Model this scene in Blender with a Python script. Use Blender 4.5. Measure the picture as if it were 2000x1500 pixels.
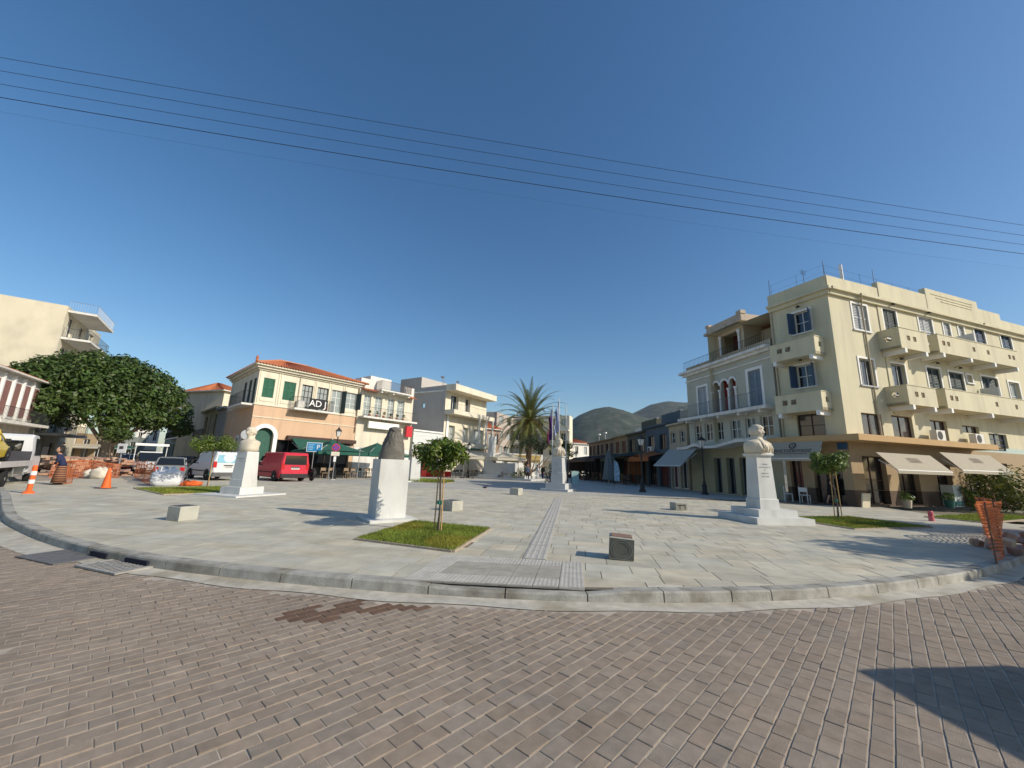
import bpy, bmesh, math, random
import numpy as np
from mathutils import Vector, Matrix
random.seed(7); rng = np.random.default_rng(7)
for o in list(bpy.data.objects): bpy.data.objects.remove(o)
S = bpy.context.scene; COL = S.collection
# ---------------------------------------------------------------- camera
FPX = 770.0; PITCH = math.atan(159/770.0); ROLL = math.radians(1.88); EYE = 1.55
_f = np.array([0, math.cos(PITCH), math.sin(PITCH)]); _u0 = np.array([0, -math.sin(PITCH), math.cos(PITCH)])
_r = math.cos(ROLL)*np.array([1., 0, 0]) + math.sin(ROLL)*_u0
_u = math.cos(ROLL)*_u0 - math.sin(ROLL)*np.array([1., 0, 0])
cam = bpy.data.cameras.new('camera'); camo = bpy.data.objects.new('camera', cam); COL.objects.link(camo)
cam.sensor_width = 36; cam.lens = FPX/2000*36; cam.clip_end = 12000; cam.clip_start = 0.05
mw = Matrix.Identity(4)
for i in range(3):
    mw[i][0] = _r[i]; mw[i][1] = _u[i]; mw[i][2] = -_f[i]
mw[2][3] = EYE
camo.matrix_world = mw; S.camera = camo
# ---------------------------------------------------------------- light
SUN_AZ = math.radians(-22.0)      # sun stands to the right, a little behind the camera
SUN_EL = math.radians(31.5)
sdir = Vector((math.cos(SUN_AZ)*math.cos(SUN_EL), math.sin(SUN_AZ)*math.cos(SUN_EL), math.sin(SUN_EL)))
w = bpy.data.worlds.new('World'); S.world = w; w.use_nodes = True
nt = w.node_tree; nt.nodes.clear()
sky = nt.nodes.new('ShaderNodeTexSky'); sky.sky_type = 'NISHITA'; sky.sun_disc = False
sky.sun_elevation = SUN_EL; sky.sun_rotation = math.radians(90) - SUN_AZ
sky.air_density = 1.1; sky.dust_density = 0.9; sky.ozone_density = 2.8; sky.altitude = 0
bg = nt.nodes.new('ShaderNodeBackground'); bg.inputs[1].default_value = 0.130
wo = nt.nodes.new('ShaderNodeOutputWorld')
hs = nt.nodes.new('ShaderNodeHueSaturation'); hs.inputs['Saturation'].default_value = 1.24; nt.links.new(sky.outputs[0], hs.inputs['Color']); nt.links.new(hs.outputs[0], bg.inputs[0]); nt.links.new(bg.outputs[0], wo.inputs[0])
sl = bpy.data.lights.new('sun', 'SUN'); sl.energy = 4.7; sl.angle = math.radians(0.53); sl.color = (1.0, 0.905, 0.76)
so = bpy.data.objects.new('sun', sl); COL.objects.link(so)
so.rotation_euler = (-sdir).to_track_quat('-Z', 'Y').to_euler(); so.location = (30, -12, 30)
S.view_settings.view_transform = 'Standard'; S.view_settings.look = 'None'
S.view_settings.exposure = 0.0; S.view_settings.gamma = 1.0; S.view_settings.use_curve_mapping = False
# ---------------------------------------------------------------- pixel helpers
def ray(x, y): return _f*FPX + _r*(x-1000) - _u*(y-750)
def gnd(x, y, z=0.0):
    d = ray(x, y); t = (z-EYE)/d[2]; return Vector((d[0]*t, d[1]*t, z))
def col(x, y, Y, z=None):
    """point on the ray through a pixel at depth Y"""
    d = ray(x, y); t = Y/d[1]; return Vector((d[0]*t, Y, EYE+d[2]*t if z is None else z))
def hgt(x, y, g):
    d = ray(x, y); return EYE + d[2]*math.hypot(g[0], g[1])/math.hypot(d[0], d[1])
# ---------------------------------------------------------------- materials
MATS = {}
def pm(name, c, rough=.75, var=.12, scale=3.0, bump=0.0, bscale=40., metal=0.0, spec=.3, stretch=None, tint=False, c2=None, c2amt=.5, c2scale=1.2, trans=0.0, c2stretch=None):
    if name in MATS: return MATS[name]
    m = bpy.data.materials.new(name); m.use_nodes = True; n = m.node_tree; b = n.nodes['Principled BSDF']
    b.inputs['Roughness'].default_value = rough; b.inputs['Metallic'].default_value = metal; b.inputs['Specular IOR Level'].default_value = spec
    tc = n.nodes.new('ShaderNodeTexCoord'); geo = n.nodes.new('ShaderNodeNewGeometry')
    src = geo.outputs['Position']
    if stretch:
        mp = n.nodes.new('ShaderNodeMapping'); mp.inputs['Scale'].default_value = stretch; n.links.new(src, mp.inputs[0]); src = mp.outputs[0]
    no = n.nodes.new('ShaderNodeTexNoise'); no.inputs['Scale'].default_value = scale; no.inputs['Detail'].default_value = 5; no.inputs['Roughness'].default_value = .62
    n.links.new(src, no.inputs['Vector'])
    mr = n.nodes.new('ShaderNodeMapRange'); mr.inputs[1].default_value = .3; mr.inputs[2].default_value = .7
    mr.inputs[3].default_value = 1-var; mr.inputs[4].default_value = 1+var; n.links.new(no.outputs[0], mr.inputs[0])
    rgb = n.nodes.new('ShaderNodeRGB'); rgb.outputs[0].default_value = (*c, 1); base = rgb.outputs[0]
    if c2:
        n2 = n.nodes.new('ShaderNodeTexNoise'); n2.inputs['Scale'].default_value = c2scale; n2.inputs['Detail'].default_value = 6; n.links.new(geo.outputs['Position'], n2.inputs['Vector'])
        if c2stretch: mp2 = n.nodes.new('ShaderNodeMapping'); mp2.inputs['Scale'].default_value = c2stretch; n.links.new(geo.outputs['Position'], mp2.inputs[0]); n.links.new(mp2.outputs[0], n2.inputs['Vector'])
        m2 = n.nodes.new('ShaderNodeMapRange'); m2.inputs[1].default_value = .48; m2.inputs[2].default_value = .66; m2.inputs[4].default_value = c2amt; n.links.new(n2.outputs[0], m2.inputs[0])
        mx2 = n.nodes.new('ShaderNodeMix'); mx2.data_type = 'RGBA'; n.links.new(m2.outputs[0], mx2.inputs[0]); n.links.new(base, mx2.inputs[6]); mx2.inputs[7].default_value = (*c2, 1); base = mx2.outputs[2]
    vm = n.nodes.new('ShaderNodeVectorMath'); vm.operation = 'SCALE'; n.links.new(base, vm.inputs[0]); n.links.new(mr.outputs[0], vm.inputs['Scale']); out = vm.outputs[0]
    if tint:
        at = n.nodes.new('ShaderNodeAttribute'); at.attribute_name = 'tint'
        v2 = n.nodes.new('ShaderNodeVectorMath'); v2.operation = 'MULTIPLY'; n.links.new(out, v2.inputs[0]); n.links.new(at.outputs['Color'], v2.inputs[1]); out = v2.outputs[0]
    n.links.new(out, b.inputs['Base Color'])
    if trans:
        tr = n.nodes.new('ShaderNodeBsdfTranslucent'); n.links.new(out, tr.inputs[0]); ms = n.nodes.new('ShaderNodeMixShader'); ms.inputs[0].default_value = trans
        n.links.new(b.outputs[0], ms.inputs[1]); n.links.new(tr.outputs[0], ms.inputs[2]); n.links.new(ms.outputs[0], n.nodes['Material Output'].inputs[0])
    if bump:
        nb = n.nodes.new('ShaderNodeTexNoise'); nb.inputs['Scale'].default_value = bscale; nb.inputs['Detail'].default_value = 4; n.links.new(src, nb.inputs['Vector'])
        bp = n.nodes.new('ShaderNodeBump'); bp.inputs['Strength'].default_value = bump; bp.inputs['Distance'].default_value = .02; n.links.new(nb.outputs[0], bp.inputs['Height']); n.links.new(bp.outputs[0], b.inputs['Normal'])
    MATS[name] = m; return m
def glass(name='glass', c=(.03, .035, .04), rough=.06):
    return pm(name, c, rough, .1, .6, spec=.8)
# ---------------------------------------------------------------- mesh builder
ORG = {}
class MB:
    def __init__(s): s.v = []; s.f = []; s.t = []
    def add(s, vs, fs, T=None, tint=None):
        k = len(s.v)
        s.v += [tuple(T(*p)) if T else tuple(p) for p in vs]
        s.f += [tuple(i+k for i in f) for f in fs]
        if tint is not None: s.t += [tint]*len(fs)
        return s
    def box(s, x0, x1, y0, y1, z0, z1, T=None, tint=None):
        return s.add([(x0,y0,z0),(x1,y0,z0),(x1,y1,z0),(x0,y1,z0),(x0,y0,z1),(x1,y0,z1),(x1,y1,z1),(x0,y1,z1)],
                     [(0,3,2,1),(4,5,6,7),(0,1,5,4),(1,2,6,5),(2,3,7,6),(3,0,4,7)], T, tint)
    def hexa(s, b, t, T=None):   # two rings of 4 points
        return s.add(list(b)+list(t), [(3,2,1,0),(4,5,6,7),(0,1,5,4),(1,2,6,5),(2,3,7,6),(3,0,4,7)], T)
    def prism(s, poly, z0, z1, T=None):
        n = len(poly)
        return s.add([(x,y,z0) for x,y in poly]+[(x,y,z1) for x,y in poly], [tuple(range(n-1,-1,-1)), tuple(range(n,2*n))]+[(i,(i+1)%n,n+(i+1)%n,n+i) for i in range(n)], T)
    def extr(s, poly, d, T=None):  # poly of 3d pts extruded by vector d
        n = len(poly); d = Vector(d); q = [tuple(Vector(p)+d) for p in poly]
        return s.add([tuple(p) for p in poly]+q, [tuple(range(n-1,-1,-1)), tuple(range(n,2*n))]+[(i,(i+1)%n,n+(i+1)%n,n+i) for i in range(n)], T)
    def tube(s, pts, r, n=6, T=None, cap=True):
        pts = [Vector(p) for p in pts]; rs = r if hasattr(r,'__len__') else [r]*len(pts); vs = []; fs = []
        for i,p in enumerate(pts):
            a = pts[max(i-1,0)]; b = pts[min(i+1,len(pts)-1)]; t = (b-a)
            t = t.normalized() if t.length>1e-9 else Vector((0,0,1))
            x = t.cross(Vector((0,0,1)) if abs(t.z)<.9 else Vector((1,0,0))).normalized(); y = t.cross(x)
            for k in range(n):
                g = 2*math.pi*k/n; vs.append(tuple(p+x*math.cos(g)*rs[i]+y*math.sin(g)*rs[i]))
        for i in range(len(pts)-1):
            for k in range(n): fs.append((i*n+k, i*n+(k+1)%n, (i+1)*n+(k+1)%n, (i+1)*n+k))
        if cap: fs += [tuple(range(n-1,-1,-1)), tuple(range((len(pts)-1)*n, len(pts)*n))]
        return s.add(vs, fs, T)
    def lathe(s, prof, n=16, T=None, sx=1, sy=1):   # prof: (r,z)
        vs = [(r*math.cos(2*math.pi*k/n)*sx, r*math.sin(2*math.pi*k/n)*sy, z) for r,z in prof for k in range(n)]; m = len(prof)
        fs = [(i*n+k, i*n+(k+1)%n, (i+1)*n+(k+1)%n, (i+1)*n+k) for i in range(m-1) for k in range(n)]
        fs += [tuple(range(n-1,-1,-1)), tuple(range((m-1)*n, m*n))]
        return s.add(vs, fs, T)
    def loft(s, rings, T=None, cap=True):
        n = len(rings[0]); vs = [p for r in rings for p in r]
        fs = [(i*n+k, i*n+(k+1)%n, (i+1)*n+(k+1)%n, (i+1)*n+k) for i in range(len(rings)-1) for k in range(n)]
        if cap: fs += [tuple(range(n-1,-1,-1)), tuple(range((len(rings)-1)*n, len(rings)*n))]
        return s.add(vs, fs, T)
    def build(s, name, mat, parent=None, smooth=False, fix=True):
        me = bpy.data.meshes.new(name); o = ORG.get(parent.name, Vector((0,0,0))) if parent else Vector((0,0,0))
        me.from_pydata([(p[0]-o[0], p[1]-o[1], p[2]-o[2]) for p in s.v], [], s.f); me.update()
        if s.t and len(s.t) == len(s.f):
            at = me.attributes.new('tint', 'FLOAT_COLOR', 'FACE'); at.data.foreach_set('color', np.array(s.t, np.float32).ravel())
        if fix:
            bm = bmesh.new(); bm.from_mesh(me); bmesh.ops.recalc_face_normals(bm, faces=bm.faces); bm.to_mesh(me); bm.free()
        if smooth: me.shade_smooth()
        me.materials.append(mat); ob = bpy.data.objects.new(name, me); COL.objects.link(ob)
        if parent: ob.parent = parent; ORG[ob.name] = o
        return ob
def flatmesh(name, V, F4, mat, parent=None, tint=None, smooth=False):
    """fast numpy mesh of quads or tris"""
    V = np.asarray(V, np.float32); F = np.asarray(F4, np.int32); o = ORG.get(parent.name, Vector((0,0,0))) if parent else Vector((0,0,0))
    V = V-np.array(o, np.float32); k = F.shape[1]; me = bpy.data.meshes.new(name)
    me.vertices.add(len(V)); me.vertices.foreach_set('co', V.ravel()); me.loops.add(F.size); me.loops.foreach_set('vertex_index', F.ravel())
    me.polygons.add(len(F)); me.polygons.foreach_set('loop_start', np.arange(0, F.size, k, dtype=np.int32))
    if tint is not None:
        at = me.attributes.new('tint', 'FLOAT_COLOR', 'FACE'); at.data.foreach_set('color', np.asarray(tint, np.float32).ravel())
    me.update(calc_edges=True); me.validate(); me.materials.append(mat)
    me.shade_smooth() if smooth else me.shade_flat()
    ob = bpy.data.objects.new(name, me); COL.objects.link(ob)
    if parent: ob.parent = parent; ORG[ob.name] = o
    return ob
def tag(o, label=None, cat=None, group=None, kind=None):
    if label: o['label'] = label
    if cat: o['category'] = cat
    if group: o['group'] = group
    if kind: o['kind'] = kind
    return o
def thing(name, loc, label, cat, group=None, rz=0.0):
    o = bpy.data.objects.new(name, None); COL.objects.link(o); o.empty_display_size = .2; o.location = loc
    o.rotation_euler = (0,0,rz); ORG[o.name] = Vector(loc) if rz == 0 else Vector((0,0,0))
    return tag(o, label, cat, group)
def proto(name, label, cat, group=None):
    o = thing(name, (0,0,0), label, cat, group); return o
def dup(root, loc, rz=0.0, label=None, sc=1.0, group=None):
    def cp(o, par):
        c = o.copy(); COL.objects.link(c); c.parent = par
        for ch in o.children: cp(ch, c)
        return c
    r = cp(root, None); return put(r, loc, rz, label, sc, group)
def put(r, loc, rz=0.0, label=None, sc=1.0, group=None):
    r.location = loc; r.rotation_euler = (0,0,rz); r.scale = (sc,)*3 if not hasattr(sc,'__len__') else sc
    if label: r['label'] = label
    if group: r['group'] = group
    return r
def text(name, body, size, M, mat, parent, ext=.004, align='CENTER'):
    cu = bpy.data.curves.new(name, 'FONT'); cu.body = body; cu.size = size; cu.extrude = ext; cu.align_x = align; cu.align_y = 'CENTER'
    cu.resolution_u = 3; tmp = bpy.data.objects.new(name, cu); COL.objects.link(tmp); dg = bpy.context.evaluated_depsgraph_get(); me = bpy.data.meshes.new_from_object(tmp.evaluated_get(dg)); bpy.data.objects.remove(tmp)
    me.materials.clear(); me.materials.append(mat); o = bpy.data.objects.new(name, me); COL.objects.link(o); o.parent = parent
    org = ORG.get(parent.name, Vector((0,0,0))); M = M.copy(); M.translation = M.translation - org; o.matrix_local = M
    return o
# ---------------------------------------------------------------- facade helper
class Fac:
    """vertical wall plane from plan point A (left, seen from outside) to B (right)"""
    def __init__(s, A, B, z0=0.0):
        s.A = Vector((A[0], A[1], 0)); s.B = Vector((B[0], B[1], 0)); s.d = (s.B-s.A); s.L = s.d.length; s.d.normalize(); s.n = Vector((s.d.y, -s.d.x, 0)); s.z0 = z0
    def __call__(s, u, w, z): return s.A + s.d*u + s.n*w + Vector((0,0,z))
    def px(s, x, y, w=0.0):
        d = Vector(ray(x, y)); e = Vector((0,0,EYE)); q = s.A+s.n*w; t = (q-e).dot(s.n)/d.dot(s.n); p = e+d*t
        return (p-s.A).dot(s.d), p.z
    def rect(s, xl, xr, yt, yb, w=0.0):
        """pixel box: left/right measured at mid height, top/bottom at mid width"""
        ym = (yt+yb)/2; xm = (xl+xr)/2
        u0 = s.px(xl, ym, w)[0]; u1 = s.px(xr, ym, w)[0]; return (min(u0,u1), max(u0,u1), s.px(xm, yb, w)[1], s.px(xm, yt, w)[1])
    def mat(s, u, w, z, tilt=0.0):
        x = s.d; zz = s.n*math.cos(tilt)+Vector((0,0,1))*math.sin(tilt); y = zz.cross(x); m = Matrix.Identity(4)
        for i in range(3): m[i][0]=x[i]; m[i][1]=y[i]; m[i][2]=zz[i]
        m.translation = s(u,w,z); return m
def wall_with_holes(mb, T, u0, u1, z0, z1, holes, rec=.22, w=0.0, back=None):
    """wall sheet in plane w with rectangular openings and reveals"""
    hs = [(max(a,u0+.001), min(b,u1-.001), max(c,z0+.001), min(d,z1-.001)) for a,b,c,d in holes]; hs = [h for h in hs if h[1]>h[0]+.02 and h[3]>h[2]+.02]
    us = sorted(set([u0,u1]+[h[0] for h in hs]+[h[1] for h in hs])); zs = sorted(set([z0,z1]+[h[2] for h in hs]+[h[3] for h in hs]))
    for i in range(len(us)-1):
        for j in range(len(zs)-1):
            uc = (us[i]+us[i+1])/2; zc = (zs[j]+zs[j+1])/2
            if any(h[0]<uc<h[1] and h[2]<zc<h[3] for h in hs): continue
            mb.add([(us[i],w,zs[j]),(us[i+1],w,zs[j]),(us[i+1],w,zs[j+1]),(us[i],w,zs[j+1])], [(0,1,2,3)], T)
    for a,b,c,d in hs:
        q = w-rec
        mb.add([(a,w,c),(b,w,c),(b,w,d),(a,w,d),(a,q,c),(b,q,c),(b,q,d),(a,q,d)], [(0,1,5,4),(1,2,6,5),(2,3,7,6),(3,0,4,7)], T)
    return mb
def shell(mb, F, depth, z0, z1, u0=0.0, u1=None, top=True, sides=True):
    """the rest of a block behind a facade sheet"""
    u1 = F.L if u1 is None else u1
    q = [(u0,0),(u1,0),(u1,-depth),(u0,-depth)]
    vs = [(u,w,z0) for u,w in q]+[(u,w,z1) for u,w in q]; fs = [(2,3,7,6)]
    if sides: fs += [(1,2,6,5),(3,0,4,7)]
    if top: fs += [(4,5,6,7)]
    mb.add(vs, fs, F)
def window(F, root, r, style='glass', rec=.2, frame=None, pane=None, trim=None, tw=.12, w=0.0, cols=2, rows=2, shut=None, sill=True, curtain=None):
    """a window part with its pane, shutters and trim as sub-parts"""
    u0,u1,z0,z1 = r; fm = frame or pm('frame_white', (.72,.72,.7), .5, .05); pn = pane or glass(); a = .05; m = MB()
    q = w-rec
    for (x0,x1,y0,y1) in ((u0,u0+a,z0,z1),(u1-a,u1,z0,z1),(u0+a,u1-a,z0,z0+a),(u0+a,u1-a,z1-a,z1)): m.box(x0,x1,q,q+.06,y0,y1,F)
    for i in range(1, cols): c = u0+(u1-u0)*i/cols; m.box(c-.025,c+.025,q+.002,q+.055,z0+a,z1-a,F)
    for i in range(1, rows): c = z0+(z1-z0)*i/rows; m.box(u0+a,u1-a,q+.004,q+.05,c-.018,c+.018,F)
    if trim and sill: m.box(u0-tw-.03,u1+tw+.03,w+.002,w+.1,z0-.08,z0-.002,F)
    win = m.build('window', fm, root)
    p = MB().add([(u0,q+.02,z0),(u1,q+.02,z0),(u1,q+.02,z1),(u0,q+.02,z1)], [(0,1,2,3)], F); p.build('pane', pn, win)
    if curtain:
        c = MB(); n = 14
        pts = [(u0+(u1-u0)*i/n, q-.05+(.03 if i%2 else 0)) for i in range(n+1)]
    if trim:
        t = MB()
        for (x0,x1,y0,y1) in ((u0-tw,u0-.002,z0,z1+tw),(u1+.002,u1+tw,z0,z1+tw),(u0-.002,u1+.002,z1+.002,z1+tw)): t.box(x0,x1,w+.001,w+.04,y0,y1,F)
        t.build('trim', trim, win)
    if shut:
        sm, mode = shut
        if mode == 'closed':
            c = (u0+u1)/2
            for x0,x1 in ((u0+.02,c-.01),(c+.01,u1-.02)): shutter(F,x0,x1,w-.1,w-.05,z0+.02,z1-.02).build('shutter', sm, win)
        elif mode == 'flat':   # folded open against the wall
            hw = (u1-u0)/2
            for x0,x1 in ((u0-hw+.02,u0-.02),(u1+.02,u1+hw-.02)): shutter(F,x0,x1,w+.03,w+.08,z0,z1).build('shutter', sm, win)
        elif mode in ('ajar','left','right'):
            hw = (u1-u0)/2*.95
            for s_,x in ((-1,u0+.02),(1,u1-.02)):
                if mode == 'left' and s_ == 1 or mode == 'right' and s_ == -1: continue
                ca,sa = math.cos(1.25),math.sin(1.25)
                T2 = lambda a_,b_,z_,x=x,s_=s_: F(x+s_*a_*ca+s_*b_, w+a_*sa, z_)
                mm = MB().box(0,hw,0,.04,z0,z1,T2); mm.build('shutter', sm, win)
    return win
def shutter(F,x0,x1,w0,w1,z0,z1):
    m = MB(); a = min(.07,(x1-x0)*.18)
    for (p,q,r,t) in ((x0,x0+a,z0,z1),(x1-a,x1,z0,z1),(x0+a,x1-a,z0,z0+a),(x0+a,x1-a,z1-a,z1),(x0+a,x1-a,(z0+z1)/2-a/2,(z0+z1)/2+a/2)): m.box(p,q,w0,w1,r,t,F)
    n = max(4,int((z1-z0)/.11))
    for i in range(n):
        c = z0+a+(z1-z0-2*a)*(i+.5)/n; h = (z1-z0-2*a)/n*.5
        m.hexa([(x0+a,w0+.005,c-h*.2),(x1-a,w0+.005,c-h*.2),(x1-a,w0+.012,c-h*.2),(x0+a,w0+.012,c-h*.2)][::1], [(x0+a,w0+.005,c+h),(x1-a,w0+.005,c+h),(x1-a,w1-.006,c-h*.6),(x0+a,w1-.006,c-h*.6)], F)
    m.box(x0+a,x1-a,w0+.001,w0+.004,z0+a,z1-a,F)
    return m
def railing(F, u0, u1, w, z0, z1, step=.11, r=.009, sides=None, ret=0.0):
    m = MB(); pts = [(u0,w),(u1,w)]
    if ret: pts = [(u0,w-ret),(u0,w),(u1,w),(u1,w-ret)]
    for (a,b),(c,d) in zip(pts,pts[1:]):
        for z in (z0+.06, z1): m.tube([F(a,b,z),F(c,d,z)], .016 if z==z1 else .012, 4)
        L = math.hypot(c-a,d-b); n = max(1,int(L/step))
        for i in range(n+1): t = i/n; m.tube([F(a+(c-a)*t,b+(d-b)*t,z0),F(a+(c-a)*t,b+(d-b)*t,z1)], r, 4, cap=False)
    return m
def inst(name, me, mat, parent, loc, rot=(0,0,0), sc=(1,1,1)):
    o = bpy.data.objects.new(name, me); COL.objects.link(o); o.parent = parent; o.location = loc; o.rotation_euler = rot; o.scale = sc; return o
# ================================================================ GROUND
KP = np.array([(-24,19.0),(-17.5,14.2),(-13.43,10.99),(-11.47,9.51),(-8.73,7.86),(-7.04,7.0),(-5.3,6.33),(-4.34,6.09),(-3.12,5.83),(-1.63,5.6),(-.68,5.5),(.04,5.46),(1.02,5.43),(1.71,5.47),(2.77,5.59),(4.31,5.87),(5.91,6.38),(8.05,7.26),(10.27,8.43),(13,10.2),(18,14.0)])
def _smooth():
    xs = np.linspace(-24,18,421); ys = np.interp(xs, KP[:,0], KP[:,1])
    for _ in range(60): ys[1:-1] = (ys[:-2]+2*ys[1:-1]+ys[2:])/4
    return xs, ys
KX, KY = _smooth()
def kerb_y(x): return float(np.interp(x, KX, KY))
def kerb_line(off):
    """kerb front edge shifted by off (negative = towards the road)"""
    dx = np.gradient(KX); dy = np.gradient(KY); l = np.hypot(dx,dy); return np.stack([KX-dy/l*off, KY+dx/l*off],1)
ROADZ = -.125
road_mat = pm('joint_sand', (.40,.35,.285), .95, .18, 2.5, .3, 90)
g = MB().add([(-4000,-600,-.24),(4000,-600,-.24),(4000,6000,-.24),(-4000,6000,-.24)], [(0,1,2,3)]).build('ground', pm('earth', (.22,.2,.15), .95, .25, .05)); tag(g, kind='structure')
kl = kerb_line(.1)
m = MB(); n = len(kl)
m.add([(x,y,ROADZ-.0055) for x,y in kl]+[(x*1.0,-25,ROADZ-.0055) for x,y in kl], [(i+n,i+1+n,i+1,i) for i in range(n-1)])
m.add([(-60,-25,ROADZ-.0055),(kl[0][0],-25,ROADZ-.0055),(kl[0][0],kl[0][1],ROADZ-.0055),(-60,46,ROADZ-.0055)],[(0,1,2,3)])
m.add([(kl[-1][0],-25,ROADZ-.0055),(60,-25,ROADZ-.0055),(60,46,ROADZ-.0055),(kl[-1][0],kl[-1][1],ROADZ-.0055)],[(0,1,2,3)])
road = m.build('road', road_mat); tag(road, 'brown brick-paved road curving in front of the square', 'road', kind='structure')
# --- pavers
paver_mat = pm('paver', (.305,.248,.193), .9, .16, 9, .6, 160, tint=True, c2=(.235,.195,.155), c2amt=.75, c2scale=.45)
AR = math.radians(46.5); e1 = np.array([math.cos(AR), math.sin(AR)]); e2 = np.array([-math.sin(AR), math.cos(AR)])
PL, PW = .208, .120
gut = kerb_line(-.30)
def gut_y(x): return float(np.interp(x, gut[:,0], gut[:,1]))
stain_blobs = [(*tuple(gnd(x,y,ROADZ))[:2],a,b) for x,y,a,b in ((583,1201,.26,.15),(612,1208,.24,.12),(655,1190,.40,.15),(725,1184,.46,.15),(770,1179,.32,.10),(838,1189,.30,.14),(872,1186,.18,.08),(880,1176,.24,.05),(705,1170,.14,.05))]
def stained(c):
    for (sx,sy,a,b) in stain_blobs:
        if ((c[0]-sx)/a)**2+((c[1]-sy)/b)**2 < 1: return True
    return False
cells = []
for j in range(-190,190):
    off = (.5 if j%2 else 0)+.07*math.sin(j*1.7)
    for i in range(-110,110):
        c = e1*((i+off)*PL)+e2*(j*PW)
        if c[1] < -.6 or c[0] < -17 or c[0] > 15 or c[1] > 13: continue
        if c[1] > gut_y(c[0])-.035: continue
        if c[1] < 1.2 and abs(c[0]) > 5: continue
        if abs(c[0]) > 1.55*max(c[1],0)+3.5: continue
        cells.append(c)
cells = np.array(cells); dist = np.hypot(cells[:,0]-.3, (cells[:,1]-2.1))
vis = (cells[:,1] > 1.55) & (np.abs(cells[:,0]) < 1.28*cells[:,1]+.1)
order = np.argsort(np.where(vis, np.hypot(cells[:,0],cells[:,1]), 1e3)); near = set(order[:300].tolist())
def paver_mesh(cx, cy, tz, tilt):
    L = PL/2-.0035; W = PW/2-.0048; c = .0035; P = []
    for (l,w_,z) in ((L,W,-.03),(L,W,-.003),(L-c,W-c,0)):
        for sx,sy in ((-1,-1),(1,-1),(1,1),(-1,1)):
            P.append((sx*l, sy*w_, z))
    return P
PF = [(8,9,10,11)]+[(k,(k+1)%4,4+(k+1)%4,4+k) for k in range(4)]+[(4+k,4+(k+1)%4,8+(k+1)%4,8+k) for k in range(4)]
def paver_tint(c):
    if stained(c) and random.random() < .86: k = random.uniform(.85,1.15); return (.50*k, .38*k, .32*k, 1)
    k = random.uniform(.92,1.09); h = random.uniform(-.02,.03); return (k*(1+h), k, k*(1-h), 1)
base_pts = np.array(paver_mesh(0,0,0,0)); ca,sa = math.cos(AR),math.sin(AR)
protos_p = []
for q in range(12):
    mb_ = MB(); k = .92+.17*(q%6)/5; h = .03 if q > 5 else -.02
    mb_.add(base_pts.tolist(), PF, None, (k*(1+h),k,k*(1-h),1)); ob_ = mb_.build('paver_base', paver_mat, None, fix=False); protos_p.append(ob_.data); bpy.data.objects.remove(ob_)
VV = []; FF = []; TT = []; k0 = 0
for idx, c in enumerate(cells):
    rz = random.gauss(0,.012); dz = random.gauss(0,.0016); tx = random.gauss(0,.004); ty = random.gauss(0,.003)
    if idx in near and not stained(c):
        inst('paver', protos_p[random.randrange(12)], None, road, (c[0],c[1],ROADZ+dz), (tx,ty,AR+rz))
    else:
        x = base_pts[:,0]; y = base_pts[:,1]; cr,sr = math.cos(AR+rz),math.sin(AR+rz)
        VV.append(np.stack([c[0]+x*cr-y*sr, c[1]+x*sr+y*cr, ROADZ+dz+base_pts[:,2]+y*tx-x*ty],1)); FF.append(np.array(PF)+k0); k0 += 12; TT += [paver_tint(c)]*9
tag(flatmesh('pavers', np.concatenate(VV), np.concatenate(FF), paver_mat, road, TT), kind='stuff')
# --- kerb stones
kerb_mat = pm('kerb_stone', (.36,.35,.31), .9, .25, 5, .6, 60, c2=(.17,.15,.11), c2amt=.75, c2scale=1.7)
kerb = MB().add([(KX[0],KY[0]+.1,-.2),(KX[0]+.2,KY[0]+.1,-.2),(KX[0]+.2,KY[0]+.3,-.2)],[(0,1,2)]).build('kerb', kerb_mat); tag(kerb, kind='structure')
LF = kerb_line(0); LB = kerb_line(.2); cum = np.concatenate([[0],np.cumsum(np.hypot(np.diff(KX),np.diff(KY)))])
def kpt(L, t): return np.array([np.interp(t,cum,L[:,0]), np.interp(t,cum,L[:,1])])
def ktop(x):
    d = .045; return .018 - d*max(0,min(1,(x+1.3)/.5))*max(0,min(1,(1.6-x)/.5))
t = cum[0]+.5; inlet = []
while t < cum[-1]-1.2:
    ln = random.choice((.95,1.0,1.05,.6)); a = t+.008; b = t+ln-.008; xm = kpt(LF,(a+b)/2)[0]
    m = MB(); N = 4; ring = []
    for i in range(N+1):
        s_ = a+(b-a)*i/N; f = kpt(LF,s_); bk = kpt(LB,s_); dv = (f-bk)/np.linalg.norm(f-bk); zt = ktop(f[0])+random.gauss(0,.0012)
        f0 = f+dv*.012; fi = f-dv*.015
        ring.append([(f0[0],f0[1],-.15),(f[0],f[1],zt-.022),(fi[0],fi[1],zt),(bk[0],bk[1],zt-.002),(bk[0],bk[1],-.15)])
    m.loft(ring); m.build('kerb_stone', kerb_mat, kerb)
    t += ln
gutter_mat = pm('gutter_concrete', (.47,.44,.37), .93, .2, 6, .4, 70, c2=(.27,.23,.15), c2amt=.7, c2scale=1.1)
a_ = kerb_line(.02); b_ = kerb_line(-.30+.0); n = len(a_)
wid = np.array([-.30-.035*math.sin(x*3.1)-(.22 if x < -6.5 else 0)*min(1,(-6.5-x)/2 if x < -6.5 else 0) for x in KX]); dx = np.gradient(KX); dy = np.gradient(KY); l_ = np.hypot(dx,dy)
b_ = np.stack([KX-dy/l_*wid, KY+dx/l_*wid],1)
gutter = MB().add([(x,y,ROADZ+.012) for x,y in a_]+[(x,y,ROADZ+.004) for x,y in b_], [(i+n,i+1+n,i+1,i) for i in range(n-1)]).build('gutter_strip', gutter_mat); tag(gutter, kind='structure')
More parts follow.
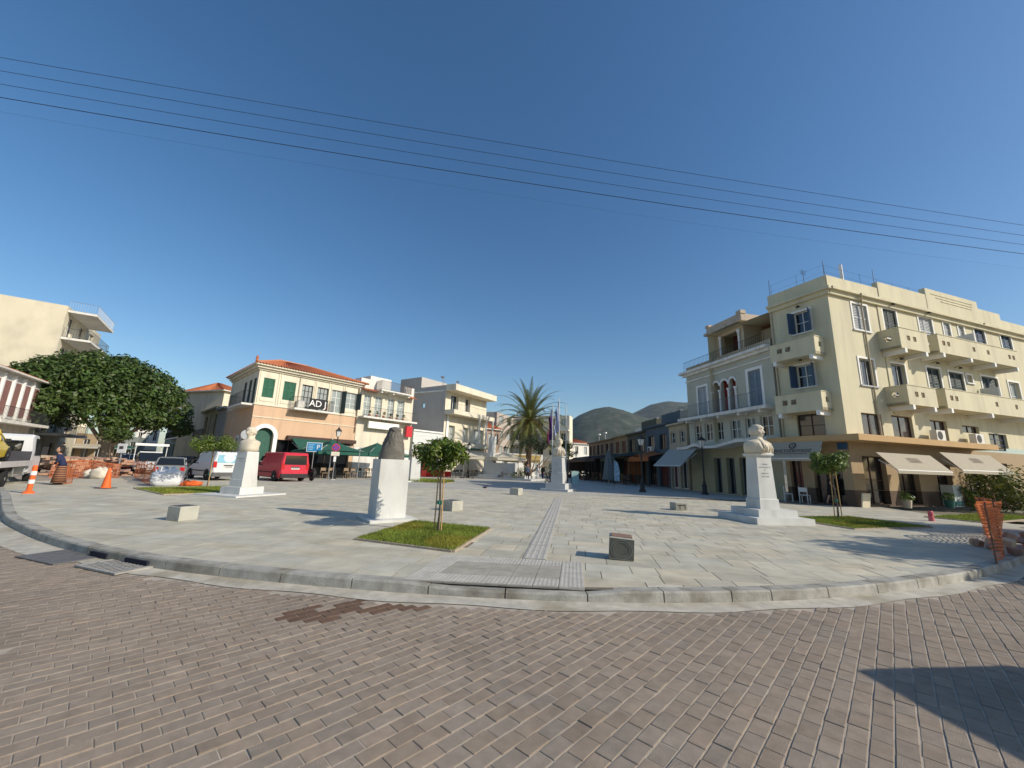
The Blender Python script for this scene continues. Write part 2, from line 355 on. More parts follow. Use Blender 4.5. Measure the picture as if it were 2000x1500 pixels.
# --- storm drain at the left
iron = pm('cast_iron', (.17,.165,.16), .7, .25, 9, .4, 60, metal=.3)
gr = thing('storm_drain', gnd(225,1107,ROADZ), 'slotted storm drain grate in the gutter by the kerb inlet', 'drain')
A0 = gnd(160,1100,ROADZ); ang = math.atan2(kerb_y(-5.4)-kerb_y(-6.6), 1.2); T = lambda x,y,z,o=gnd(224,1109,ROADZ): (o.x+x*math.cos(ang)-y*math.sin(ang), o.y+x*math.sin(ang)+y*math.cos(ang), o.z+z)
m = MB(); m.box(-.5,.5,-.24,-.2,.010,.034,T).box(-.5,.5,.2,.24,.010,.034,T).box(-.5,-.46,-.2,.2,.010,.034,T).box(.46,.5,-.2,.2,.010,.034,T).box(-.46,.46,-.015,.015,.010,.033,T)
m.build('frame', pm('grate_iron', (.33,.32,.29), .8, .2, 9), gr)
MB().box(-.46,.46,-.2,.2,.012,.027,T).build('drain_shade', pm('drain_shade', (.02,.02,.032), .9), gr)  # near-black slab just under the bars, painted as shade down the drain
for i in range(10):
    x = -.455+i*.092; MB().hexa([(x,-.2,.0265),(x+.04,-.2,.0265),(x+.06,.2,.0265),(x+.02,.2,.0265)],[(x,-.2,.031),(x+.04,-.2,.031),(x+.06,.2,.031),(x+.02,.2,.031)],T).build('bar', MATS['grate_iron'], gr)
for i,(xa,xb) in enumerate(((168,212),(238,292))):
    pa = gnd(xa,1076+ (xa-168)*.18,-.03); pb = gnd(xb,1076+(xb-168)*.18,-.03); d = (pb-pa).normalized(); nn = Vector((-d.y,d.x,0)); xm_ = (pa.x+pb.x)/2; ym_ = kerb_y(xm_)
    c = Vector((xm_, ym_, 0)); L = .55 if i else .45
    T2 = lambda x,y,z,c=c: (c.x+x*math.cos(ang)-y*math.sin(ang), c.y+x*math.sin(ang)+y*math.cos(ang), z)
    mm = MB().box(-L/2,L/2,-.03,.1,-.105,-.03,T2); mm.build('inlet', MATS['drain_shade'], gr)  # near-black box painted as the shade inside the kerb opening
pl = MB(); T = lambda x,y,z,o=gnd(118,1089,ROADZ): (o.x+x*math.cos(ang)-y*math.sin(ang), o.y+x*math.sin(ang)+y*math.cos(ang), o.z+z)
pl.box(-.55,.55,-.3,.3,.004,.022,T); cov = pl.build('utility_cover', iron); tag(cov, 'dark flat metal cover plate set in the road by the drain', 'cover')
# --- plaza base
plz = MB(); kb = kerb_line(.12); n = len(kb)
plz.add([(x,y,0) for x,y in kb]+[(x*3.0,150,0) for x,y in kb], [(i,i+1,i+1+n,i+n) for i in range(n-1)])
def plaza_material():
    m = bpy.data.materials.new('plaza_paving'); m.use_nodes = True; n = m.node_tree; b = n.nodes['Principled BSDF']; b.inputs['Roughness'].default_value = .8
    geo = n.nodes.new('ShaderNodeNewGeometry'); mp = n.nodes.new('ShaderNodeMapping'); mp.inputs['Rotation'].default_value = (0,0,math.radians(9.8)); n.links.new(geo.outputs['Position'], mp.inputs[0])
    br = n.nodes.new('ShaderNodeTexBrick'); br.inputs['Scale'].default_value = 1; br.inputs['Brick Width'].default_value = .75; br.inputs['Row Height'].default_value = .45; br.inputs['Mortar Size'].default_value = .012
    br.inputs['Color1'].default_value = (.435,.418,.36,1); br.inputs['Color2'].default_value = (.395,.383,.338,1); br.inputs['Mortar'].default_value = (.2,.18,.15,1); br.offset = .37
    n.links.new(mp.outputs[0], br.inputs['Vector'])
    no = n.nodes.new('ShaderNodeTexNoise'); no.inputs['Scale'].default_value = .35; no.inputs['Detail'].default_value = 6; n.links.new(geo.outputs['Position'], no.inputs['Vector'])
    mr = n.nodes.new('ShaderNodeMapRange'); mr.inputs[1].default_value = .3; mr.inputs[2].default_value = .7; mr.inputs[3].default_value = .85; mr.inputs[4].default_value = 1.12; n.links.new(no.outputs[0], mr.inputs[0])
    vm = n.nodes.new('ShaderNodeVectorMath'); vm.operation = 'SCALE'; n.links.new(br.outputs[0], vm.inputs[0]); n.links.new(mr.outputs[0], vm.inputs['Scale']); n.links.new(vm.outputs[0], b.inputs['Base Color']); return m
plaza = plz.build('plaza', plaza_material()); tag(plaza, kind='structure')
jb = [(x,y,.0035) for x,y in kerb_line(.13)]
jb_top = [(-26,24),(-18,24.2),(18,24.2)]
MB().add(jb+[(18.2,23.9,.0035),(-24,23.9,.0035)],[tuple(range(len(jb)+2))]).build('joint_bed', pm('joint_dark',(.16,.135,.105),.95,.3,3), plaza)
slab_mat = pm('slab_stone', (.475,.445,.362), .82, .16, 2.2, .35, 45, tint=True, c2=(.40,.365,.28), c2amt=.5, c2scale=.9)
B1 = np.array([.985,-.172]); B2 = np.array([.172,.985])
BEDS = {'M':[(-2.97,8.31),(-.96,7.49),(-.43,10.1),(-2.44,10.92)], 'L':[(-16.6,18.2),(-13.27,15.84),(-11.3,18.6),(-14.6,20.9)], 'R':[(9.9,14.9),(10.35,12.35),(13.7,13.35),(13.2,15.9)], 'F':[(17.2,16.9),(17.9,15.4),(24.0,18.3),(23.4,19.9)], 'B':[(-8.2,32.2),(-5.0,32.0),(-4.6,34.6),(-7.8,34.8)]}
TBLOCK = [(-1.37,5.70),(1.04,5.56),(1.26,6.97),(-1.05,7.14)]
def inside(p, poly, grow=0.0):
    s_ = None; n = len(poly); ok = True
    for i in range(n):
        a = poly[i]; b = poly[(i+1)%n]; ex,ey = b[0]-a[0], b[1]-a[1]; l = math.hypot(ex,ey)
        if (ex*(p[1]-a[1])-ey*(p[0]-a[0]))/l < -grow: ok = False
    return ok
def clip_half(poly, p0, nrm):
    out = []
    for i in range(len(poly)):
        a = poly[i]; b = poly[(i+1)%len(poly)]; da = np.dot(a-p0,nrm); db = np.dot(b-p0,nrm)
        if da >= 0: out.append(a)
        if da*db < 0: out.append(a+(b-a)*(da/(da-db)))
    return out
def strip_x(y): return .455+(y-7.0)*.1545
slabs = []; v = 3.0; row = 0
while v < 24:
    hgt_ = random.choice((.36,.42,.48,.55)); u = -32+random.random()
    while u < 26:
        wd = random.choice((.4,.5,.6,.7,.85,1.0)); q = [B1*a+B2*b for a,b in ((u,v),(u+wd,v),(u+wd,v+hgt_),(u,v+hgt_))]; c = sum(q)/4
        u += wd
        if c[0] < -24 or c[0] > 19 or abs(c[0]) > 1.45*c[1]+2.5: continue
        if c[1]-kerb_y(c[0]) < -.5: continue
        if any(inside(c, p, -.3) for p in BEDS.values()) or inside(c, TBLOCK, -.3): continue
        x0 = c[0]; yk = kerb_y(x0); sl_ = (kerb_y(x0+.2)-kerb_y(x0-.2))/.4; nr = np.array([-sl_,1])/math.hypot(sl_,1); p0 = np.array([x0,yk])+nr*.205
        q = clip_half(q, p0, nr)
        for i in range(4):   # keep clear of the tactile block
            pass
        if len(q) < 3: continue
        slabs.append((q, wd*hgt_))
    v += hgt_
def slab_geo(q, dz):
    q = np.array(q); c = q.mean(0); n = len(q); P = []
    for (ins,z) in ((.006,0.0),(.006,.0058),(.009,.0070)):
        for p in q:
            d = p-c; l = np.linalg.norm(d)+1e-6; P.append((*(c+d*(1-ins*1.3/l)), z+dz+random.gauss(0,.0003)))
    F = [tuple(range(2*n,3*n))]
    for r_ in (0,1): F += [(r_*n+k, r_*n+(k+1)%n, (r_+1)*n+(k+1)%n, (r_+1)*n+k) for k in range(n)]
    return P,F
def slab_tint():
    k = random.gauss(1,.055); r_ = random.random()
    return (k*1.03,k,k*.93,1) if r_ < .14 else (k*.95,k*.97,k*.98,1) if r_ < .45 else (k,k,k*.98,1)
def pxarea(q):
    c = np.mean(q,0); d2 = c[0]**2+c[1]**2; return (0 if abs(c[0]) > 1.3*c[1] else 1)/(d2*max(c[1],1))
slabs.sort(key=lambda s_: -pxarea(s_[0])*s_[1]); big = MB()
for i,(q,ar) in enumerate(slabs):
    P,F = slab_geo(q, random.gauss(0,.0007)); tn = slab_tint()
    if i < 300: MB().add(P,F,None,tn).build('slab', slab_mat, plaza, fix=False)
    else: big.add(P,F,None,tn)
tag(big.build('slabs', slab_mat, plaza, fix=False), kind='stuff')
# --- tactile crossing block and guiding strip
tac_a = pm('tactile_tile', (.40,.385,.345), .88, .14, 6); tac_b = pm('smooth_tile', (.34,.315,.265), .88, .16, 4)
def lerp2(p,a,b): return (1-b)*((1-a)*np.array(p[0])+a*np.array(p[1]))+b*((1-a)*np.array(p[3])+a*np.array(p[2]))
for i in range(7):
    for j in range(4):
        ring_ = i in (0,6) or j in (0,3); m = MB(); g_ = .012
        def T(a,b,z,i=i,j=j): p = lerp2(TBLOCK,(i+a)/7,(j+b)/4); return (p[0],p[1],z+.009-.004*(1-(j+b)/4))
        m.box(g_,1-g_,g_,1-g_,-.02,.014,T)
        if ring_:
            for x in range(6):
                for y in range(6):
                    a = (x+.5)/6; b = (y+.5)/6; r0,r1 = .05,.032
                    m.add([(a-r0,b-r0,.0138),(a+r0,b-r0,.0138),(a+r0,b+r0,.0138),(a-r0,b+r0,.0138),(a-r1,b-r1,.019),(a+r1,b-r1,.019),(a+r1,b+r1,.019),(a-r1,b+r1,.019)],[(4,5,6,7),(0,1,5,4),(1,2,6,5),(2,3,7,6),(3,0,4,7)],T)
        m.build('tactile_tile' if ring_ else 'paving_tile', tac_a if ring_ else tac_b, plaza, fix=False)
m = MB(); m.box(-.19,.19,.006,.394,0,.017)
for k in range(4): x = -.15+k*.1; m.hexa([(x-.022,.03,.0168),(x+.022,.03,.0168),(x+.022,.37,.0168),(x-.022,.37,.0168)],[(x-.014,.04,.0225),(x+.014,.04,.0225),(x+.014,.36,.0225),(x-.014,.36,.0225)])
gt = m.build('guide_tile', tac_a, plaza); gm_ = gt.data; bpy.data.objects.remove(gt); aS = math.atan2(.1545,1)
for k in range(34):
    y = 7.12+k*.4*math.cos(aS); inst('guide_tile', gm_, None, plaza, (strip_x(y),y,.003+random.gauss(0,.001)), (0,0,-aS))
dirt = MB().add([tuple(gnd(x,y)+Vector((0,0,.005))) for x,y in ((60,958),(95,950),(330,952),(345,934),(320,916),(250,907),(90,908),(20,925))],[tuple(range(8))]).build('dirt_patch', pm('dust', (.33,.27,.215), .95, .2, 1.2, .3, 20)); tag(dirt, kind='structure')
# --- lawns
grass_mat = pm('grass', (.17,.25,.045), .8, .35, 1.5, tint=True, trans=.3)
soil_mat = pm('turf_soil', (.13,.15,.04), .95, .3, 6)
edge_mat = pm('bed_edging', (.35,.29,.22), .9, .18, 8)
def lawn(key, label, nb, h=.05):
    P = [np.array(p) for p in BEDS[key]]; c = sum(P)/4; t = thing('lawn_bed', (c[0],c[1],0), label, 'lawn', 'square lawn beds in the plaza')
    MB().add([(*p,.02) for p in P],[(0,1,2,3)]).build('turf', soil_mat, t)
    for i in range(4):
        a,b = P[i],P[(i+1)%4]; d = (b-a)/np.linalg.norm(b-a); nn = np.array([-d[1],d[0]]); nn = nn if np.dot(nn,a-c) > 0 else -nn
        MB().hexa([(*(a-d*.03),-.02),(*(b+d*.0),-.02),(*(b+d*.0+nn*.05),-.02),(*(a-d*.03+nn*.05),-.02)],[(*(a-d*.03),.045),(*(b+d*.0),.045),(*(b+d*.0+nn*.05),.04),(*(a-d*.03+nn*.05),.04)]).build('edging', edge_mat, t)
    a = rng.random(nb)[:,None]*1.02-.01; b = rng.random(nb)[:,None]*1.02-.01; p = (1-b)*((1-a)*P[0]+a*P[1])+b*((1-a)*P[3]+a*P[2])
    an = rng.random(nb)*6.283; hh = h*(.5+rng.random(nb)*.9); wd = .0065*(.6+rng.random(nb))*(1+h*4); ln = (rng.random((nb,2))-.5)*hh[:,None]*1.2
    V = np.zeros((nb,3,3)); V[:,0,:2] = p+np.stack([np.cos(an),np.sin(an)],1)*wd[:,None]; V[:,1,:2] = p-np.stack([np.cos(an),np.sin(an)],1)*wd[:,None]; V[:,2,:2] = p+ln; V[:,:2,2] = .018; V[:,2,2] = .02+hh
    pat = np.sin(p[:,0]*2.3+1)*np.cos(p[:,1]*1.9); kk = (.8+rng.random(nb)*.5)[:,None]; tn = np.concatenate([kk*(1+.35*(pat[:,None]>.4)+.35*rng.random((nb,1))), kk, kk*.9, np.ones((nb,1))],1)
    gobj = flatmesh('grass', V.reshape(-1,3), np.arange(nb*3).reshape(-1,3), grass_mat, t, tn); tag(gobj, kind='stuff'); return t
lawn('M','square lawn bed with orange-tree in front of the dark stone head pedestal',26000,.055)
lawn('L','lawn bed behind the leftmost marble bust, next to the white big bag',9000,.07)
lawn('R','lawn bed beside the marble bust near the cream corner hotel',16000,.06)
lawn('F','narrow lawn bed behind the pink post by the orange mesh',7000,.07)
lawn('B','small ground-cover bed behind the distant white bust',3000,.25)
# ================================================================ BUILDINGS
def on_line(P, d, x, y=900):
    r = ray(x, y); det = d[0]*(-r[1])+r[0]*d[1]; t = (P[0]*r[1]-P[1]*r[0])/det*1.0
    # P + t d = k r  ->  cross with r
    return (P[0]*r[1]-P[1]*r[0])/(d[1]*r[0]-d[0]*r[1])
cream = pm('cream_plaster', (.60,.55,.385), .85, .09, .9, .12, 25, stretch=(1,1,.25), c2=(.44,.40,.30), c2amt=.4, c2scale=1.0, c2stretch=(2.2,2.2,.16))
cream2 = pm('pale_cream_plaster', (.70,.64,.50), .85, .06, .8, .1, 25, c2=(.48,.43,.35), c2amt=.4, c2scale=1.0, c2stretch=(2.2,2.2,.16))
white_p = pm('white_plaster', (.72,.70,.64), .85, .06, .7, .1, 25, c2=(.46,.43,.37), c2amt=.4, c2scale=1.0, c2stretch=(2.5,2.5,.16))
grey_p = pm('grey_plaster', (.45,.415,.375), .9, .07, .6, .1, 20, c2=(.36,.33,.3), c2amt=.4, c2scale=1.0, c2stretch=(1.5,1.5,.15))
salmon = pm('salmon_plaster', (.60,.41,.265), .85, .06, .7, .1, 25, c2=(.46,.32,.22), c2amt=.45, c2scale=1.0, c2stretch=(2.2,2.2,.16))
tan_p = pm('tan_plaster', (.36,.27,.165), .85, .08, .8, .1, 25)
brown_p = pm('brown_plinth', (.115,.08,.055), .8, .12, 1.5)
white_t = pm('white_trim', (.78,.77,.73), .7, .05, 3)
tile_r = pm('roof_tile', (.46,.15,.065), .85, .2, 4, .3, 30, c2=(.33,.12,.06), c2amt=.5, c2scale=3)
dkgreen = pm('green_shutter', (.02,.115,.065), .55, .1, 8)
dkteal = pm('dark_teal_shutter', (.028,.05,.055), .55, .1, 8)
blue_sh = pm('blue_shutter', (.045,.085,.15), .55, .1, 8)
grey_sh = pm('grey_shutter', (.42,.44,.45), .6, .08, 8)
bronze_g = pm('bronze_glass', (.055,.045,.045), .1, .2, .7, spec=.8)
dark_g = glass('dark_glass', (.012,.013,.015), .12)
pale_g = pm('curtained_glass', (.30,.34,.33), .25, .3, 5, spec=.6, stretch=(7,7,.4))
iron_b = pm('black_iron', (.025,.027,.03), .5, .1, 8)
grey_i = pm('grey_blue_iron', (.16,.19,.21), .5, .1, 8)
wood_d = pm('dark_wood', (.07,.04,.03), .6, .2, 4)
awn_b = pm('beige_awning', (.50,.45,.35), .9, .06, 5, trans=.25)
awn_g = pm('green_awning', (.03,.115,.085), .85, .12, 3, trans=.2)
awn_c = pm('cream_canvas', (.62,.57,.45), .9, .06, 5, trans=.25)
ltr_dk = pm('dark_lettering', (.07,.06,.055), .8, .02)
steel = pm('galvanised_steel', (.42,.43,.43), .45, .08, 8, metal=.6)
def corrug(m, P0, P1, Q1, Q0, pitch=.24, amp=.045):
    """tiled roof slope: eave P0-P1, ridge Q0-Q1"""
    P0,P1,Q0,Q1 = map(Vector,(P0,P1,Q0,Q1)); L = (P1-P0).length; n = max(4,int(L/pitch)*4); vs = []; nr = 6
    nn = (P1-P0).cross(Q0-P0+ (Q1-P1)).normalized(); nn = nn if nn.z > 0 else -nn
    for j in range(nr+1):
        for i in range(n+1):
            t = i/n; a = P0.lerp(P1,t); b = Q0.lerp(Q1,t); p = a.lerp(b,j/nr); s_ = math.cos(i*math.pi/2)
            vs.append(tuple(p+nn*(amp*s_)))
    fs = [(j*(n+1)+i, j*(n+1)+i+1, (j+1)*(n+1)+i+1, (j+1)*(n+1)+i) for j in range(nr) for i in range(n)]
    m.add(vs, fs)
def awning(F, root, u0, u1, w0, z0, w1, z1, mat, val=.22, name='awning', side=False):
    m = MB(); t = .025
    m.hexa([(u0,w0,z0),(u1,w0,z0),(u1,w1,z1),(u0,w1,z1)], [(u0,w0,z0+t),(u1,w0,z0+t),(u1,w1,z1+t),(u0,w1,z1+t)], F)
    a = m.build(name, mat, root)
    if val: MB().box(u0,u1,w1+.004,w1+.02,z1-val,z1-.01,F).build('valance', mat, a)
    mm = MB(); mm.tube([F(u0,w1,z1),F(u1,w1,z1)], .03, 6)
    for u in (u0+.1,u1-.1): mm.tube([F(u,w0,z0-.35),F(u,w1-.02,z1-.02)], .018, 4)
    mm.build('awning_arm', white_t, a); return a
def balcony(F, root, u0, u1, dep, zf, zt, holes=(), mat=None, slab=.16, brackets=(), th=.11):
    mat = mat or cream; m = MB()
    m.box(u0,u1,.002,dep-.002,zf-slab,zf,F)
    hz0 = zf+(zt-zf)*.34; hz1 = hz0+.3
    hs = [(u-.15,u+.15,hz0,hz1) for u in holes]
    wall_with_holes(m,F,u0,u1,zf-slab,zt,hs,th,dep); wall_with_holes(m,F,u0+th,u1-th,zf,zt,hs,0,dep-th)
    for uu,io in ((u0,1),(u1,-1)):
        sh = [(dep*.45-.15,dep*.45+.15,hz0,hz1)] if holes else []
        T1 = lambda a,b,z,uu=uu: F(uu,a,z); T2 = lambda a,b,z,uu=uu,io=io: F(uu+io*th,a,z)
        wall_with_holes(m,lambda a,b,z,uu=uu,io=io: F(uu-io*b,a,z),0.002,dep,zf-slab,zt,sh,th,0.0)
        wall_with_holes(m,T2,0.002,dep-th,zf,zt,sh,0,0)
    b = m.build('balcony', mat, root)
    c = MB().box(u0-.03,u1+.03,dep-th-.02,dep+.03,zt,zt+.04,F)
    for uu in (u0-.03,u1-th+.0): c.box(uu,uu+th+.03,.002,dep-th-.022,zt,zt+.04,F)
    c.build('coping', mat, b)
    for u in holes:
        d = MB(); d.box(u-.13,u+.02,dep-.09,dep-.03,hz0+.02,hz0+.14,F).box(u-.02,u+.12,dep-.085,dep-.035,hz0+.15,hz1-.02,F); d.build('breeze_block', pm('breeze_brown',(.22,.14,.09),.8), b)
    for u in brackets:
        MB().box(u-.1,u+.1,.0,dep+.02,zf-slab-.26,zf-slab-.004,F).build('bracket', white_t, b)
    return b
# ---------------------------------------------------------------- cream corner hotel
C = np.array([18.36,21.5]); dR = np.array([.948,.317]); dR /= np.linalg.norm(dR); dL = np.array([-.396,.918]); dL /= np.linalg.norm(dL)
FR = Fac(C, C+dR*27); FL = Fac(C+dL*3.45, C)
hotel = thing('corner_hotel', (C[0],C[1],0), 'cream four-storey corner hotel with solid balconies and tan canopy band', 'building')
R3 = {'a':FR.rect(1666,1694,596,645),'b':FR.rect(1727,1752,606,662),'c':FR.rect(1797,1822,622,672),'d':FR.rect(1843,1855,631,657),'e':FR.rect(1872,1882,637,660),'f':FR.rect(1905,1924,643,684),'g':FR.rect(1957,1976,656,695)}
R2 = {'a':FR.rect(1680,1708,702,753),'b':FR.rect(1742,1770,712,772),'c':FR.rect(1814,1839,720,778),'d':FR.rect(1857,1884,729,784),'h':FR.rect(1888,1898,733,748),'f':FR.rect(1921,1952,738,792),'g':FR.rect(1974,1994,748,800)}
RM = [FR.rect(1685,1724,808,856),FR.rect(1744,1784,813,860),FR.rect(1820,1852,822,868),FR.rect(1880,1912,832,846),FR.rect(1934,1968,848,880)]
print('hotel', {k:[round(x,2) for x in v] for k,v in {**R3,**R2}.items()}, [[round(x,2) for x in v] for v in RM])
ZC = 3.72
holes = [r for r in list(R3.values())+list(R2.values())+RM]
m = MB(); wall_with_holes(m,FR,0,27,ZC,12.25,holes,.22)
L3 = FL.rect(1551,1583,608,650); L2 = FL.rect(1556,1590,712,756); LM = FL.rect(1557,1612,808,853)
L3 = (max(.3,L3[0]),L3[1],L3[2],L3[3])
wall_with_holes(m,FL,0,FL.L,ZC,12.25,[L3,L2,LM],.22); shell(m,FR,9,ZC,12.25,sides=False,top=True); m.build('wall', cream, hotel)
gh = [FR.rect(1690,1735,892,986),FR.rect(1757,1797,900,986),FR.rect(1833,1862,908,986),FR.rect(1890,1925,905,985),FR.rect(1935,1975,905,985)]
gh = [(a,b,max(.12,c),min(d,3.1)) for a,b,c,d in gh]
m = MB(); wall_with_holes(m,FR,0,27,.85,3.4,gh,.3); glh = [(.25,.95,.05,2.5),(1.55,3.0,.05,2.5)]
wall_with_holes(m,FL,0,FL.L,.85,3.4,glh,.3); m.build('shop_wall', tan_p, hotel)
m = MB(); wall_with_holes(m,FR,0,27,0,.85,gh,.3); wall_with_holes(m,FL,0,FL.L,0,.85,glh,.3); m.build('plinth', brown_p, hotel)
# canopy band wraps the corner
cp = MB(); n1 = FL.n; n2 = FR.n; cw = 1.15
q = [FL(-.2,0,0),FL(FL.L,0,0),FR(24,0,0)]; bis = (n1+n2)/(1+n1.dot(n2)); Q = [FL(-.2,cw,0), Vector((C[0],C[1],0))+bis*cw, FR(11.6,cw,0)]
def ringz(z): return [tuple(Vector((p.x,p.y,z))) for p in (FL(-.2,0,0),Vector((C[0],C[1],0)),FR(11.6,0,0),Q[2],Q[1],Q[0])]
cp.add(ringz(3.4)+ringz(3.72),[(5,4,3,2,1,0),(6,7,8,9,10,11)]+[(i,(i+1)%6,6+(i+1)%6,6+i) for i in range(6)]); cp.build('canopy', pm('tan_canopy',(.47,.31,.15),.8,.08,1), hotel)
wt = white_t
window(FR,hotel,R3['a'],trim=wt,shut=(grey_sh,'closed')); window(FR,hotel,R3['b'],trim=wt,shut=(dkteal,'closed'),pane=dark_g)
window(FR,hotel,R3['c'],trim=wt,shut=(grey_sh,'closed')); window(FR,hotel,R3['d'],trim=wt,shut=(grey_sh,'closed'),cols=1); window(FR,hotel,R3['e'],trim=wt,cols=1,shut=(grey_sh,'closed'))
window(FR,hotel,R3['f'],trim=wt,shut=(blue_sh,'closed')); window(FR,hotel,R3['g'],trim=wt,shut=(blue_sh,'closed'))
window(FR,hotel,R2['a'],trim=wt,frame=grey_sh,pane=dark_g,cols=3,rows=1); window(FR,hotel,R2['b'],trim=wt,frame=grey_sh,pane=dark_g,cols=3,rows=1); window(FR,hotel,R2['c'],trim=wt,shut=(dkteal,'closed'),pane=dark_g)
window(FR,hotel,R2['d'],trim=wt,shut=(dkteal,'closed')); window(FR,hotel,R2['h'],trim=wt,cols=1); window(FR,hotel,R2['f'],trim=wt,shut=(dkteal,'closed')); window(FR,hotel,R2['g'],trim=wt,pane=pale_g)
window(FL,hotel,L3,trim=wt,shut=(blue_sh,'ajar'),pane=dark_g); window(FL,hotel,L2,trim=wt,shut=(blue_sh,'ajar'),pane=dark_g)
for r in RM[:4]+[]: window(FR,hotel,r,frame=wood_d,pane=bronze_g,rows=1,trim=None)
window(FR,hotel,RM[4],frame=blue_sh,pane=bronze_g,rows=3,trim=None); window(FL,hotel,LM,frame=wood_d,pane=bronze_g,rows=2)
for i,r in enumerate(gh): window(FR,hotel,r,frame=wood_d,pane=dark_g,rows=1 if i in (1,) else 2,rec=.3)  # dark panes stand in for the unlit interiors behind these openings
for r in glh: window(FL,hotel,r,frame=wood_d,pane=dark_g,rec=.3,rows=1)
# cornice and stepped parapet
m = MB()
for (z0,z1,ww) in ((12.0,12.25,.16),(12.25,12.42,.34)):
    m.box(-.0,27,.003,ww,z0,z1,FR); m.box(0,FL.L+ww*.8,.003,ww,z0,z1-.003,FL)
m.build('cornice', cream, hotel)
m = MB(); m.box(0,4.6,-.2,.06,12.42,13.2,FR); m.box(0,FL.L-.0,-.2,.06,12.42,13.197,FL)
us = [FR.px(x,560)[0] for x in (1752,1800,1895,1935)]
us = [4.6]+[min(26,max(4.7,u)) for u in us[1:]]
m.box(us[0],us[1],-.2,.1,12.42,13.62,FR); m.box(us[1],us[2],-.2,.12,12.42,14.1,FR); m.box(us[2],us[3],-.2,.1,12.42,13.62,FR); m.box(us[3],27,-.2,.06,12.42,13.2,FR); m.build('parapet', cream, hotel)
m = MB(); 
for k,z in enumerate((13.75,13.55,13.35)): m.box(us[1]+.6+k*.5,us[2]-.6-k*.1,.121,.15,z,z+.06,FR)
m.build('parapet_moulding', cream, hotel)
m = MB().box(4.35,4.7,.002,.05,5.2,12.0,FR); m.build('pilaster', cream, hotel)
# balconies
def bz(F,x,yt,yb,dep): return F.px(x,yb,dep)[1], F.px(x,yt,dep)[1]
def bu(F,xl,xr,y,dep): return F.px(xl,y,dep)[0], F.px(xr,y,dep)[0]
for (xl,xr,y,xt,yt,yb,hol) in ((1759,1812,665,1759,640,678,'2'),(1837,1986,690,1837,654,688,'6'),(1774,1829,772,1774,752,789,'2'),(1851,2060,790,1851,760,797,'6')):
    dep = 1.05; u0,u1 = bu(FR,xl,xr,y,dep); zb,zt = bz(FR,xt,yt,yb,dep); print('balc',round(u0,2),round(u1,2),round(zb,2),round(zt,2))
    L = u1-u0; hs = [u0+L*.3,u0+L*.52] if hol == '2' else [u0+.55,u0+1.05,u0+L*.42,u0+L*.6,u1-1.05,u1-.55]
    br = [u0+.35,u1-.35] if hol == '2' else [u0+.35,u0+L*.36,u0+L*.66,u1-.35]
    balcony(FR,hotel,u0,u1,dep,zb+.16,zt,hs,cream,brackets=br)
    if hol == '6': MB().box(u0+L*.5,u0+L*.5+.03,.05,dep-.15,zt-.1,zt+.75,FR).build('divider_panel', pm('frosted_panel',(.6,.62,.62),.3,.04), hotel)
for (z0,z1) in ((8.55,9.45),(5.3,6.2)): balcony(FL,hotel,.35,2.95,.95,z0,z1,[.95,1.45],cream,brackets=[.6,2.7])
for rr,F in ((R3['b'],FR),(R3['c'],FR),(R3['f'],FR),(R2['b'],FR),(R2['c'],FR),(R2['d'],FR),(L3,FL),(L2,FL)):
    u = (rr[0]+rr[1])/2; z = rr[3]+.32; mm = MB().tube([F(u,.0,z),F(u,.25,z+.06),F(u,.3,z-.02)],.018,5); mm.lathe([(.02,.06),(.11,-.04),(.1,-.06)],10,lambda x,y,zz,F=F,u=u,z=z: tuple(F(u,.3,z-.04)+Vector((x,y,zz)))); mm.build('wall_lamp', iron_b, hotel)
mm = MB().tube([FR(*p) for p in ((2.35,.1,12.5),(2.35,.38,12.3),(2.75,.12,11.9),(2.75,.07,11.6),(2.75,.07,3.75))],.05,6); mm.build('downpipe', pm('tan_pipe',(.45,.38,.27),.7), hotel)
mm = MB().tube([FL(.12,.06,12),FL(.12,.06,3.8)],.045,6); mm.build('downpipe', MATS['tan_pipe'], hotel)
mm = MB().lathe([(.09,13.2),(.09,14.5)],8,lambda x,y,z: (FR(2.2,-.4,0).x+x,FR(2.2,-.4,0).y+y,z)); mm.build('flue_pipe', white_t, hotel)
for i,(F,u,w_,h) in enumerate(((FR,.1,-.1,1.0),(FR,4.8,-.15,1.0),(FL,.1,-.1,1.2),(FR,1.2,-2,1.6),(FR,12.3,-.5,1.1),(FR,9.6,-2,.9))):
    z = 13.19 if i not in (1,4) else 13.6; mm = MB().tube([F(u,w_,z-.3),F(u,w_,z+h)],[.02,.012],5)
    if i in (3,5):
        for k in range(5): mm.tube([F(u-.3+.02*k,w_,z+h-.1-.07*k),F(u+.3-.02*k,w_,z+h-.1-.07*k)],.008,4)
    mm.build('antenna', iron_b, hotel)
m = MB()
for F,L in ((FR,12),(FL,3.4)):
    for u in np.arange(.2,L,1.6): m.tube([F(u,-.12,13.1),F(u,-.12,14.0)],.008,4)
    for z in (13.5,13.95): m.tube([F(.1,-.12,z),F(L,-.12,z)],.005,3)
m.build('roof_wire_fence', iron_b, hotel)
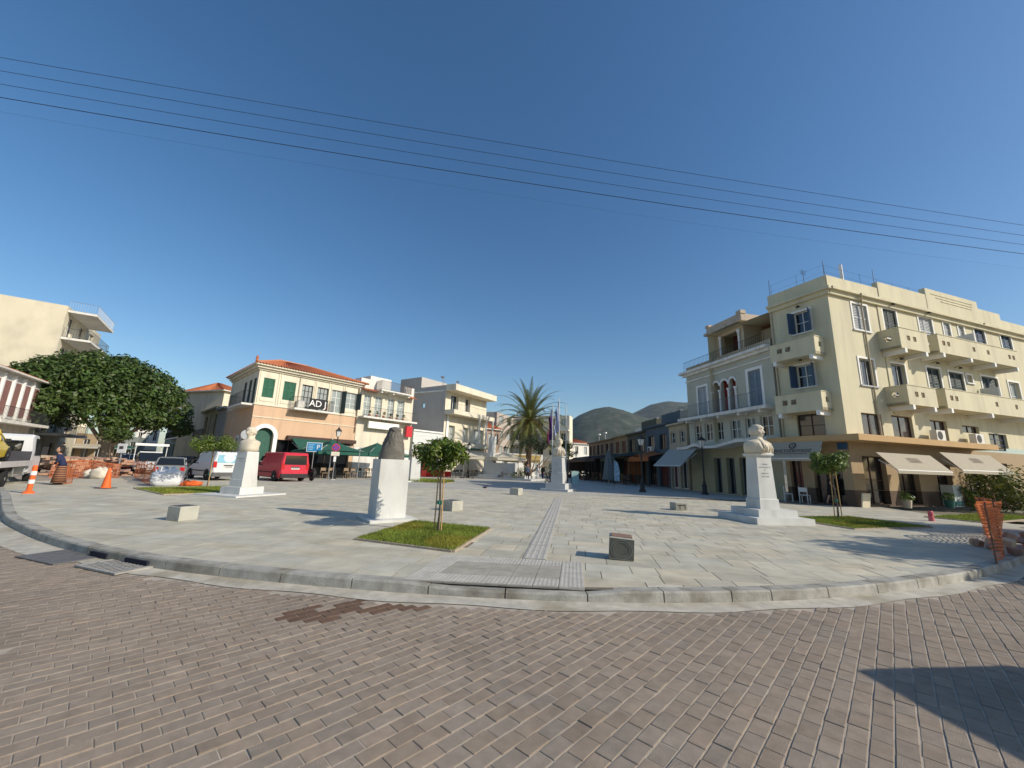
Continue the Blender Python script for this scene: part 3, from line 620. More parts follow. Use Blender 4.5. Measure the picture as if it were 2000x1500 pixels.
# awnings of the hotel cafe
for i,(xa,xb) in enumerate(((1713,1818),(1837,1935))):
    u0 = FR.px(xa,886,1.2)[0]; u1 = FR.px(xb,890,1.2)[0]
    a = awning(FR,hotel,u0,u1,1.16,FR.px(xa,884,1.2)[1],1.95,FR.px(xa+14,919,1.95)[1]+.05,awn_b,.16)
    z0 = FR.px(xa,884,1.2)[1]; z1 = FR.px(xa+14,919,1.95)[1]+.05; tl = math.atan2(.79,z0-z1)
    M_ = FR.mat((u0+u1)/2+.1,1.5+.035,z0-(z0-z1)*.43+.035,math.atan2(.79,z0-z1))
    for k,(ln,off) in enumerate(((1.0,.16),(1.1,.07),(1.05,-.02),(1.0,-.1))):
        mm = MB(); 
        for g in range(16): mm.box(-ln/2+g*ln/16,-ln/2+g*ln/16+ln/16*(.45+.4*((g*7+k*3)%3)/2),off-.022,off+.022,0,.004,lambda x,y,z,M_=M_: tuple(M_@Vector((x,y,z))))
        mm.build('printed_line', pm('awning_print',(.25,.22,.18),.9), a)
u0,u1 = -.15,2.85; a = awning(FL,hotel,u0,u1,1.17,3.38,1.75,2.45,awn_b,.14)
tl = math.atan2(.58,.93); M_ = FL.mat(1.3,1.17+.58*.58+.04,3.38-.93*.58+.03,tl); text('lettering','ΧΡΗΣΤΟΠΟΥΛΟΣ',.27,M_,ltr_dk,a)
mm = MB().box(-.95,.95,-.185,-.165,0,.006,lambda x,y,z,M_=M_: tuple(M_@Vector((x,y,z)))); mm.build('underline', ltr_dk, a)
M_ = FL.mat(1.35,1.17+.58*.25+.04,3.38-.93*.25+.03,tl); mm = MB().lathe([(.2,0),(.2,.008)],18,lambda x,y,z,M_=M_: tuple(M_@Vector((x,y,z)))); em = mm.build('emblem', ltr_dk, a)
mm = MB(); 
for k in range(5): g = k*math.pi*2/5; mm.lathe([(.05,.009),(.05,.012)],8,lambda x,y,z,M_=M_,g=g: tuple(M_@Vector((x+.09*math.cos(g),y+.09*math.sin(g),z))))
mm.build('emblem_flower', awn_b, em)
text('sign_letters','Χ',.01,FL.mat(3.2,-5,3,0),ltr_dk,hotel) if False else None
MB().box(2.95,3.42,.05,.1,3.0,3.35,FL).build('blue_sign', pm('blue_sign',(.03,.10,.22),.5), hotel)
m = MB().box(-.01,27,.003,.02,2.95,2.97,FR)
# ---------------------------------------------------------------- grey-green neoclassical house with loggia
FN = Fac((15.10,33.3),(16.90,24.75))
neo = thing('loggia_house', (15.1,33.3,0), 'pale grey townhouse with triple-arched red loggia and iron balconies', 'building')
neo_w = pm('pale_green_grey_plaster', (.46,.45,.37), .85, .06, .8, .1, 25, c2=(.4,.38,.3), c2amt=.3)
nl = FN.rect(1364,1381,746,806); nr = FN.rect(1463,1488,713,797); arches = [FN.rect(1395,1407,738,812),FN.rect(1410,1424,732,808),FN.rect(1427,1438,725,803)]
zfl = FN.px(1420,812)[1]; print('neo',FN.L,[round(x,2) for x in nl],[round(x,2) for x in nr],[[round(x,2) for x in a] for a in arches],zfl)
zfl = 5.85; za = 8.35
mz = [FN.rect(a,b,c,d) for a,b,c,d in ((1357,1371,833,862),(1377,1392,832,860),(1398,1413,830,858),(1427,1447,824,852),(1456,1476,818,848),(1486,1510,813,848))]
mz = [(a,b,3.95,5.3) for a,b,c,d in mz]
ar = [(a,b,zfl+.05,za) for a,b,c,d in arches]
nl = (nl[0],nl[1],zfl+.05,8.3); nr = (nr[0],nr[1],zfl+.05,8.5)
m = MB(); wall_with_holes(m,FN,0,FN.L,3.5,9.5,[nl,nr]+ar+mz,.25)
for a,b,c,d in ar:   # arch spandrels
    r = (b-a)/2; cx = (a+b)/2; n = 8
    for s_ in (-1,1):
        arc = [(cx+s_*r*math.cos(k*math.pi/2/n), d-r+r*math.sin(k*math.pi/2/n)) for k in range(n+1)]
        P = [(x,.001,z) for x,z in arc]+[(cx+s_*r,.001,d)]
        for k in range(n): m.add([P[k],P[k+1],P[-1]],[(0,1,2)],FN)
shell(m,FN,8,3.5,9.5); m.build('wall', neo_w, neo)
gd = [FN.rect(a,b,890,965) for a,b in ((1396,1410),(1420,1436),(1446,1462),(1478,1500))]; gd = [(a,b,.05,2.6) for a,b,c,d in gd]
m = MB(); wall_with_holes(m,FN,0,FN.L,0,3.5,gd,.3); m.build('shop_wall', pm('ochre_plaster',(.36,.32,.2),.85,.08,1), neo)
for r in gd: window(FN,neo,r,frame=grey_i,pane=dark_g,rec=.3,rows=1)
for r in mz: window(FN,neo,r,frame=white_t,pane=dark_g,rows=2)
window(FN,neo,nl,trim=white_t,tw=.18,shut=(grey_sh,'closed')); window(FN,neo,nr,trim=white_t,tw=.2,shut=(pm('blue_grey_door',(.2,.25,.3),.6),'closed'))
u0,u1 = ar[0][0]-.3,ar[2][1]+.3
MB().box(u0,u1,-.85,-.8,zfl,9.3,FN).build('loggia_back_wall', pm('oxblood_plaster',(.30,.035,.03),.8,.1), neo)
MB().box(u0,u1,-1.54,-.26,zfl-.05,zfl+.02,FN).build('loggia_floor', neo_w, neo)
for cu in [ar[0][0]-.06,(ar[0][1]+ar[1][0])/2,(ar[1][1]+ar[2][0])/2,ar[2][1]+.06]:
    MB().lathe([(.14,zfl),(.14,zfl+.12),(.09,zfl+.16),(.078,za-.85),(.13,za-.78),(.14,za-.68)],10,lambda x,y,z,cu=cu: tuple(FN(cu+x,.1+y,z))).build('column', white_t, neo)
for a,b,c,d in ar:
    r = (b-a)/2; cx = (a+b)/2; mm = MB(); n = 12; P = []
    for k in range(n+1): g = math.pi*k/n; P.append([(cx+r*math.cos(g),.003,d-r+r*math.sin(g)),(cx+(r+.13)*math.cos(g),.003,d-r+(r+.13)*math.sin(g)),(cx+(r+.13)*math.cos(g),.09,d-r+(r+.13)*math.sin(g)),(cx+r*math.cos(g),.09,d-r+r*math.sin(g))])
    mm.loft(P,FN); mm.build('arch_moulding', white_t, neo)
m = MB(); m.box(-.25,FN.L+.02,.003,.9,zfl-.22,zfl,FN)
for u in (.6,2.4,4.2,6.2,8.0): m.box(u,u+.2,.004,.75,zfl-.42,zfl-.222,FN)
m.build('balcony_slab', white_p, neo); rl = railing(FN,-.2,FN.L-.6,.84,zfl,zfl+.95,.13,.01); rl.build('balcony_railing', grey_i, neo)
m = MB()
for (z0,z1,ww) in ((9.0,9.1,.08),(9.5,9.7,.22),(9.7,9.9,.45)): m.box(-ww,FN.L+.0,.003,ww,z0,z1,FN)
m.build('cornice', white_p, neo)
up = FN.px(1378,640)[0]; um = FN.px(1440,640)[0]; up = max(.6,up)
att = pm('attic_plaster',(.48,.40,.28),.85,.1,1)
lo = (up+1.0,um-.35,9.95,12.0); m = MB(); T = lambda u,w_,z: FN(u,w_-.5,z)
wall_with_holes(m,T,up,um,9.9,12.5,[lo],.3); m.add([(um,-.0,9.9),(um,-4,9.9),(um,-4,12.5),(um,0,12.5)],[(0,1,2,3)],T); m.add([(up,0,9.9),(up,-4,9.9),(up,-4,12.5),(up,0,12.5)],[(0,1,2,3)],T)
m.box(um+.01,FN.L+.3,-2.2,-2.0,9.9,11.9,FN); m.build('attic_wall', att, neo)
window(FN,neo,(um+1.2,um+2.3,10.4,11.6),w=-2.0,rec=-.01,frame=wood_d,pane=dark_g)
MB().box(lo[0]-.2,lo[1]+.2,-1.9,-1.85,9.9,12.3,FN).build('attic_loggia_wall', pm('rust_plaster',(.17,.06,.045),.8,.15), neo)
MB().box(lo[0]+.6,lo[0]+1.3,-1.84,-1.8,9.95,11.7,FN).build('attic_door', grey_sh, neo)
for cu in (lo[0]+.02,lo[1]-.02): MB().lathe([(.12,9.9),(.085,10.05),(.075,11.7),(.13,11.9),(.13,12.0)],10,lambda x,y,z,cu=cu: tuple(FN(cu+x,-.4+y,z))).build('column', white_t, neo)
m = MB(); m.box(up-.5,um+.25,-4.5,-.15,12.5,12.7,FN); m.box(up-.3,um+.1,-.62,-.3,12.7,13.15,FN); m.box(um-.2,um+.1,-4.4,-.63,12.7,13.1,FN); m.box(um-.3,um+.16,-.7,-.24,13.1,13.35,FN); m.box(up-.36,up+.05,-.7,-.24,13.15,13.35,FN); m.build('attic_parapet', pm('stained_stucco',(.5,.42,.33),.9,.25,2,c2=(.22,.17,.13),c2amt=.7,c2scale=2), neo)
m = MB(); corrug(m,FN(um+.3,-1.8,12.0),FN(FN.L+.4,-1.8,12.0),FN(FN.L+.4,-4.5,13.0),FN(um+.3,-4.5,13.0)); m.build('tiled_roof', tile_r, neo)
MB().box(-.1,FN.L-.1,-.3,-.1,9.9,10.35,FN).build('terrace_parapet', att, neo)
railing(FN,.0,FN.L-.3,.2,9.9,10.75,.16,.01).build('terrace_railing', iron_b, neo)
m = MB(); n = 40; vs = []
us_ = [FN.L*i/n for i in range(n+1)]
def wz(u): return 3.25+.22*math.exp(-((u-2.2)/.7)**2)+.32*max(0,min(1,(u-4.5)/2))
for u in us_: vs += [(u,.003,wz(u)),(u,1.3,wz(u)),(u,1.3,wz(u)+.2),(u,.003,wz(u)+.2)]
m.add(vs,[(i*4+k,i*4+(k+1)%4,(i+1)*4+(k+1)%4,(i+1)*4+k) for i in range(n) for k in range(4)]+[(0,1,2,3),(n*4,n*4+1,n*4+2,n*4+3)],FN); m.build('marquee', white_p, neo)
gaw = pm('grey_awning',(.42,.43,.39),.9,.06,3,trans=.15)
awning(FN,neo,-1.4,2.3,1.1,3.3,2.6,1.95,gaw,.08)
# ---------------------------------------------------------------- row of shops on the right
SA = np.array([13.13,66.35]); SB = np.array([15.06,33.75]); FS = Fac(SA,SB)
def su(x): return FS.px(x,880)[0]
cuts = [0, su(1200), su(1226), su(1262), su(1308), FS.L]; print('shops',[round(c,1) for c in cuts])
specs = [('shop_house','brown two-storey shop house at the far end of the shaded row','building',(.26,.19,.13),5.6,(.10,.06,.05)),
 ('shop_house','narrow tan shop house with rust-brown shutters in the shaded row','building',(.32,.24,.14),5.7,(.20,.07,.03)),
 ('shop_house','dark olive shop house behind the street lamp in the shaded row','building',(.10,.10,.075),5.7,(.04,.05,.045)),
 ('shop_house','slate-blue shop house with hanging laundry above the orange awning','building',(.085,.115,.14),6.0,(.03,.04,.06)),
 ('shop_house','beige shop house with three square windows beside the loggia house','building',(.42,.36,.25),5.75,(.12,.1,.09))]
shop_things = []
for i,(nm,lb,ct,wc,zt,sc_) in enumerate(specs):
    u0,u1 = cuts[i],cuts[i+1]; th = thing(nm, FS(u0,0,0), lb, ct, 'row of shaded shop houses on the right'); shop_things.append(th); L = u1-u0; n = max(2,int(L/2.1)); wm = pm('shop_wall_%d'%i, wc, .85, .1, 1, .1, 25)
    ws = [(u0+L*(k+.22)/n, u0+L*(k+.78)/n, 3.55 if i < 4 else 4.0, 5.0) for k in range(n)]; gs = [(u0+L*(k+.12)/n, u0+L*(k+.88)/n, .08, 2.55) for k in range(n)]
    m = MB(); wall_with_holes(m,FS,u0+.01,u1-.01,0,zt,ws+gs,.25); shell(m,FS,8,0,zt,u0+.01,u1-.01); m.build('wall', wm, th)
    sm = pm('shop_shutter_%d'%i, sc_, .6, .1)
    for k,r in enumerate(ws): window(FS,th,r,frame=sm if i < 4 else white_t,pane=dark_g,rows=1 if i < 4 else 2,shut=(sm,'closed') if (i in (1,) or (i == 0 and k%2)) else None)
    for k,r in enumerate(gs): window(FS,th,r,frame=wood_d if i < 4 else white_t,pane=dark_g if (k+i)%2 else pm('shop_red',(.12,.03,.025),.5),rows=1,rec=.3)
    MB().box(u0+.01,u1-.01,.003,.3,zt-.18,zt,FS).build('cornice', wm, th); MB().box(u0+.02,u1-.02,.003,.5,3.0,3.18,FS).build('string_course', wm, th)
    if i in (2,3,4):
        a,b = (u0+.5,u1-.8); hh = (1.5,1.35,1.6)[i-2]; MB().box(a,b,-5,-1.6,zt,zt+hh,FS).build('rooftop_room', wm, th)
    if i == 1: MB().box(u0+.3,u1-.1,-3,-2.8,zt,zt+1.2,FS).build('roof_screen', white_p, th)
    if i in (2,3):
        for k in range(2): mm = MB().lathe([(.16,0),(.15,.1),(.01,.14)],10,lambda x,y,z,u=u0+L*(.5+.25*k),zt=zt,hh=hh: tuple(FS(u+x,-2+y,zt+hh+z))); mm.build('roof_light', white_t, th)
    if i == 0:
        for uu in (.2,.45): mm = MB().tube([FS(u0+L*uu,-1,zt),FS(u0+L*uu,-1,zt+1.2)],.04,6); mm.lathe([(.3,1.2),(.28,1.35),(.02,1.4)],8,lambda x,y,z,u=u0+L*uu,zt=zt: tuple(FS(u+x,-1+y,zt+z))); mm.build('roof_vent', steel, th)
m = MB()
for k,uu in enumerate((FS.L-1.6,FS.L-.9)):
    m.tube([FS(uu,-2,5.7),FS(uu,-2,8.6+.3*k)],.02,5)
    for j in range(4): m.tube([FS(uu-.5,-2,7.6+j*.3),FS(uu+.5,-2,7.6+j*.3)],.01,4)
m.build('tv_antenna', iron_b, shop_things[4])
# canopies over the shop terraces
cn = [(0,(.11,.08,.065)),(1,(.05,.04,.04)),(2,(.06,.07,.055)),(3,(.40,.13,.04))]
for i,c in cn:
    u0,u1 = cuts[i],cuts[i+1]; mt = pm('terrace_canopy_%d'%i, c, .85, .1, 2, trans=.1)
    dp = (3.8,4.0,3.4,2.0)[i]; 
    m = MB(); n = 24; vs = []
    for k in range(n+1):
        u = u0+.1+(u1-u0-.2)*k/n; bp_ = .28*math.exp(-((k/n-.45)/.12)**2); vs += [(u,.35,3.15+bp_),(u,dp,2.75+bp_*.7),(u,dp,2.79+bp_*.7),(u,.35,3.19+bp_)]
    m.add(vs,[(q_*4+k,q_*4+(k+1)%4,(q_+1)*4+(k+1)%4,(q_+1)*4+k) for q_ in range(n) for k in range(4)]+[(0,1,2,3),(n*4,n*4+1,n*4+2,n*4+3)],FS)
    cnp = m.build('terrace_canopy', mt, shop_things[i])
    m = MB()
    for k in range(4): u = u0+.3+(u1-u0-.6)*k/3; m.tube([FS(u,dp-.08,0),FS(u,dp-.08,2.78)],.035,6)
    m.build('canopy_post', iron_b, cnp)
    MB().box(u0+.1,u1-.1,dp+.002,dp+.02,2.35,2.78,FS).build('valance', mt, cnp)  # dark strip added to deepen the shade band below the canopy edge
    MB().box(u0+.1,u0+.13,.5,dp,1.0,2.76,FS).build('shade_fill_screen', mt, cnp)  # dark sheet added to thicken the shade under the canopy
# ---------------------------------------------------------------- salmon corner house with tiled roof
CA = np.array([-17.86,27.24])*1.2; dA = np.array([.605,.796]); dA /= np.linalg.norm(dA); dB = np.array([-.718,.696]); dB /= np.linalg.norm(dB)
LA = on_line(CA,dA,703,760); FA = Fac(CA,CA+dA*LA); FB = Fac(CA+dB*9.8,CA); print('ADJ len',LA)
adj = thing('corner_house', (CA[0],CA[1],0), 'cream and salmon two-storey corner house with hipped red tile roof', 'building')
W = [FA.rect(513,536,739,776),FA.rect(553,577,745,783),FA.rect(588,610,752,797),FA.rect(618,640,757,803),FA.rect(646,667,762,806),FA.rect(674,696,767,800)]
zb = np.mean([W[0][2],W[1][2]]); zt = np.mean([w_[3] for w_ in W]); print('ADJ',zb,zt,[round(x,2) for w_ in W for x in w_])
zS = FA.px(520,792)[1]; zE = FA.px(520,716)[1]; print('string',zS,'eave',zE)
W = [(a,b,(zb if i in (0,1,5) else zS+.12),zt) for i,(a,b,c,d) in enumerate(W)]
za0 = FA.rect(497,533,835,880); arch = (za0[0],za0[1],.1,za0[3]); gs = [(FA.px(540,860)[0],LA-.4,.1,3.1)]
m = MB(); wall_with_holes(m,FA,0,LA,zS,zE,W,.2); LW = [FB.rect(468,473,745,775),FB.rect(476,481,742,775),FB.rect(484,492,738,775)]
LW = [(a,b,zS+.1,zt) for a,b in ((5.2,6.2),(6.9,7.9),(8.4,9.3))]
wall_with_holes(m,FB,0,9.8,zS,zE,LW,.2); m.add([tuple(FB(0,0,0)),tuple(FA(LA,-9.8,0)),tuple(FA(LA,-9.8,zE)),tuple(FB(0,0,zE))],[(0,1,2,3)]); m.add([(LA,0,0),(LA,-9.8,0),(LA,-9.8,zE),(LA,0,zE)],[(0,1,2,3)],FA); m.build('upper_wall', cream2, adj)
m = MB(); wall_with_holes(m,FA,0,LA,0,zS,[arch]+gs,.35); ab = [(5.6,6.7,.1,3.2),(7.6,8.7,.1,3.2)]; wall_with_holes(m,FB,0,9.8,0,zS,ab,.35); 
for FF_,rr in ((FA,[arch]),(FB,ab)):
    for a,b,c,d in rr:
        r = (b-a)/2; cx = (a+b)/2; n = 10
        for s_ in (-1,1):
            P = [(cx+s_*r*math.cos(k*math.pi/2/n),.001,d-r+r*math.sin(k*math.pi/2/n)) for k in range(n+1)]+[(cx+s_*r,.001,d)]
            for k in range(n): m.add([P[k],P[k+1],P[-1]],[(0,1,2)],FF_)
m.build('lower_wall', salmon, adj)
for FF_,rr,tm in ((FA,[arch],white_t),(FB,ab,white_p)):
    for a,b,c,d in rr:
        r = (b-a)/2; cx = (a+b)/2; mm = MB(); n = 14; P = []; k0 = .32 if FF_ is FA else .22
        for k in range(n+1): g = math.pi*k/n; P.append([(cx+r*math.cos(g),.003,d-r+r*math.sin(g)),(cx+(r+k0)*math.cos(g),.003,d-r+(r+k0)*math.sin(g)),(cx+(r+k0)*math.cos(g),.08,d-r+(r+k0)*math.sin(g)),(cx+r*math.cos(g),.08,d-r+r*math.sin(g))])
        mm.loft(P,FF_); mm.box(cx-r-k0,cx-r,.003,.078,0,d-r,FF_); mm.box(cx+r,cx+r+k0,.003,.078,0,d-r,FF_); mm.build('arch_trim', tm, adj)
        MB().box(a-.01,b+.01,-.34,-.3,.1,d+.01,FF_).build('arch_door', pm('green_door',(.03,.10,.07),.5,.2,2), adj)
for r in gs: window(FA,adj,r,frame=wood_d,pane=dark_g,cols=6,rows=1,rec=.35)
sh = [(dkgreen,'closed'),(dkgreen,'closed'),None,None,(dkteal,'right'),(dkteal,'right')]
for i,r in enumerate(W): window(FA,adj,r,frame=wood_d if 2<=i<=3 else white_t,pane=pale_g,trim=None,shut=sh[i],cols=3 if i in(2,3) else 2,rows=4 if i in (2,3) else 3)
for r in LW: window(FB,adj,r,frame=white_p,pane=dark_g,shut=(dkteal,'closed'))
m = MB()
for i,(a,b,c,d) in enumerate(W): # raised panels over and under the windows
    for (x0,x1,y0,y1) in ((a-.32,a-.24,zS+.2,zt+.75),(b+.24,b+.32,zS+.2,zt+.75),(a-.24,b+.24,zt+.67,zt+.75)): m.box(x0,x1,.003,.05,y0,y1,FA)
    if i in (0,1,5): m.box(a-.1,b+.1,.003,.04,zS+.35,zb-.12,FA)
m.box(0,LA,.003,.07,zS-.02,zS+.1,FA); m.box(0,9.87,.003,.07,zS-.02,zS+.098,FB); m.box(0,LA,.003,.05,zS-1.05,zS-.97,FA); m.build('wall_moulding', cream2, adj)
m = MB(); 
for z0,z1,ww in ((zE-.35,zE-.2,.12),(zE-.2,zE,.3),(zE,zE+.14,.5)): m.box(-ww*.99,LA+ww*.3,.003,ww,z0,z1,FA); m.box(0,9.8+ww*.0,.003,ww,z0,z1-.004,FB)
m.build('eaves_cornice', cream2, adj)
ov = .6; zR = zE+.15; e0 = FA(-ov*.9,ov,zR); e1_ = FA(LA+ov,ov,zR); e2_ = FA(LA+ov,-10.4,zR); e3 = Vector(FB(-.3,ov,zR)); hR = 1.75
m = MB(); mid = (FA(0,0,0)+FA(LA,-9.8,0))/2; r0 = FA(3.4,-4.9,zR+hR); r1 = FA(LA-3.4,-4.9,zR+hR)
corrug(m,e0,e1_,r1,r0); corrug(m,e3,e0,r0,r0); corrug(m,e1_,e2_,r1,r1); corrug(m,e2_,e3,r0,r1); m.build('tiled_roof', tile_r, adj)
m = MB(); m.tube([e0,r0],.11,6).tube([r0,r1],.11,6).tube([r1,e1_],.11,6); m.build('ridge_tiles', pm('ridge_tile',(.52,.22,.11),.85,.15,4), adj)
m = MB().lathe([(.12,0),(.09,.2),(.12,.3),(.03,.5)],8,lambda x,y,z: (e0.x+x,e0.y+y,e0.z+z+.05)); m.build('finial', tile_r, adj)
b0,b1 = FA.px(574,803,.9)[0],FA.px(650,815,.9)[0]; zf = zS+.05
bal = MB().box(b0,b1,.003,.95,zf-.16,zf,FA).build('balcony_slab', white_p, adj); railing(FA,b0+.04,b1-.04,.9,zf,zf+1.0,.12,.01,ret=.85).build('balcony_railing', iron_b, bal)
MB().box(b0+1.2,b0+2.9,.93,.95,zf+.12,zf+.98,FA).build('banner', pm('banner_black',(.015,.015,.018),.6), bal)
text('banner_letters','AD J',.82,FA.mat(b0+2.0,.956,zf+.55),pm('letter_white',(.8,.8,.78),.6),bal)
MB().box(b0+2.66,b0+2.8,.951,.958,zf+.2,zf+.34,FA).build('banner_dot', pm('banner_red',(.55,.08,.03),.6), bal)
MB().box(b0+.45,b0+1.05,.1,.45,zf,zf+.75,FA).build('air_conditioner', white_p, bal)
b2 = MB().box(4.6,9.7,.003,.9,zf-.16,zf,FB).build('balcony_slab', white_p, adj); railing(FB,4.65,9.65,.85,zf,zf+1.0,.14,.01,ret=.8).build('balcony_railing', iron_b, b2)
mm = MB().tube([FA(LA-.12,.08,zE-.3),FA(LA-.12,.08,zS-1.6)],.045,6); mm.build('downpipe', pm('brown_pipe',(.2,.12,.08),.7), adj)
MB().box(2.9,LA+.0,.05,.4,3.15,3.5,FA).build('awning_box', wood_d, adj)
awning(FA,adj,3.2,6.6,.3,3.3,2.4,2.15,awn_g,.25)
# ---------------------------------------------------------------- cream house with roof terrace
F4 = Fac(CA+dA*(LA+.05), CA+dA*on_line(CA,dA,806,800)); L4 = F4.L; print('F4',L4)
hs4 = thing('terrace_house', F4(0,0,0), 'cream house with four arched balcony doors and roof terrace', 'building')
zf4 = F4.px(745,818)[1]; zr4 = F4.px(720,776)[1]; print('z4',zf4,zr4)
D4 = [F4.rect(a,b,c,818) for a,b,c in ((708,722,802),(730,744,803),(755,768,806),(774,788,810))]; D4 = [(a,b,zf4+.02,zf4+2.35) for a,b,c,d in D4]
m = MB(); zr4 = zf4+3.0; wall_with_holes(m,F4,0,L4,2.9,zr4,D4,.2); shell(m,F4,9,2.9,zr4); m.build('wall', cream2, hs4)
MB().box(0,L4,-.3,-.02,0,2.9,F4).build('shop_wall', white_p, hs4)
for r in D4: window(F4,hs4,r,frame=white_t,pane=pale_g,rows=3)
m = MB().box(.1,L4,.003,1.0,zf4-.18,zf4,F4); m.build('balcony_slab', white_p, hs4); railing(F4,.15,L4-.1,.95,zf4,zf4+.95,.15,.008).build('balcony_railing', iron_b, hs4)
m = MB(); m.box(0,1.9,-.2,.02,zr4,zr4+1.0,F4); m.box(L4-1.3,L4,-.2,.02,zr4,zr4+1.0,F4); m.build('roof_parapet', white_p, hs4)
m = MB(); m.box(1.8,L4-1.1,.003,1.1,zr4-.14,zr4,F4); 
for u in (2.0,L4/2,L4-1.4): m.box(u-.09,u+.09,.004,.95,zr4-.36,zr4-.142,F4)
m.build('terrace_slab', white_p, hs4); railing(F4,1.85,L4-1.2,1.05,zr4,zr4+.95,.07,.012,ret=1.0).build('terrace_railing', pm('brown_railing',(.12,.09,.08),.6), hs4)
for a,b in ((.1,1.75),(L4-1.2,L4-.05)): m = MB(); corrug(m,F4(a,.75,zr4-.32),F4(b,.75,zr4-.32),F4(b,.0,zr4-.05),F4(a,.0,zr4-.05)); m.build('tiled_eave', tile_r, hs4)
MB().box(2.6,5.4,-5.6,-2.4,zr4,zr4+2.0,F4).build('rooftop_room', white_p, hs4)
MB().box(1.0,4.8,.35,.6,zf4-1.15,zf4-.45,F4).build('rolled_awning', white_t, hs4)
MB().box(L4-1.0,L4-.2,.3,.5,zf4-1.7,zf4-.5,F4).build('red_sign', pm('sign_red',(.55,.03,.04),.5), hs4)
for k in range(6):
    u = .9+k*.85; mm = MB().lathe([(.1,zf4),(.14,zf4+.25)],8,lambda x,y,z,u=u: tuple(F4(u+x,.7+y,z))); p = mm.build('flower_pot', pm('terracotta',(.35,.14,.08),.8), hs4)
    mm = MB(); 
    for j in range(30): a = random.random()*6.28; r = random.random()*.2; mm.add([(u+r*math.cos(a),.7+r*math.sin(a),zf4+.25+random.random()*.45),(u+r*math.cos(a)+.09,.7+r*math.sin(a),zf4+.3+random.random()*.4),(u+r*math.cos(a),.78+r*math.sin(a),zf4+.33+random.random()*.4)],[(0,1,2)],F4)
    mm.build('pot_plant', pm('pot_leaf',(.06,.10,.03),.7), p)
# ---------------------------------------------------------------- low white shop between
t6 = on_line(CA,dA,806,860); t7 = on_line(CA,dA,862,900); F6 = Fac(CA+dA*(t6+.03),CA+dA*(t7-.02)); 
low = thing('low_shop', F6(0,0,0), 'low white panelled shop between the terrace house and the grey flats', 'building')
z6 = F6.px(830,842)[1]; print('low',F6.L,z6); m = MB(); wall_with_holes(m,F6,0,F6.L,0,z6,[(.4,F6.L-.4,.1,2.4)],.5); shell(m,F6,6,0,z6); m.build('wall', pm('pale_panel',(.62,.65,.62),.7,.05,1), low)
m = MB(); 
for k in range(1,6): m.box(0,F6.L,.003,.02,2.6+(z6-2.7)*k/6,2.6+(z6-2.7)*k/6+.03,F6)
m.box(-.05,F6.L+.05,.003,.12,z6-.1,z6+.08,F6); m.build('panel_joint', white_t, low)
window(F6,low,(.4,F6.L-.4,.1,2.4),frame=pm('shop_frame_red',(.4,.03,.02),.5),pane=dark_g,cols=4,rows=1,rec=.5)
for k in range(3): MB().box(.6+k*1.5,1.5+k*1.5,1.2,2.0,0,1.0-.2*k,F6).build('red_counter', pm('counter_red',(.62,.03,.02),.45,.1), low)
# ---------------------------------------------------------------- grey and cream flats
C5 = CA+dA*(t7+.02); d5 = np.array([.5,.866]); L5 = on_line(C5,d5,950,800); F5 = Fac(C5,C5+d5*L5); print('F5',C5,L5)
fl = thing('balcony_flats', (C5[0],C5[1],0), 'three-storey cream flats with a blank grey side wall', 'building')
zt5 = F5.px(875,754)[1]; zb1 = F5.px(872,806)[1]; zb0 = F5.px(868,868)[1]; print('z5',zt5,zb1,zb0)
o5 = [F5.rect(a,b,c,d) for a,b,c,d in ((880,895,783,808),(908,918,785,812),(876,888,832,856),(904,914,830,854),(925,944,836,858))]
o5 = [(a,b,zb1+.35,zb1+2.5) for a,b,c,d in o5[:2]]+[(a,b,zb0+.35,zb0+2.5) for a,b,c,d in o5[2:]]
d5b = np.array([-.83,.558]); F5L = Fac(C5+d5b*on_line(C5,d5b,778,800),C5); 
m = MB(); wall_with_holes(m,F5,0,L5,0,zt5-.6,o5,.4); m.build('front_wall', cream2, fl)
m = MB(); wall_with_holes(m,F5L,0,F5L.L,0,zt5+.1,[F5L.rect(824,830,788,796)],.2); m.box(0,4.2,-5,-.003,zt5+.1,zt5+1.6,F5L); m.build('side_wall', grey_p, fl)
MB().box(.0,L5,-8,-.4,zt5-.7,zt5-.5,F5).build('roof_slab', white_p, fl)
m = MB(); m.box(.3,4.0,-4.9,-.05,zt5+.3,zt5+1.45,lambda u,w_,z: F5L(u,w_-.05,z)); 
for r in o5: window(F5,fl,r,frame=white_t,pane=pale_g if r[2] < zb1 else dark_g,rec=.4,rows=1)
for z in (zb0,zb1):
    m = MB().box(0,L5,.003,1.5,z-.2,z+.35,F5); b = m.build('balcony_front', cream2, fl); railing(F5,.1,L5-.1,1.45,z+.35,z+1.15,.2,.01).build('balcony_railing', steel, b)
m = MB().box(-.02,L5+.2,.003,1.6,zt5-.65,zt5+.15,F5); m.build('roof_fascia', cream2, fl)
MB().box(.4,.8,.1,.12,0.2,zb1,F5).build('downpipe', white_t, fl)
m = MB().box(L5*.55,L5*.98,1.3,1.5,zb0+.35,zb0+2.6,F5) if False else MB()
for u in (L5*.62,L5*.8,L5*.97): m.box(u-.08,u+.08,1.3,1.48,zb0+.36,zb1-.22,F5)
m.build('balcony_post', white_t, fl)
ps = F5.rect(908,936,866,878,.6); sg = MB().box(ps[0],ps[1],.6,.7,ps[2],ps[3],F5).build('shop_sign', pm('teal_sign',(.03,.25,.30),.5), fl)
MB().box(0,L5,.3,.5,zb0-1.4,zb0-.5,F5).build('shop_fascia', white_t, fl)
mm = MB()
for k in range(9): u = ps[0]+.2+k*(ps[1]-ps[0]-.4)/9; mm.box(u,u+.12+.05*(k%3),.7,.715,ps[2]+.12,ps[3]-.12-.1*(k%2),F5)
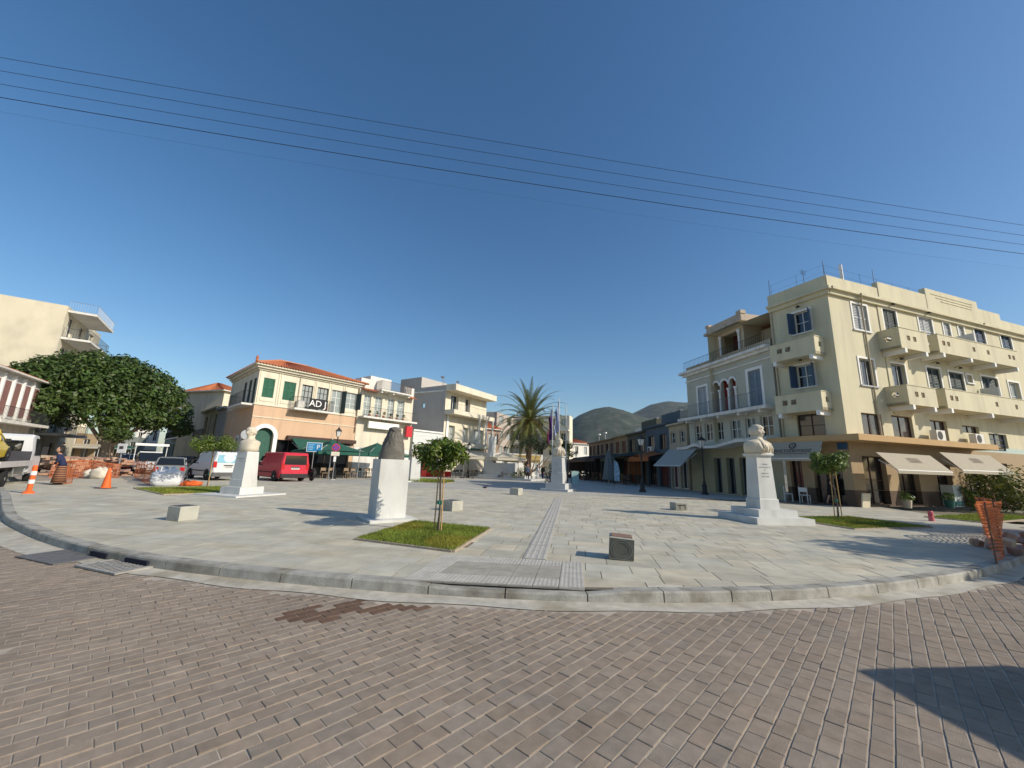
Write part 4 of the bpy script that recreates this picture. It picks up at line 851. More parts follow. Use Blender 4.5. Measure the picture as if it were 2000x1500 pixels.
mm.build('sign_lettering', pm('sign_pale',(.5,.75,.75),.6), sg)
for k in range(2):
    mm = MB().tube([F5(.4+k*.25,-1,zt5),F5(.4+k*.25,-1,zt5+1.3)],.03,5); mm.lathe([(.02,1.0),(.3,1.25)],10,lambda x,y,z,k=k: tuple(F5(.4+k*3.2,-1,0)+Vector((x,y-z*.3,zt5+z)))); mm.build('satellite_dish', steel, fl)
# ---------------------------------------------------------------- far buildings behind the palm
def simple_block(name,label,xl,xr,ytop,Yl,Yr,depth,wm,rows,cols,roof=None,balc=False,cat='building',ghost=0,z0=.0,wfrac=.5):
    A = col(xl,900,Yl,0); B = col(xr,900,Yr,0); F = Fac(A,B); zt = hgt((xl+xr)/2,ytop,F(F.L/2,0,0)); th = thing(name,(A.x,A.y,0),label,cat); hz = zt/rows
    ho = []
    for r in range(rows):
        for c in range(cols): ho.append((F.L*(c+.5-wfrac/2)/cols,F.L*(c+.5+wfrac/2)/cols,hz*r+(.1 if r == 0 else hz*.3),hz*r+hz*.8))
    m = MB(); wall_with_holes(m,F,0,F.L,z0,zt,ho,.2); shell(m,F,depth,z0,zt); m.build('wall', wm, th)
    for h in ho: window(F,th,h,frame=white_t,pane=dark_g if random.random() < .6 else pale_g,rows=1)
    if balc:
        for r in range(1,rows):
            b = MB().box(0,F.L,.003,1.3,hz*r-.2,hz*r+.0,F).build('balcony_slab', white_p, th); MB().box(0,F.L,1.2,1.28,hz*r,hz*r+.75,F).build('balcony_parapet', wm, b)
    if roof:
        hr = roof; m = MB(); a,b,c,d = F(-.4,.4,zt),F(F.L+.4,.4,zt),F(F.L+.4,-depth-.4,zt),F(-.4,-depth-.4,zt); k = min(depth,F.L)*.42; p,q = F(k,-depth/2,zt+hr),F(F.L-k,-depth/2,zt+hr)
        if F.L-k <= k: p = q = F(F.L/2,-depth/2,zt+hr)
        corrug(m,a,b,q,p,.3); corrug(m,b,c,q,q,.3); corrug(m,d,a,p,p,.3); corrug(m,c,d,p,q,.3); m.build('tiled_roof', tile_r, th)
        m = MB().box(-.45,F.L+.45,-depth-.45,.45,zt-.12,zt-.01,F); m.build('eaves', white_p, th)
    return F,th,zt
F7,flats,z7 = simple_block('far_flats','distant four-storey cream flats behind the palm tree',1000,1112,812,80,76,3.0,cream2,4,5,balc=True)
F7b,_,_ = simple_block('far_flats','distant grey-brown flats left of the palm trunk',967,1000,810,72,80,8,pm('brown_grey_plaster',(.40,.35,.3),.9,.08),4,2)
simple_block('red_roof_house','far red-roofed house peeking between the cream flats and palm',948,975,838,66,68,6,pm('brown_house',(.3,.22,.17),.9),2,2,roof=1.6)
simple_block('white_house','small white house with red tile roof beside the shaded shop row',1118,1152,866,82,84,8,white_p,2,2,roof=1.3,wfrac=.35)
simple_block('low_cafe_block','low white cafe building with red lettering behind the marble monument',952,1060,886,62,66,5,white_p,1,5)
text('red_lettering','ΚΑΦΕ',.9,F7b.mat(1.2,-9.2,4.6),pm('letter_red',(.5,.06,.04),.6),flats) if False else None
# ---------------------------------------------------------------- left street
d9 = CA+dB*9.85
def tB(x,y=880): return on_line(CA,dB,x,y)
t1,t2,t3 = tB(414),tB(381),tB(318); print('tB',t1,t2,t3)
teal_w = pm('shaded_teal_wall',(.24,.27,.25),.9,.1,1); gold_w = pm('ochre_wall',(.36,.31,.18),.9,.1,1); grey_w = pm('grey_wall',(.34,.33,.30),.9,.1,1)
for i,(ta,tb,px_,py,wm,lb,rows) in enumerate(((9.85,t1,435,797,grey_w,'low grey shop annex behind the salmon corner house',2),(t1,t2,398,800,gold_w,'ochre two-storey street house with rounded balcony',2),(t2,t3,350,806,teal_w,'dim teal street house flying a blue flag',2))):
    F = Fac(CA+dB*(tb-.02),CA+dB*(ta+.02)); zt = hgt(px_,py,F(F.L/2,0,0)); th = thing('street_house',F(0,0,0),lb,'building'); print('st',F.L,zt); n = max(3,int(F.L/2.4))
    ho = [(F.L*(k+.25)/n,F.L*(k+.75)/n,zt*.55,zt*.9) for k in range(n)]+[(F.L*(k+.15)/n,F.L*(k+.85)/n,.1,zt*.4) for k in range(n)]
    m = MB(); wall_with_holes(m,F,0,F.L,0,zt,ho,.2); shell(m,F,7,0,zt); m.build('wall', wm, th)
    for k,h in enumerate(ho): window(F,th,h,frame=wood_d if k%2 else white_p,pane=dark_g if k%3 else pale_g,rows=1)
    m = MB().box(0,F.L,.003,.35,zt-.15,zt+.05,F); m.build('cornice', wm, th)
    if i: 
        b = MB().box(F.L*.3,F.L*.95,.003,1.0,zt*.5-.15,zt*.5,F).build('balcony_slab', white_p, th); railing(F,F.L*.3,F.L*.95,.95,zt*.5,zt*.5+.95,.15,.01).build('balcony_railing', iron_b, b)
    if i == 2:
        p0 = F(F.L*.75,.3,zt*.62); p1 = F(F.L*.75,1.8,zt*.98); fp = MB().tube([p0,p1],.03,6).build('flag_pole', white_t, th)
        m = MB(); 
        for a in range(9): m.add([tuple(p1+Vector((-.1-.02*a*math.sin(a),.12*math.sin(a*1.3),-.33*a+.1))),tuple(p1+Vector((-1.0+.05*math.sin(a),.1*math.cos(a),-.33*a-.25)))],[])
        m.f = [(2*a,2*a+1,2*a+3,2*a+2) for a in range(8)]; m.build('flag', pm('flag_slate_blue',(.06,.14,.26),.8), fp)
simple_block('rear_house','sunlit cream house with tiled roof rising behind the low annex',414,466,764,47,50,7,cream2,2,2,roof=1.3,wfrac=.01)
simple_block('rear_house','white rear house with red roof half hidden by the big ficus',352,412,782,58,60,7,white_p,2,2,roof=1.5,wfrac=.01)
# apartment block at the far left
Bp = np.array([-45.0,37.7]); dq = np.array([.825,.566]); F1 = Fac(Bp-dq*16,Bp); z1 = hgt(40,578,F1(15,0,0)); apt = thing('apartment_block',(Bp[0],Bp[1],0),'tall cream apartment block with stacked side balconies at far left','building'); print('apt',z1)
stain_w = pm('stained_cream',(.66,.60,.45),.9,.08,.6,.1,20,stretch=(1,1,.5),c2=(.42,.38,.3),c2amt=.5,c2scale=.35)
m = MB(); wall_with_holes(m,F1,0,16,0,z1,[],.2); 
F1b = Fac(Bp, Bp+np.array([-.566,.825])*12); 
nfl = 5; hz = z1/nfl; hs_ = [(1.0+c*3.5,2.6+c*3.5,hz*r+.2,hz*r+hz*.75) for r in range(nfl) for c in range(3)]
wall_with_holes(m,F1b,0,12,0,z1,hs_,.2); m.add([(0,0,z1),(16,0,z1),(16,-12,z1),(0,-12,z1)],[(0,1,2,3)],F1); m.build('wall', stain_w, apt)
for h in hs_: window(F1b,apt,h,frame=white_t,pane=dark_g)
for r in range(1,nfl+1):
    z = hz*r-(.35 if r == nfl else .0); b = MB().box(.2,7,.003,2.1,z-.22,z,F1b).build('balcony_slab', white_p, apt)
    railing(F1b,.25,6.9,2.05,z,z+.95,.18,.012,ret=2.0).build('balcony_railing', iron_b if r < nfl else steel, b)
simple_block('rear_flats','plain cream flats behind the apartment block and ficus',66,152,676,62,66,8,stain_w,4,3,wfrac=.01)
F0,nh,z0_ = simple_block('columned_house','white house with tall red-brown shutters and tile eaves at left edge',-70,40,724,25,31,8,white_p,2,5,roof=1.4,wfrac=.35)
for k in range(5):
    u = F0.L*k/5+.02; MB().box(u,u+.18,.003,.12,z0_*.5,z0_-.2,F0).build('pilaster', white_t, nh)
b = MB().box(0,F0.L,.003,1.0,z0_*.5-.2,z0_*.5,F0).build('balcony_slab', white_p, nh); railing(F0,.1,F0.L-.1,.95,z0_*.5,z0_*.5+.9,.15,.012).build('balcony_railing', iron_b, b)
for k in range(5): u = F0.L*(k+.5)/5; MB().box(u-.45,u+.45,.02,.06,z0_*.56,z0_*.9,F0).build('shutter', pm('rust_shutter',(.27,.14,.12),.7), nh)
for i,(xl,xr,yt,Y,cm,lb) in enumerate(((40,120,842,58,white_p,'white corner kiosk shop under the ficus at left'),(118,200,846,62,tan_p,'tan storefront with pale awning seen under the ficus'),(255,300,838,72,white_p,'bright white building closing the end of the left street'),(200,262,852,66,teal_w,'dim storefront beyond the ficus trunk'))):
    F,th,zt = simple_block('street_shop',lb,xl,xr,yt,Y,Y+2,5,cm,1 if i != 2 else 2,3)
    awning(F,th,.2,F.L-.2,.1,2.7,1.8,2.2,(awn_c,awn_b,awn_c,awn_g)[i],.2)
aw = pm('orange_awning',(.55,.22,.05),.85,.1,3)
# ================================================================ HILLS
def hills():
    prof1 = [(1060,870),(1120,822),(1150,810),(1175,806),(1200,812),(1230,822),(1260,830),(1330,850),(1420,880)]
    prof2 = [(1100,870),(1190,828),(1225,817),(1255,803),(1285,797),(1300,799),(1340,800),(1400,820),(1500,860)]
    for k,(pr,Y,c) in enumerate(((prof1,2200,(.036,.05,.034)),(prof2,3100,(.042,.054,.042)))):
        xs = [p[0] for p in pr]; ys = [p[1] for p in pr]; N = 90; M = 26; vs = []
        X = np.linspace(xs[0]-120,xs[-1]+200,N); Yp = np.interp(X,xs,ys,left=905,right=905)
        for j in range(M):
            t = j/(M-1)
            for i in range(N):
                p = col(X[i],Yp[i],Y); h = max(p.z,2); prof = math.sin(min(1,t*1.25)*math.pi/2)**1.2 if t < .8 else 1-(t-.8)*1.5
                nz = 14*math.sin(X[i]*.11+j*.9+k)*math.sin(j*.7+X[i]*.05)+9*math.sin(X[i]*.31+j*1.9)
                vs.append((p.x*(1-.25*(1-t)),Y*(1-.45*(1-t)) if t < .8 else Y*(1-.45*.2+(t-.8)*.6),h*prof+nz*prof*(1-prof)*2-3))
        m = MB().add(vs,[(j*N+i,j*N+i+1,(j+1)*N+i+1,(j+1)*N+i) for j in range(M-1) for i in range(N-1)])
        o = m.build('hills', pm('scrub_hill_%d'%k,c,.95,.4,.02,.0,c2=(.085,.085,.065),c2amt=.9,c2scale=.025), smooth=True); tag(o,kind='structure')
hills()
# ================================================================ VEGETATION
def leaf_quads(P, N, size, asp=.42, droop=0.0):
    """rhombic leaves at points P with facing normals N"""
    n = len(P); a = rng.normal(size=(n,3)); N = N/np.linalg.norm(N,axis=1,keepdims=True); t = a-(a*N).sum(1,keepdims=True)*N; t /= np.linalg.norm(t,axis=1,keepdims=True)+1e-9
    t[:,2] -= droop; t /= np.linalg.norm(t,axis=1,keepdims=True); b = np.cross(N,t); s = (size*(.6+.8*rng.random(n)))[:,None]
    V = np.stack([P, P+t*s*.5+b*s*asp*.5, P+t*s, P+t*s*.5-b*s*asp*.5],1); V[:,2] -= N*s*.12*rng.random((n,1)); return V.reshape(-1,3), np.arange(n*4).reshape(-1,4)
def lobes_leaves(cs, rs, n_per, size, inner=.55, up=.35, asp=.42, droop=.2):
    P = []; Nn = []
    for c,r in zip(cs,rs):
        d = rng.normal(size=(n_per,3)); d /= np.linalg.norm(d,axis=1,keepdims=True); rad = r*(inner+(1-inner)*rng.random((n_per,1))**.5); P.append(np.array(c)+d*rad*np.array([1,1,.85])); q = d+rng.normal(size=d.shape)*.45; q[:,2] += up; Nn.append(q)
    return leaf_quads(np.concatenate(P),np.concatenate(Nn),size,asp,droop)
def tint_rand(n, a=.7, b=1.3, warm=.2):
    k = (a+(b-a)*rng.random(n))[:,None]; h = (rng.random(n)*warm)[:,None]; return np.concatenate([k*(1+h),k,k*(1-h*.5),np.ones((n,1))],1)
leaf_c = pm('citrus_leaf',(.085,.155,.022),.42,.2,3,tint=True,trans=.28,spec=.5); leaf_f = pm('ficus_leaf',(.05,.098,.02),.5,.3,.5,tint=True,trans=.2,spec=.4)
leaf_d = pm('dark_leaf',(.03,.05,.022),.6,.3,1,tint=True,trans=.15); leaf_p = pm('palm_leaf',(.105,.15,.05),.5,.2,.6,tint=True,trans=.25); leaf_y = pm('shrub_leaf',(.10,.14,.03),.5,.25,1,tint=True,trans=.25)
bark = pm('bark',(.20,.15,.105),.95,.25,6,.6,30,stretch=(1,1,.2)); bark_o = pm('stake_wood',(.52,.33,.14),.8,.15,6,stretch=(1,1,.2)); bark_f = pm('ficus_bark',(.36,.30,.23),.95,.25,4,.5,20,stretch=(1,1,.3))
def citrus(label, g, ct, rx, rz, n, stakes=2, seed=1, sx=1.0):
    rg = random.Random(seed); t = thing('citrus_tree', g, label, 'tree', 'young clipped trees standing in the lawn beds'); h = ct-rz*.6
    m = MB(); bx,by = g.x,g.y; m.tube([(bx,by,.0),(bx+.02,by,.5),(bx-.015,by+.01,h*.75),(bx+.01,by,h+.1)],[.035,.028,.024,.02],7)
    for k in range(7):
        a = k*.9; m.tube([(bx+.01,by,h-.05+.03*k),(bx+rx*.35*math.cos(a),by+rx*.35*math.sin(a),h+.15+.05*k),(bx+rx*.7*math.cos(a),by+rx*.7*math.sin(a),h+.3+.07*k)],[.014,.01,.005],5)
    m.build('trunk', bark, t)
    for k in range(stakes):
        dx = (.06,-.07)[k]; dy = (-.05,.03)[k]; MB().tube([(bx+dx*1.4,by+dy*1.4,0),(bx+dx,by+dy,h+.12)],.016,6).build('stake', bark_o, t)
    MB().lathe([(.06,.62),(.065,.66),(.06,.7)],8,lambda x,y,z: (bx+x,by+y,z)).build('tie', pm('green_tie',(.05,.22,.16),.7), t)
    cs = []; rs = []
    for k in range(20):
        a = rg.random()*6.28; r = rx*(.15+.72*math.sqrt(rg.random())); z = ct+rz*(rg.random()*1.5-.7)*math.sqrt(max(.1,1-(r/rx)**2*.8)); cs.append((bx+r*math.cos(a)*sx,by+r*math.sin(a),z)); rs.append(rx*(.26+.14*rg.random()))
    V,F = lobes_leaves(cs,rs,n//20,.11,.25,.4,.36,.25); flatmesh('crown', V, F, leaf_c, t, tint_rand(len(F),.6,1.5,.5)); return t
gM = gnd(855,1040); citrus('clipped citrus tree between two stakes in the nearest lawn bed',gM,hgt(858,888,gM),.63,.40,4200,seed=3)
gL = gnd(404,953); citrus('flat-topped clipped tree beside the leftmost marble bust',gL,hgt(405,866,gL),1.0,.33,3600,1,seed=5)
gR = gnd(1638,1014); citrus('round clipped tree in front of the hotel awning',gR,hgt(1636,903,gR),.74,.50,4200,seed=9)
def bush(name,label,g,rx,rz,zc,n,size,mat,cat='shrub',group=None,nl=12,stem=True):
    t = thing(name,g,label,cat,group); cs = []; rs = []
    for k in range(nl):
        a = random.random()*6.28; r = rx*.75*math.sqrt(random.random()); cs.append((g[0]+r*math.cos(a),g[1]+r*math.sin(a),zc+rz*(random.random()-.5)*1.2)); rs.append(min(rx,rz)*(.35+.3*random.random()))
    V,F = lobes_leaves(cs,rs,n//nl,size); flatmesh('foliage',V,F,mat,t,tint_rand(len(F),.5,1.4,.4))
    if stem: m = MB(); [m.tube([(g[0],g[1],0),(c[0],c[1],c[2])],[.04,.01],5) for c in cs[:6]]; m.build('stem',bark,t)
    return t
# big ficus
gF = Vector((col(203,900,37).x,37,0)); xl = col(38,770,37).x; xr = col(358,770,37).x; ztop = hgt(190,692,gF); zbt = hgt(200,836,gF); cx = (xl+xr)/2; RX = (xr-xl)/2; print('ficus',xl,xr,ztop,zbt)
fic = thing('ficus_tree', gF, 'huge dome-shaped dark green ficus tree in the left street', 'tree')
cs = []; rs = []
for k in range(330):
    a = random.random()*6.28; ph = math.acos(random.random()*1.02-.02); r = 1 if random.random() < .8 else random.uniform(.5,.95)
    x = cx+(RX-.9)*math.sin(ph)*math.cos(a)*r; y = 37+(RX*.8)*math.sin(ph)*math.sin(a)*r; hh = (ztop-zbt-1.0); z = zbt+.75+hh*max(-.02,math.cos(ph))*r-.25*((x-cx)/RX)*hh*.3*(1 if x > cx else .3)
    cs.append((x,y,z)); rs.append(random.uniform(.7,1.25))
V,F = lobes_leaves(cs,rs,150,.34,.6,.5,.5,.2); flatmesh('crown',V,F,leaf_f,fic,tint_rand(len(F),.55,1.35,.35))
m = MB(); b_ = gF; m.tube([b_,b_+Vector((.1,0,1.4)),b_+Vector((.0,0,2.4))],[.62,.45,.42],10)
for (dx,dy,dz,r) in ((-2.0,.2,3.4,.24),(.5,0,3.6,.26),(2.6,-.3,3.2,.22),(3.8,.6,3.6,.17),(-3.2,-.8,4.0,.15),(1.0,1.8,3.8,.18)):
    m.tube([b_+Vector((dx*.03,0,1.9)),b_+Vector((dx*.45,dy*.5,1.9+dz*.45)),b_+Vector((dx,dy,1.7+dz)),b_+Vector((dx*1.5,dy*1.4,2.6+dz))],[r*1.2,r,r*.7,r*.3],7)
m.build('trunk', bark_f, fic)
# palm
gP = Vector((col(1032,920,52).x,52,0)); zc = hgt(1037,822,gP); ztp = hgt(1040,737,gP); print('palm',zc,ztp)
palm = thing('palm_tree', gP, 'date palm with arching fronds rising behind the marble monument', 'tree')
m = MB(); rr = [(.38 if k%2 else .33) for k in range(24)]; m.lathe([(rr[k]*(1.1 if k == 0 else 1),zc*.98*k/23) for k in range(24)],10,lambda x,y,z: (gP.x+x,gP.y+y,z)); m.build('trunk', pm('palm_trunk',(.17,.11,.07),.95,.3,5), palm)
Vs = []; Fs = []; k0 = 0; mid = MB(); R_ = (ztp-zc)
for k in range(84):
    az = k*2.399; el = math.radians(84-120*(k/83)**1.05); L = R_*random.uniform(.9,1.12); pts = []; d = Vector((math.cos(az)*math.cos(el),math.sin(az)*math.cos(el),math.sin(el))); p = Vector((gP.x,gP.y,zc-.1)); ns = 12
    for j in range(ns+1): pts.append(p.copy()); p = p+d*(L/ns); d = (d+Vector((0,0,-.085-.02*j*.5))).normalized()
    mid.tube(pts,[.035*(1-j/(ns+2)) for j in range(ns+1)],4,cap=False)
    for j in range(2,ns*3):
        t = j/(ns*3); i = min(int(t*ns),ns-1); q = pts[i].lerp(pts[i+1],t*ns-i); dr = (pts[i+1]-pts[i]).normalized(); sd = dr.cross(Vector((0,0,1))); sd = sd.normalized() if sd.length > .01 else Vector((1,0,0)); up_ = sd.cross(dr)
        ln = .62*math.sin(math.pi*min(1,t*.9+.12))+.1
        for s_ in (-1,1):
            tip = q+dr*ln*.55+sd*s_*ln*.72+up_*ln*.18+Vector((0,0,-.1*ln)); w_ = dr*.075
            Vs += [q-w_,q+w_,tip]; Fs.append((k0,k0+1,k0+2)); k0 += 3
tn = tint_rand(len(Fs),.7,1.35,.5); flatmesh('fronds',np.array([tuple(v) for v in Vs]),Fs,leaf_p,palm,tn); mid.build('frond_stem', pm('frond_stem',(.28,.25,.09),.7), palm)
m = MB(); 
for k in range(120): a = random.random()*6.28; r = random.uniform(.5,1.7); z = zc-.2-random.random()*1.0+.5*(r < 1); m.lathe([(.01,-.1),(.09,0),(.01,.1)],5,lambda x,y,zz,a=a,r=r,z=z: (gP.x+r*math.cos(a)+x,gP.y+r*math.sin(a)+y,z+zz))
tag(m.build('date_clusters', pm('dates',(.55,.24,.03),.6,.3), palm), kind='stuff')
# small dark tree in front of the palm
gO = Vector((col(1030,925,47).x,47,0)); ol = thing('olive_tree', gO, 'dark spreading tree in front of the palm trunk', 'tree'); cs = []; rs = []
zO = hgt(1040,868,gO)
for k in range(46): a = random.random()*6.28; r = 2.5*math.sqrt(random.random()); cs.append((gO.x+.7+r*math.cos(a)*1.05,gO.y+r*math.sin(a),zO+random.uniform(-.9,1.2)*(1-r/4))); rs.append(random.uniform(.35,.6))
V,F = lobes_leaves(cs,rs,95,.16,.3,.3,.35,.3); flatmesh('crown',V,F,leaf_d,ol,tint_rand(len(F),.6,1.3,.2))
m = MB(); m.tube([gO+Vector((.3,0,0)),gO+Vector((.4,0,.9))],[.2,.14],8)
for dx,dy,dz in ((-1.4,0,2.6),(1.6,.2,2.5),(.6,.5,2.8),(-.5,-.4,2.7),(2.3,-.2,2.9)): m.tube([gO+Vector((.4,0,.8)),gO+Vector((.4+dx*.5,dy,1.5)),gO+Vector((.4+dx,dy,dz))],[.11,.08,.03],6)
m.build('trunk',bark,ol)
bush('hedge_bush','trimmed golden-green bush right of the marble monument',Vector((col(1012,930,44).x,44,0)),1.0,.7,.75,900,.12,leaf_y,nl=8)
bush('hedge_bush','dark rounded bush just left of the far tall bust',Vector((col(1073,940,36).x,36,0)),.75,1.0,1.0,1200,.1,leaf_d,nl=10)
bush('broadleaf_tree','yellow-green young tree behind the far tall bust',Vector((col(1108,940,33).x,33,0)),.75,.8,3.0,1600,.14,leaf_y,'tree',nl=12)
bush('garden_shrub','loose yellow-green shrub against the right end of the hotel',Vector((29.0,23.6,0)),2.2,1.5,1.1,3600,.2,leaf_y,nl=26)
bush('garden_shrub','small dark shrub by the hotel doorway column',Vector((26.6,23.3,0)),.6,.7,.6,700,.14,leaf_c,nl=6)
bush('small_tree','small round tree beyond the ficus trunk',Vector((col(222,880,33).x,33,0)),1.1,.9,3.0,1500,.2,leaf_f,'tree',nl=12)
# trees outside the frame on the right, whose shade falls on the square
for i,(x,y,lb) in enumerate(((17.2,5.6,'street tree right of the frame shading the kerb'),(21.6,10.4,'street tree right of the frame shading the lawn'))):
    bush('street_tree',lb,Vector((x,y,0)),2.1,1.6,4.5,6000,.3,leaf_f,'tree','street trees beyond the right edge',nl=26)

for k,(uu,lb) in enumerate(((.12,'added dark hedge filling the shade band at the far end of the terraces'),(.28,'added dark hedge filling the shade band beside the folded parasol'),(.42,'added dark hedge filling the shade band left of the nearest lamp'))):
    p = FS(FS.L*uu,4.1,0); t = bush('shade_band_hedge',lb,p,1.3,.5,.85,1100,.14,leaf_d,'planter',nl=9,stem=False); MB().box(p.x-.35,p.x+.35,p.y-1.3,p.y+1.3,0,.5).build('trough',wood_d,t)  # dark foliage added to fill the shade band under the shop canopies
# ================================================================ STATUES
marble = pm('white_marble',(.60,.60,.565),.6,.07,1.2,.1,20,c2=(.43,.42,.38),c2amt=.5,c2scale=1.3,c2stretch=(1.6,1.6,.5)); marble_w = pm('cream_marble',(.60,.53,.41),.65,.08,4,.1,30); marble_g = pm('grey_marble',(.47,.475,.46),.6,.1,1.0,.1,20)
engrave = pm('engraved_grey',(.34,.35,.34),.8,.05)
def head_pts(T, rx=.096, ry=.12, rz=.15, hair=.02, nu=40, nv=28, beard=0.0):
    """head facing -Y; returns grid"""
    V = []; g = lambda x,c,s_: math.exp(-((x-c)/s_)**2)
    for j in range(nv+1):
        ph = math.pi*j/nv; z = math.cos(ph); s_ = math.sin(ph)
        for i in range(nu):
            a = 2*math.pi*i/nu; x = math.sin(a)*s_; y = -math.cos(a)*s_; r = 1.0; f = a if a < math.pi else a-2*math.pi
            d = 0
            d += .30*g(f,0,.15)*g(z,-.12,.17)*(1 if z < .06 else .5)      # nose
            d += .05*g(f,0,.5)*g(z,.16,.09)                               # brow
            d -= .10*(g(f,.36,.16)+g(f,-.36,.16))*g(z,.02,.09)             # eye sockets
            d += .035*(g(f,.34,.09)+g(f,-.34,.09))*g(z,.01,.05)
            d += .07*g(f,0,.25)*g(z,-.44,.06)-.04*g(f,0,.25)*g(z,-.52,.04) # mouth
            d += .10*g(f,0,.3)*g(z,-.72,.14)+beard*g(f,0,.7)*g(z,-.6,.25)
            d += .06*(g(f,.75,.25)+g(f,-.75,.25))*g(z,-.15,.25)
            d += .16*(g(f,1.62,.10)+g(f,-1.62,.10))*g(z,-.08,.14)          # ears
            hz = .38 if abs(f) < .9 else (.0 if abs(f) < 1.3 else -.35)
            if z > hz: d += hair/.09*(1+.25*math.sin(f*9+z*7))
            if z < -.3 and abs(f) > 1.2: r *= 1-.25*min(1,(-.3-z)/.5)
            k = r*(1+d); jaw = 1-.22*max(0,-z-.1)
            V.append(T(x*rx*k*jaw, y*ry*k, z*rz*(1 if z > 0 else 1.02)))
    F = [(j*nu+i, j*nu+(i+1)%nu, (j+1)*nu+(i+1)%nu, (j+1)*nu+i) for j in range(nv) for i in range(nu)]; return V,F
def bust_mesh(T, sc=1.0, folds=True, wide=1.0, arms=True, beard=.0, cut=-.52, base=1.0):
    m = MB(); n = 40; rings = []
    kz = -cut/.34
    prof = [(cut,base*.30,.19),(cut+.05*kz,base*.31+(1-base)*.27,.20),(-.2*max(1,kz*1.2),.325*(base+(1-base)*.45),.205),(-.12,.33,.19),(-.088,.31,.165),(-.062,.24,.14),(-.04,.15,.115),(-.02,.105,.105),(.02,.09,.098),(.06,.088,.095)]
    for z,a,b in prof:
        R_ = []
        for i in range(n):
            t = 2*math.pi*i/n; q = 0
            if folds and z < -.05: q = .028*math.sin(t*9+z*16)*max(0,-math.sin(t))+.016*math.sin(t*5-z*25)*max(0,-math.sin(t)); q *= min(1,(-z-.05)/.15)
            cx_ = math.copysign(abs(math.cos(t))**.75,math.cos(t)); sy_ = math.copysign(abs(math.sin(t))**.75,math.sin(t)); R_.append(T(cx_*(a*wide+q)*sc, sy_*(b+q)*sc, z*sc))
        rings.append(R_)
    m.loft(rings)
    if folds:
        for x0,x1,w_ in ((-.07,-.16,.022),(-.05,-.06,.02),(.05,.04,.024),(.09,.14,.022),(.15,.22,.02),(-.14,-.24,.02)):
            P = [T(x*wide*sc,y*sc,z*sc) for x,y,z in ((x0,-.115,-.05),(x0*.8+x1*.2,-.185,-.12),((x0+x1)/2,-.205,-.2),(x1,-.195,cut+.015))]; m.tube(P,[w_*sc*.6,w_*sc,w_*sc,w_*sc*.8],7)
        m.tube([T(x*wide*sc,y*sc,z*sc) for x,y,z in ((-.1,-.08,-.035),(0,-.15,-.085),(.1,-.08,-.035),(.06,.06,-.01),(-.06,.06,-.01),(-.1,-.08,-.035))],.018*sc,7)
    V,F = head_pts(lambda x,y,z: T(x*sc,(y-.02)*sc,(z+(.125 if folds else .15))*sc),beard=beard); m.add(V,F)
    return m
def lines_of_marks(T, rows, mat, parent, nm='inscription'):
    m = MB()
    for (cx,z,wd,h) in rows:
        n = max(2,int(wd/(h*.8)))
        for i in range(n):
            x = cx-wd/2+wd*i/n; k = random.random(); w_ = wd/n*.66
            m.box(x,x+w_*.28,0,.003,z-h/2,z+h/2,T)
            if k < .6: m.box(x+w_*.28,x+w_,0,.003,z+h*.28,z+h/2,T)
            if k > .3: m.box(x+w_*.28,x+w_,0,.003,z-h/2,z-h*.3,T)
            if k > .6: m.box(x+w_*.72,x+w_,0,.0028,z-h*.3,z+h/2,T)
    return m.build(nm,mat,parent)
def statue(label, g, ang, steps, shaft, cap, bust, marb=None, bm=None, insc=None, sc=1.6, bust_yaw=0.0, **kw):
    """steps: [(half, z0, z1)], shaft: [(half, z)] tapered sections; front faces local -Y"""
    marb = marb or marble; t = thing('marble_bust' if bust else 'monument', g, label, 'statue'); ca,sa = math.cos(ang),math.sin(ang)
    T = lambda x,y,z: (g.x+x*ca-y*sa, g.y+x*sa+y*ca, z)
    for (h,z0,z1) in steps: MB().hexa([(-h,-h,z0),(h,-h,z0),(h,h,z0),(-h,h,z0)],[(-h+.008,-h+.008,z1),(h-.008,-h+.008,z1),(h-.008,h-.008,z1),(-h+.008,h-.008,z1)],T).build('step', marb, t)
    m = MB(); m.loft([[(-h,-h,z),(h,-h,z),(h,h,z),(-h,h,z)] for h,z in shaft],T); ped = m.build('pedestal', marb, t)
    zt = shaft[-1][1]
    if cap: h = shaft[-1][0]; MB().loft([[(-a,-a,z),(a,-a,z),(a,a,z),(-a,a,z)] for a,z in ((h+.01,zt),(h+.07,zt+.05),(h+.07,zt+.1),(h+.02,zt+.13))],T).build('cap', marb, ped); zt += .13
    if insc: lines_of_marks(lambda x,y,z: T(x,-(np.interp(z,[s_[1] for s_ in shaft],[s_[0] for s_ in shaft]))-.001-y,z), insc, engrave, ped)
    if bust:
        cb,sb = math.cos(ang+bust_yaw),math.sin(ang+bust_yaw)
        bust_mesh(lambda x,y,z: (g.x+x*cb-y*sb, g.y+x*sb+y*cb, zt-kw.get('cut',-.52)*sc+z-.005), sc, **kw).build('bust', bm or marble_w, t, smooth=True)
    return t
# right bust near the hotel
aR = math.radians(6.0); gR_ = Vector((8.55,13.75,0))
statue('white marble bust of a robed man on stepped pedestal near the hotel',gR_,aR,[(.98,0,.2),(.68,.2,.42)],[(.345,.42),(.335,.72),(.305,.75),(.26,hgt(1467,892,gR_))],True,True,insc=[(0,1.86,.24,.042),(0,1.76,.42,.04),(0,1.67,.05,.04),(0,1.56,.26,.045),(0,1.46,.26,.042)],sc=1.72,bust_yaw=.5,cut=-.30,wide=.92)
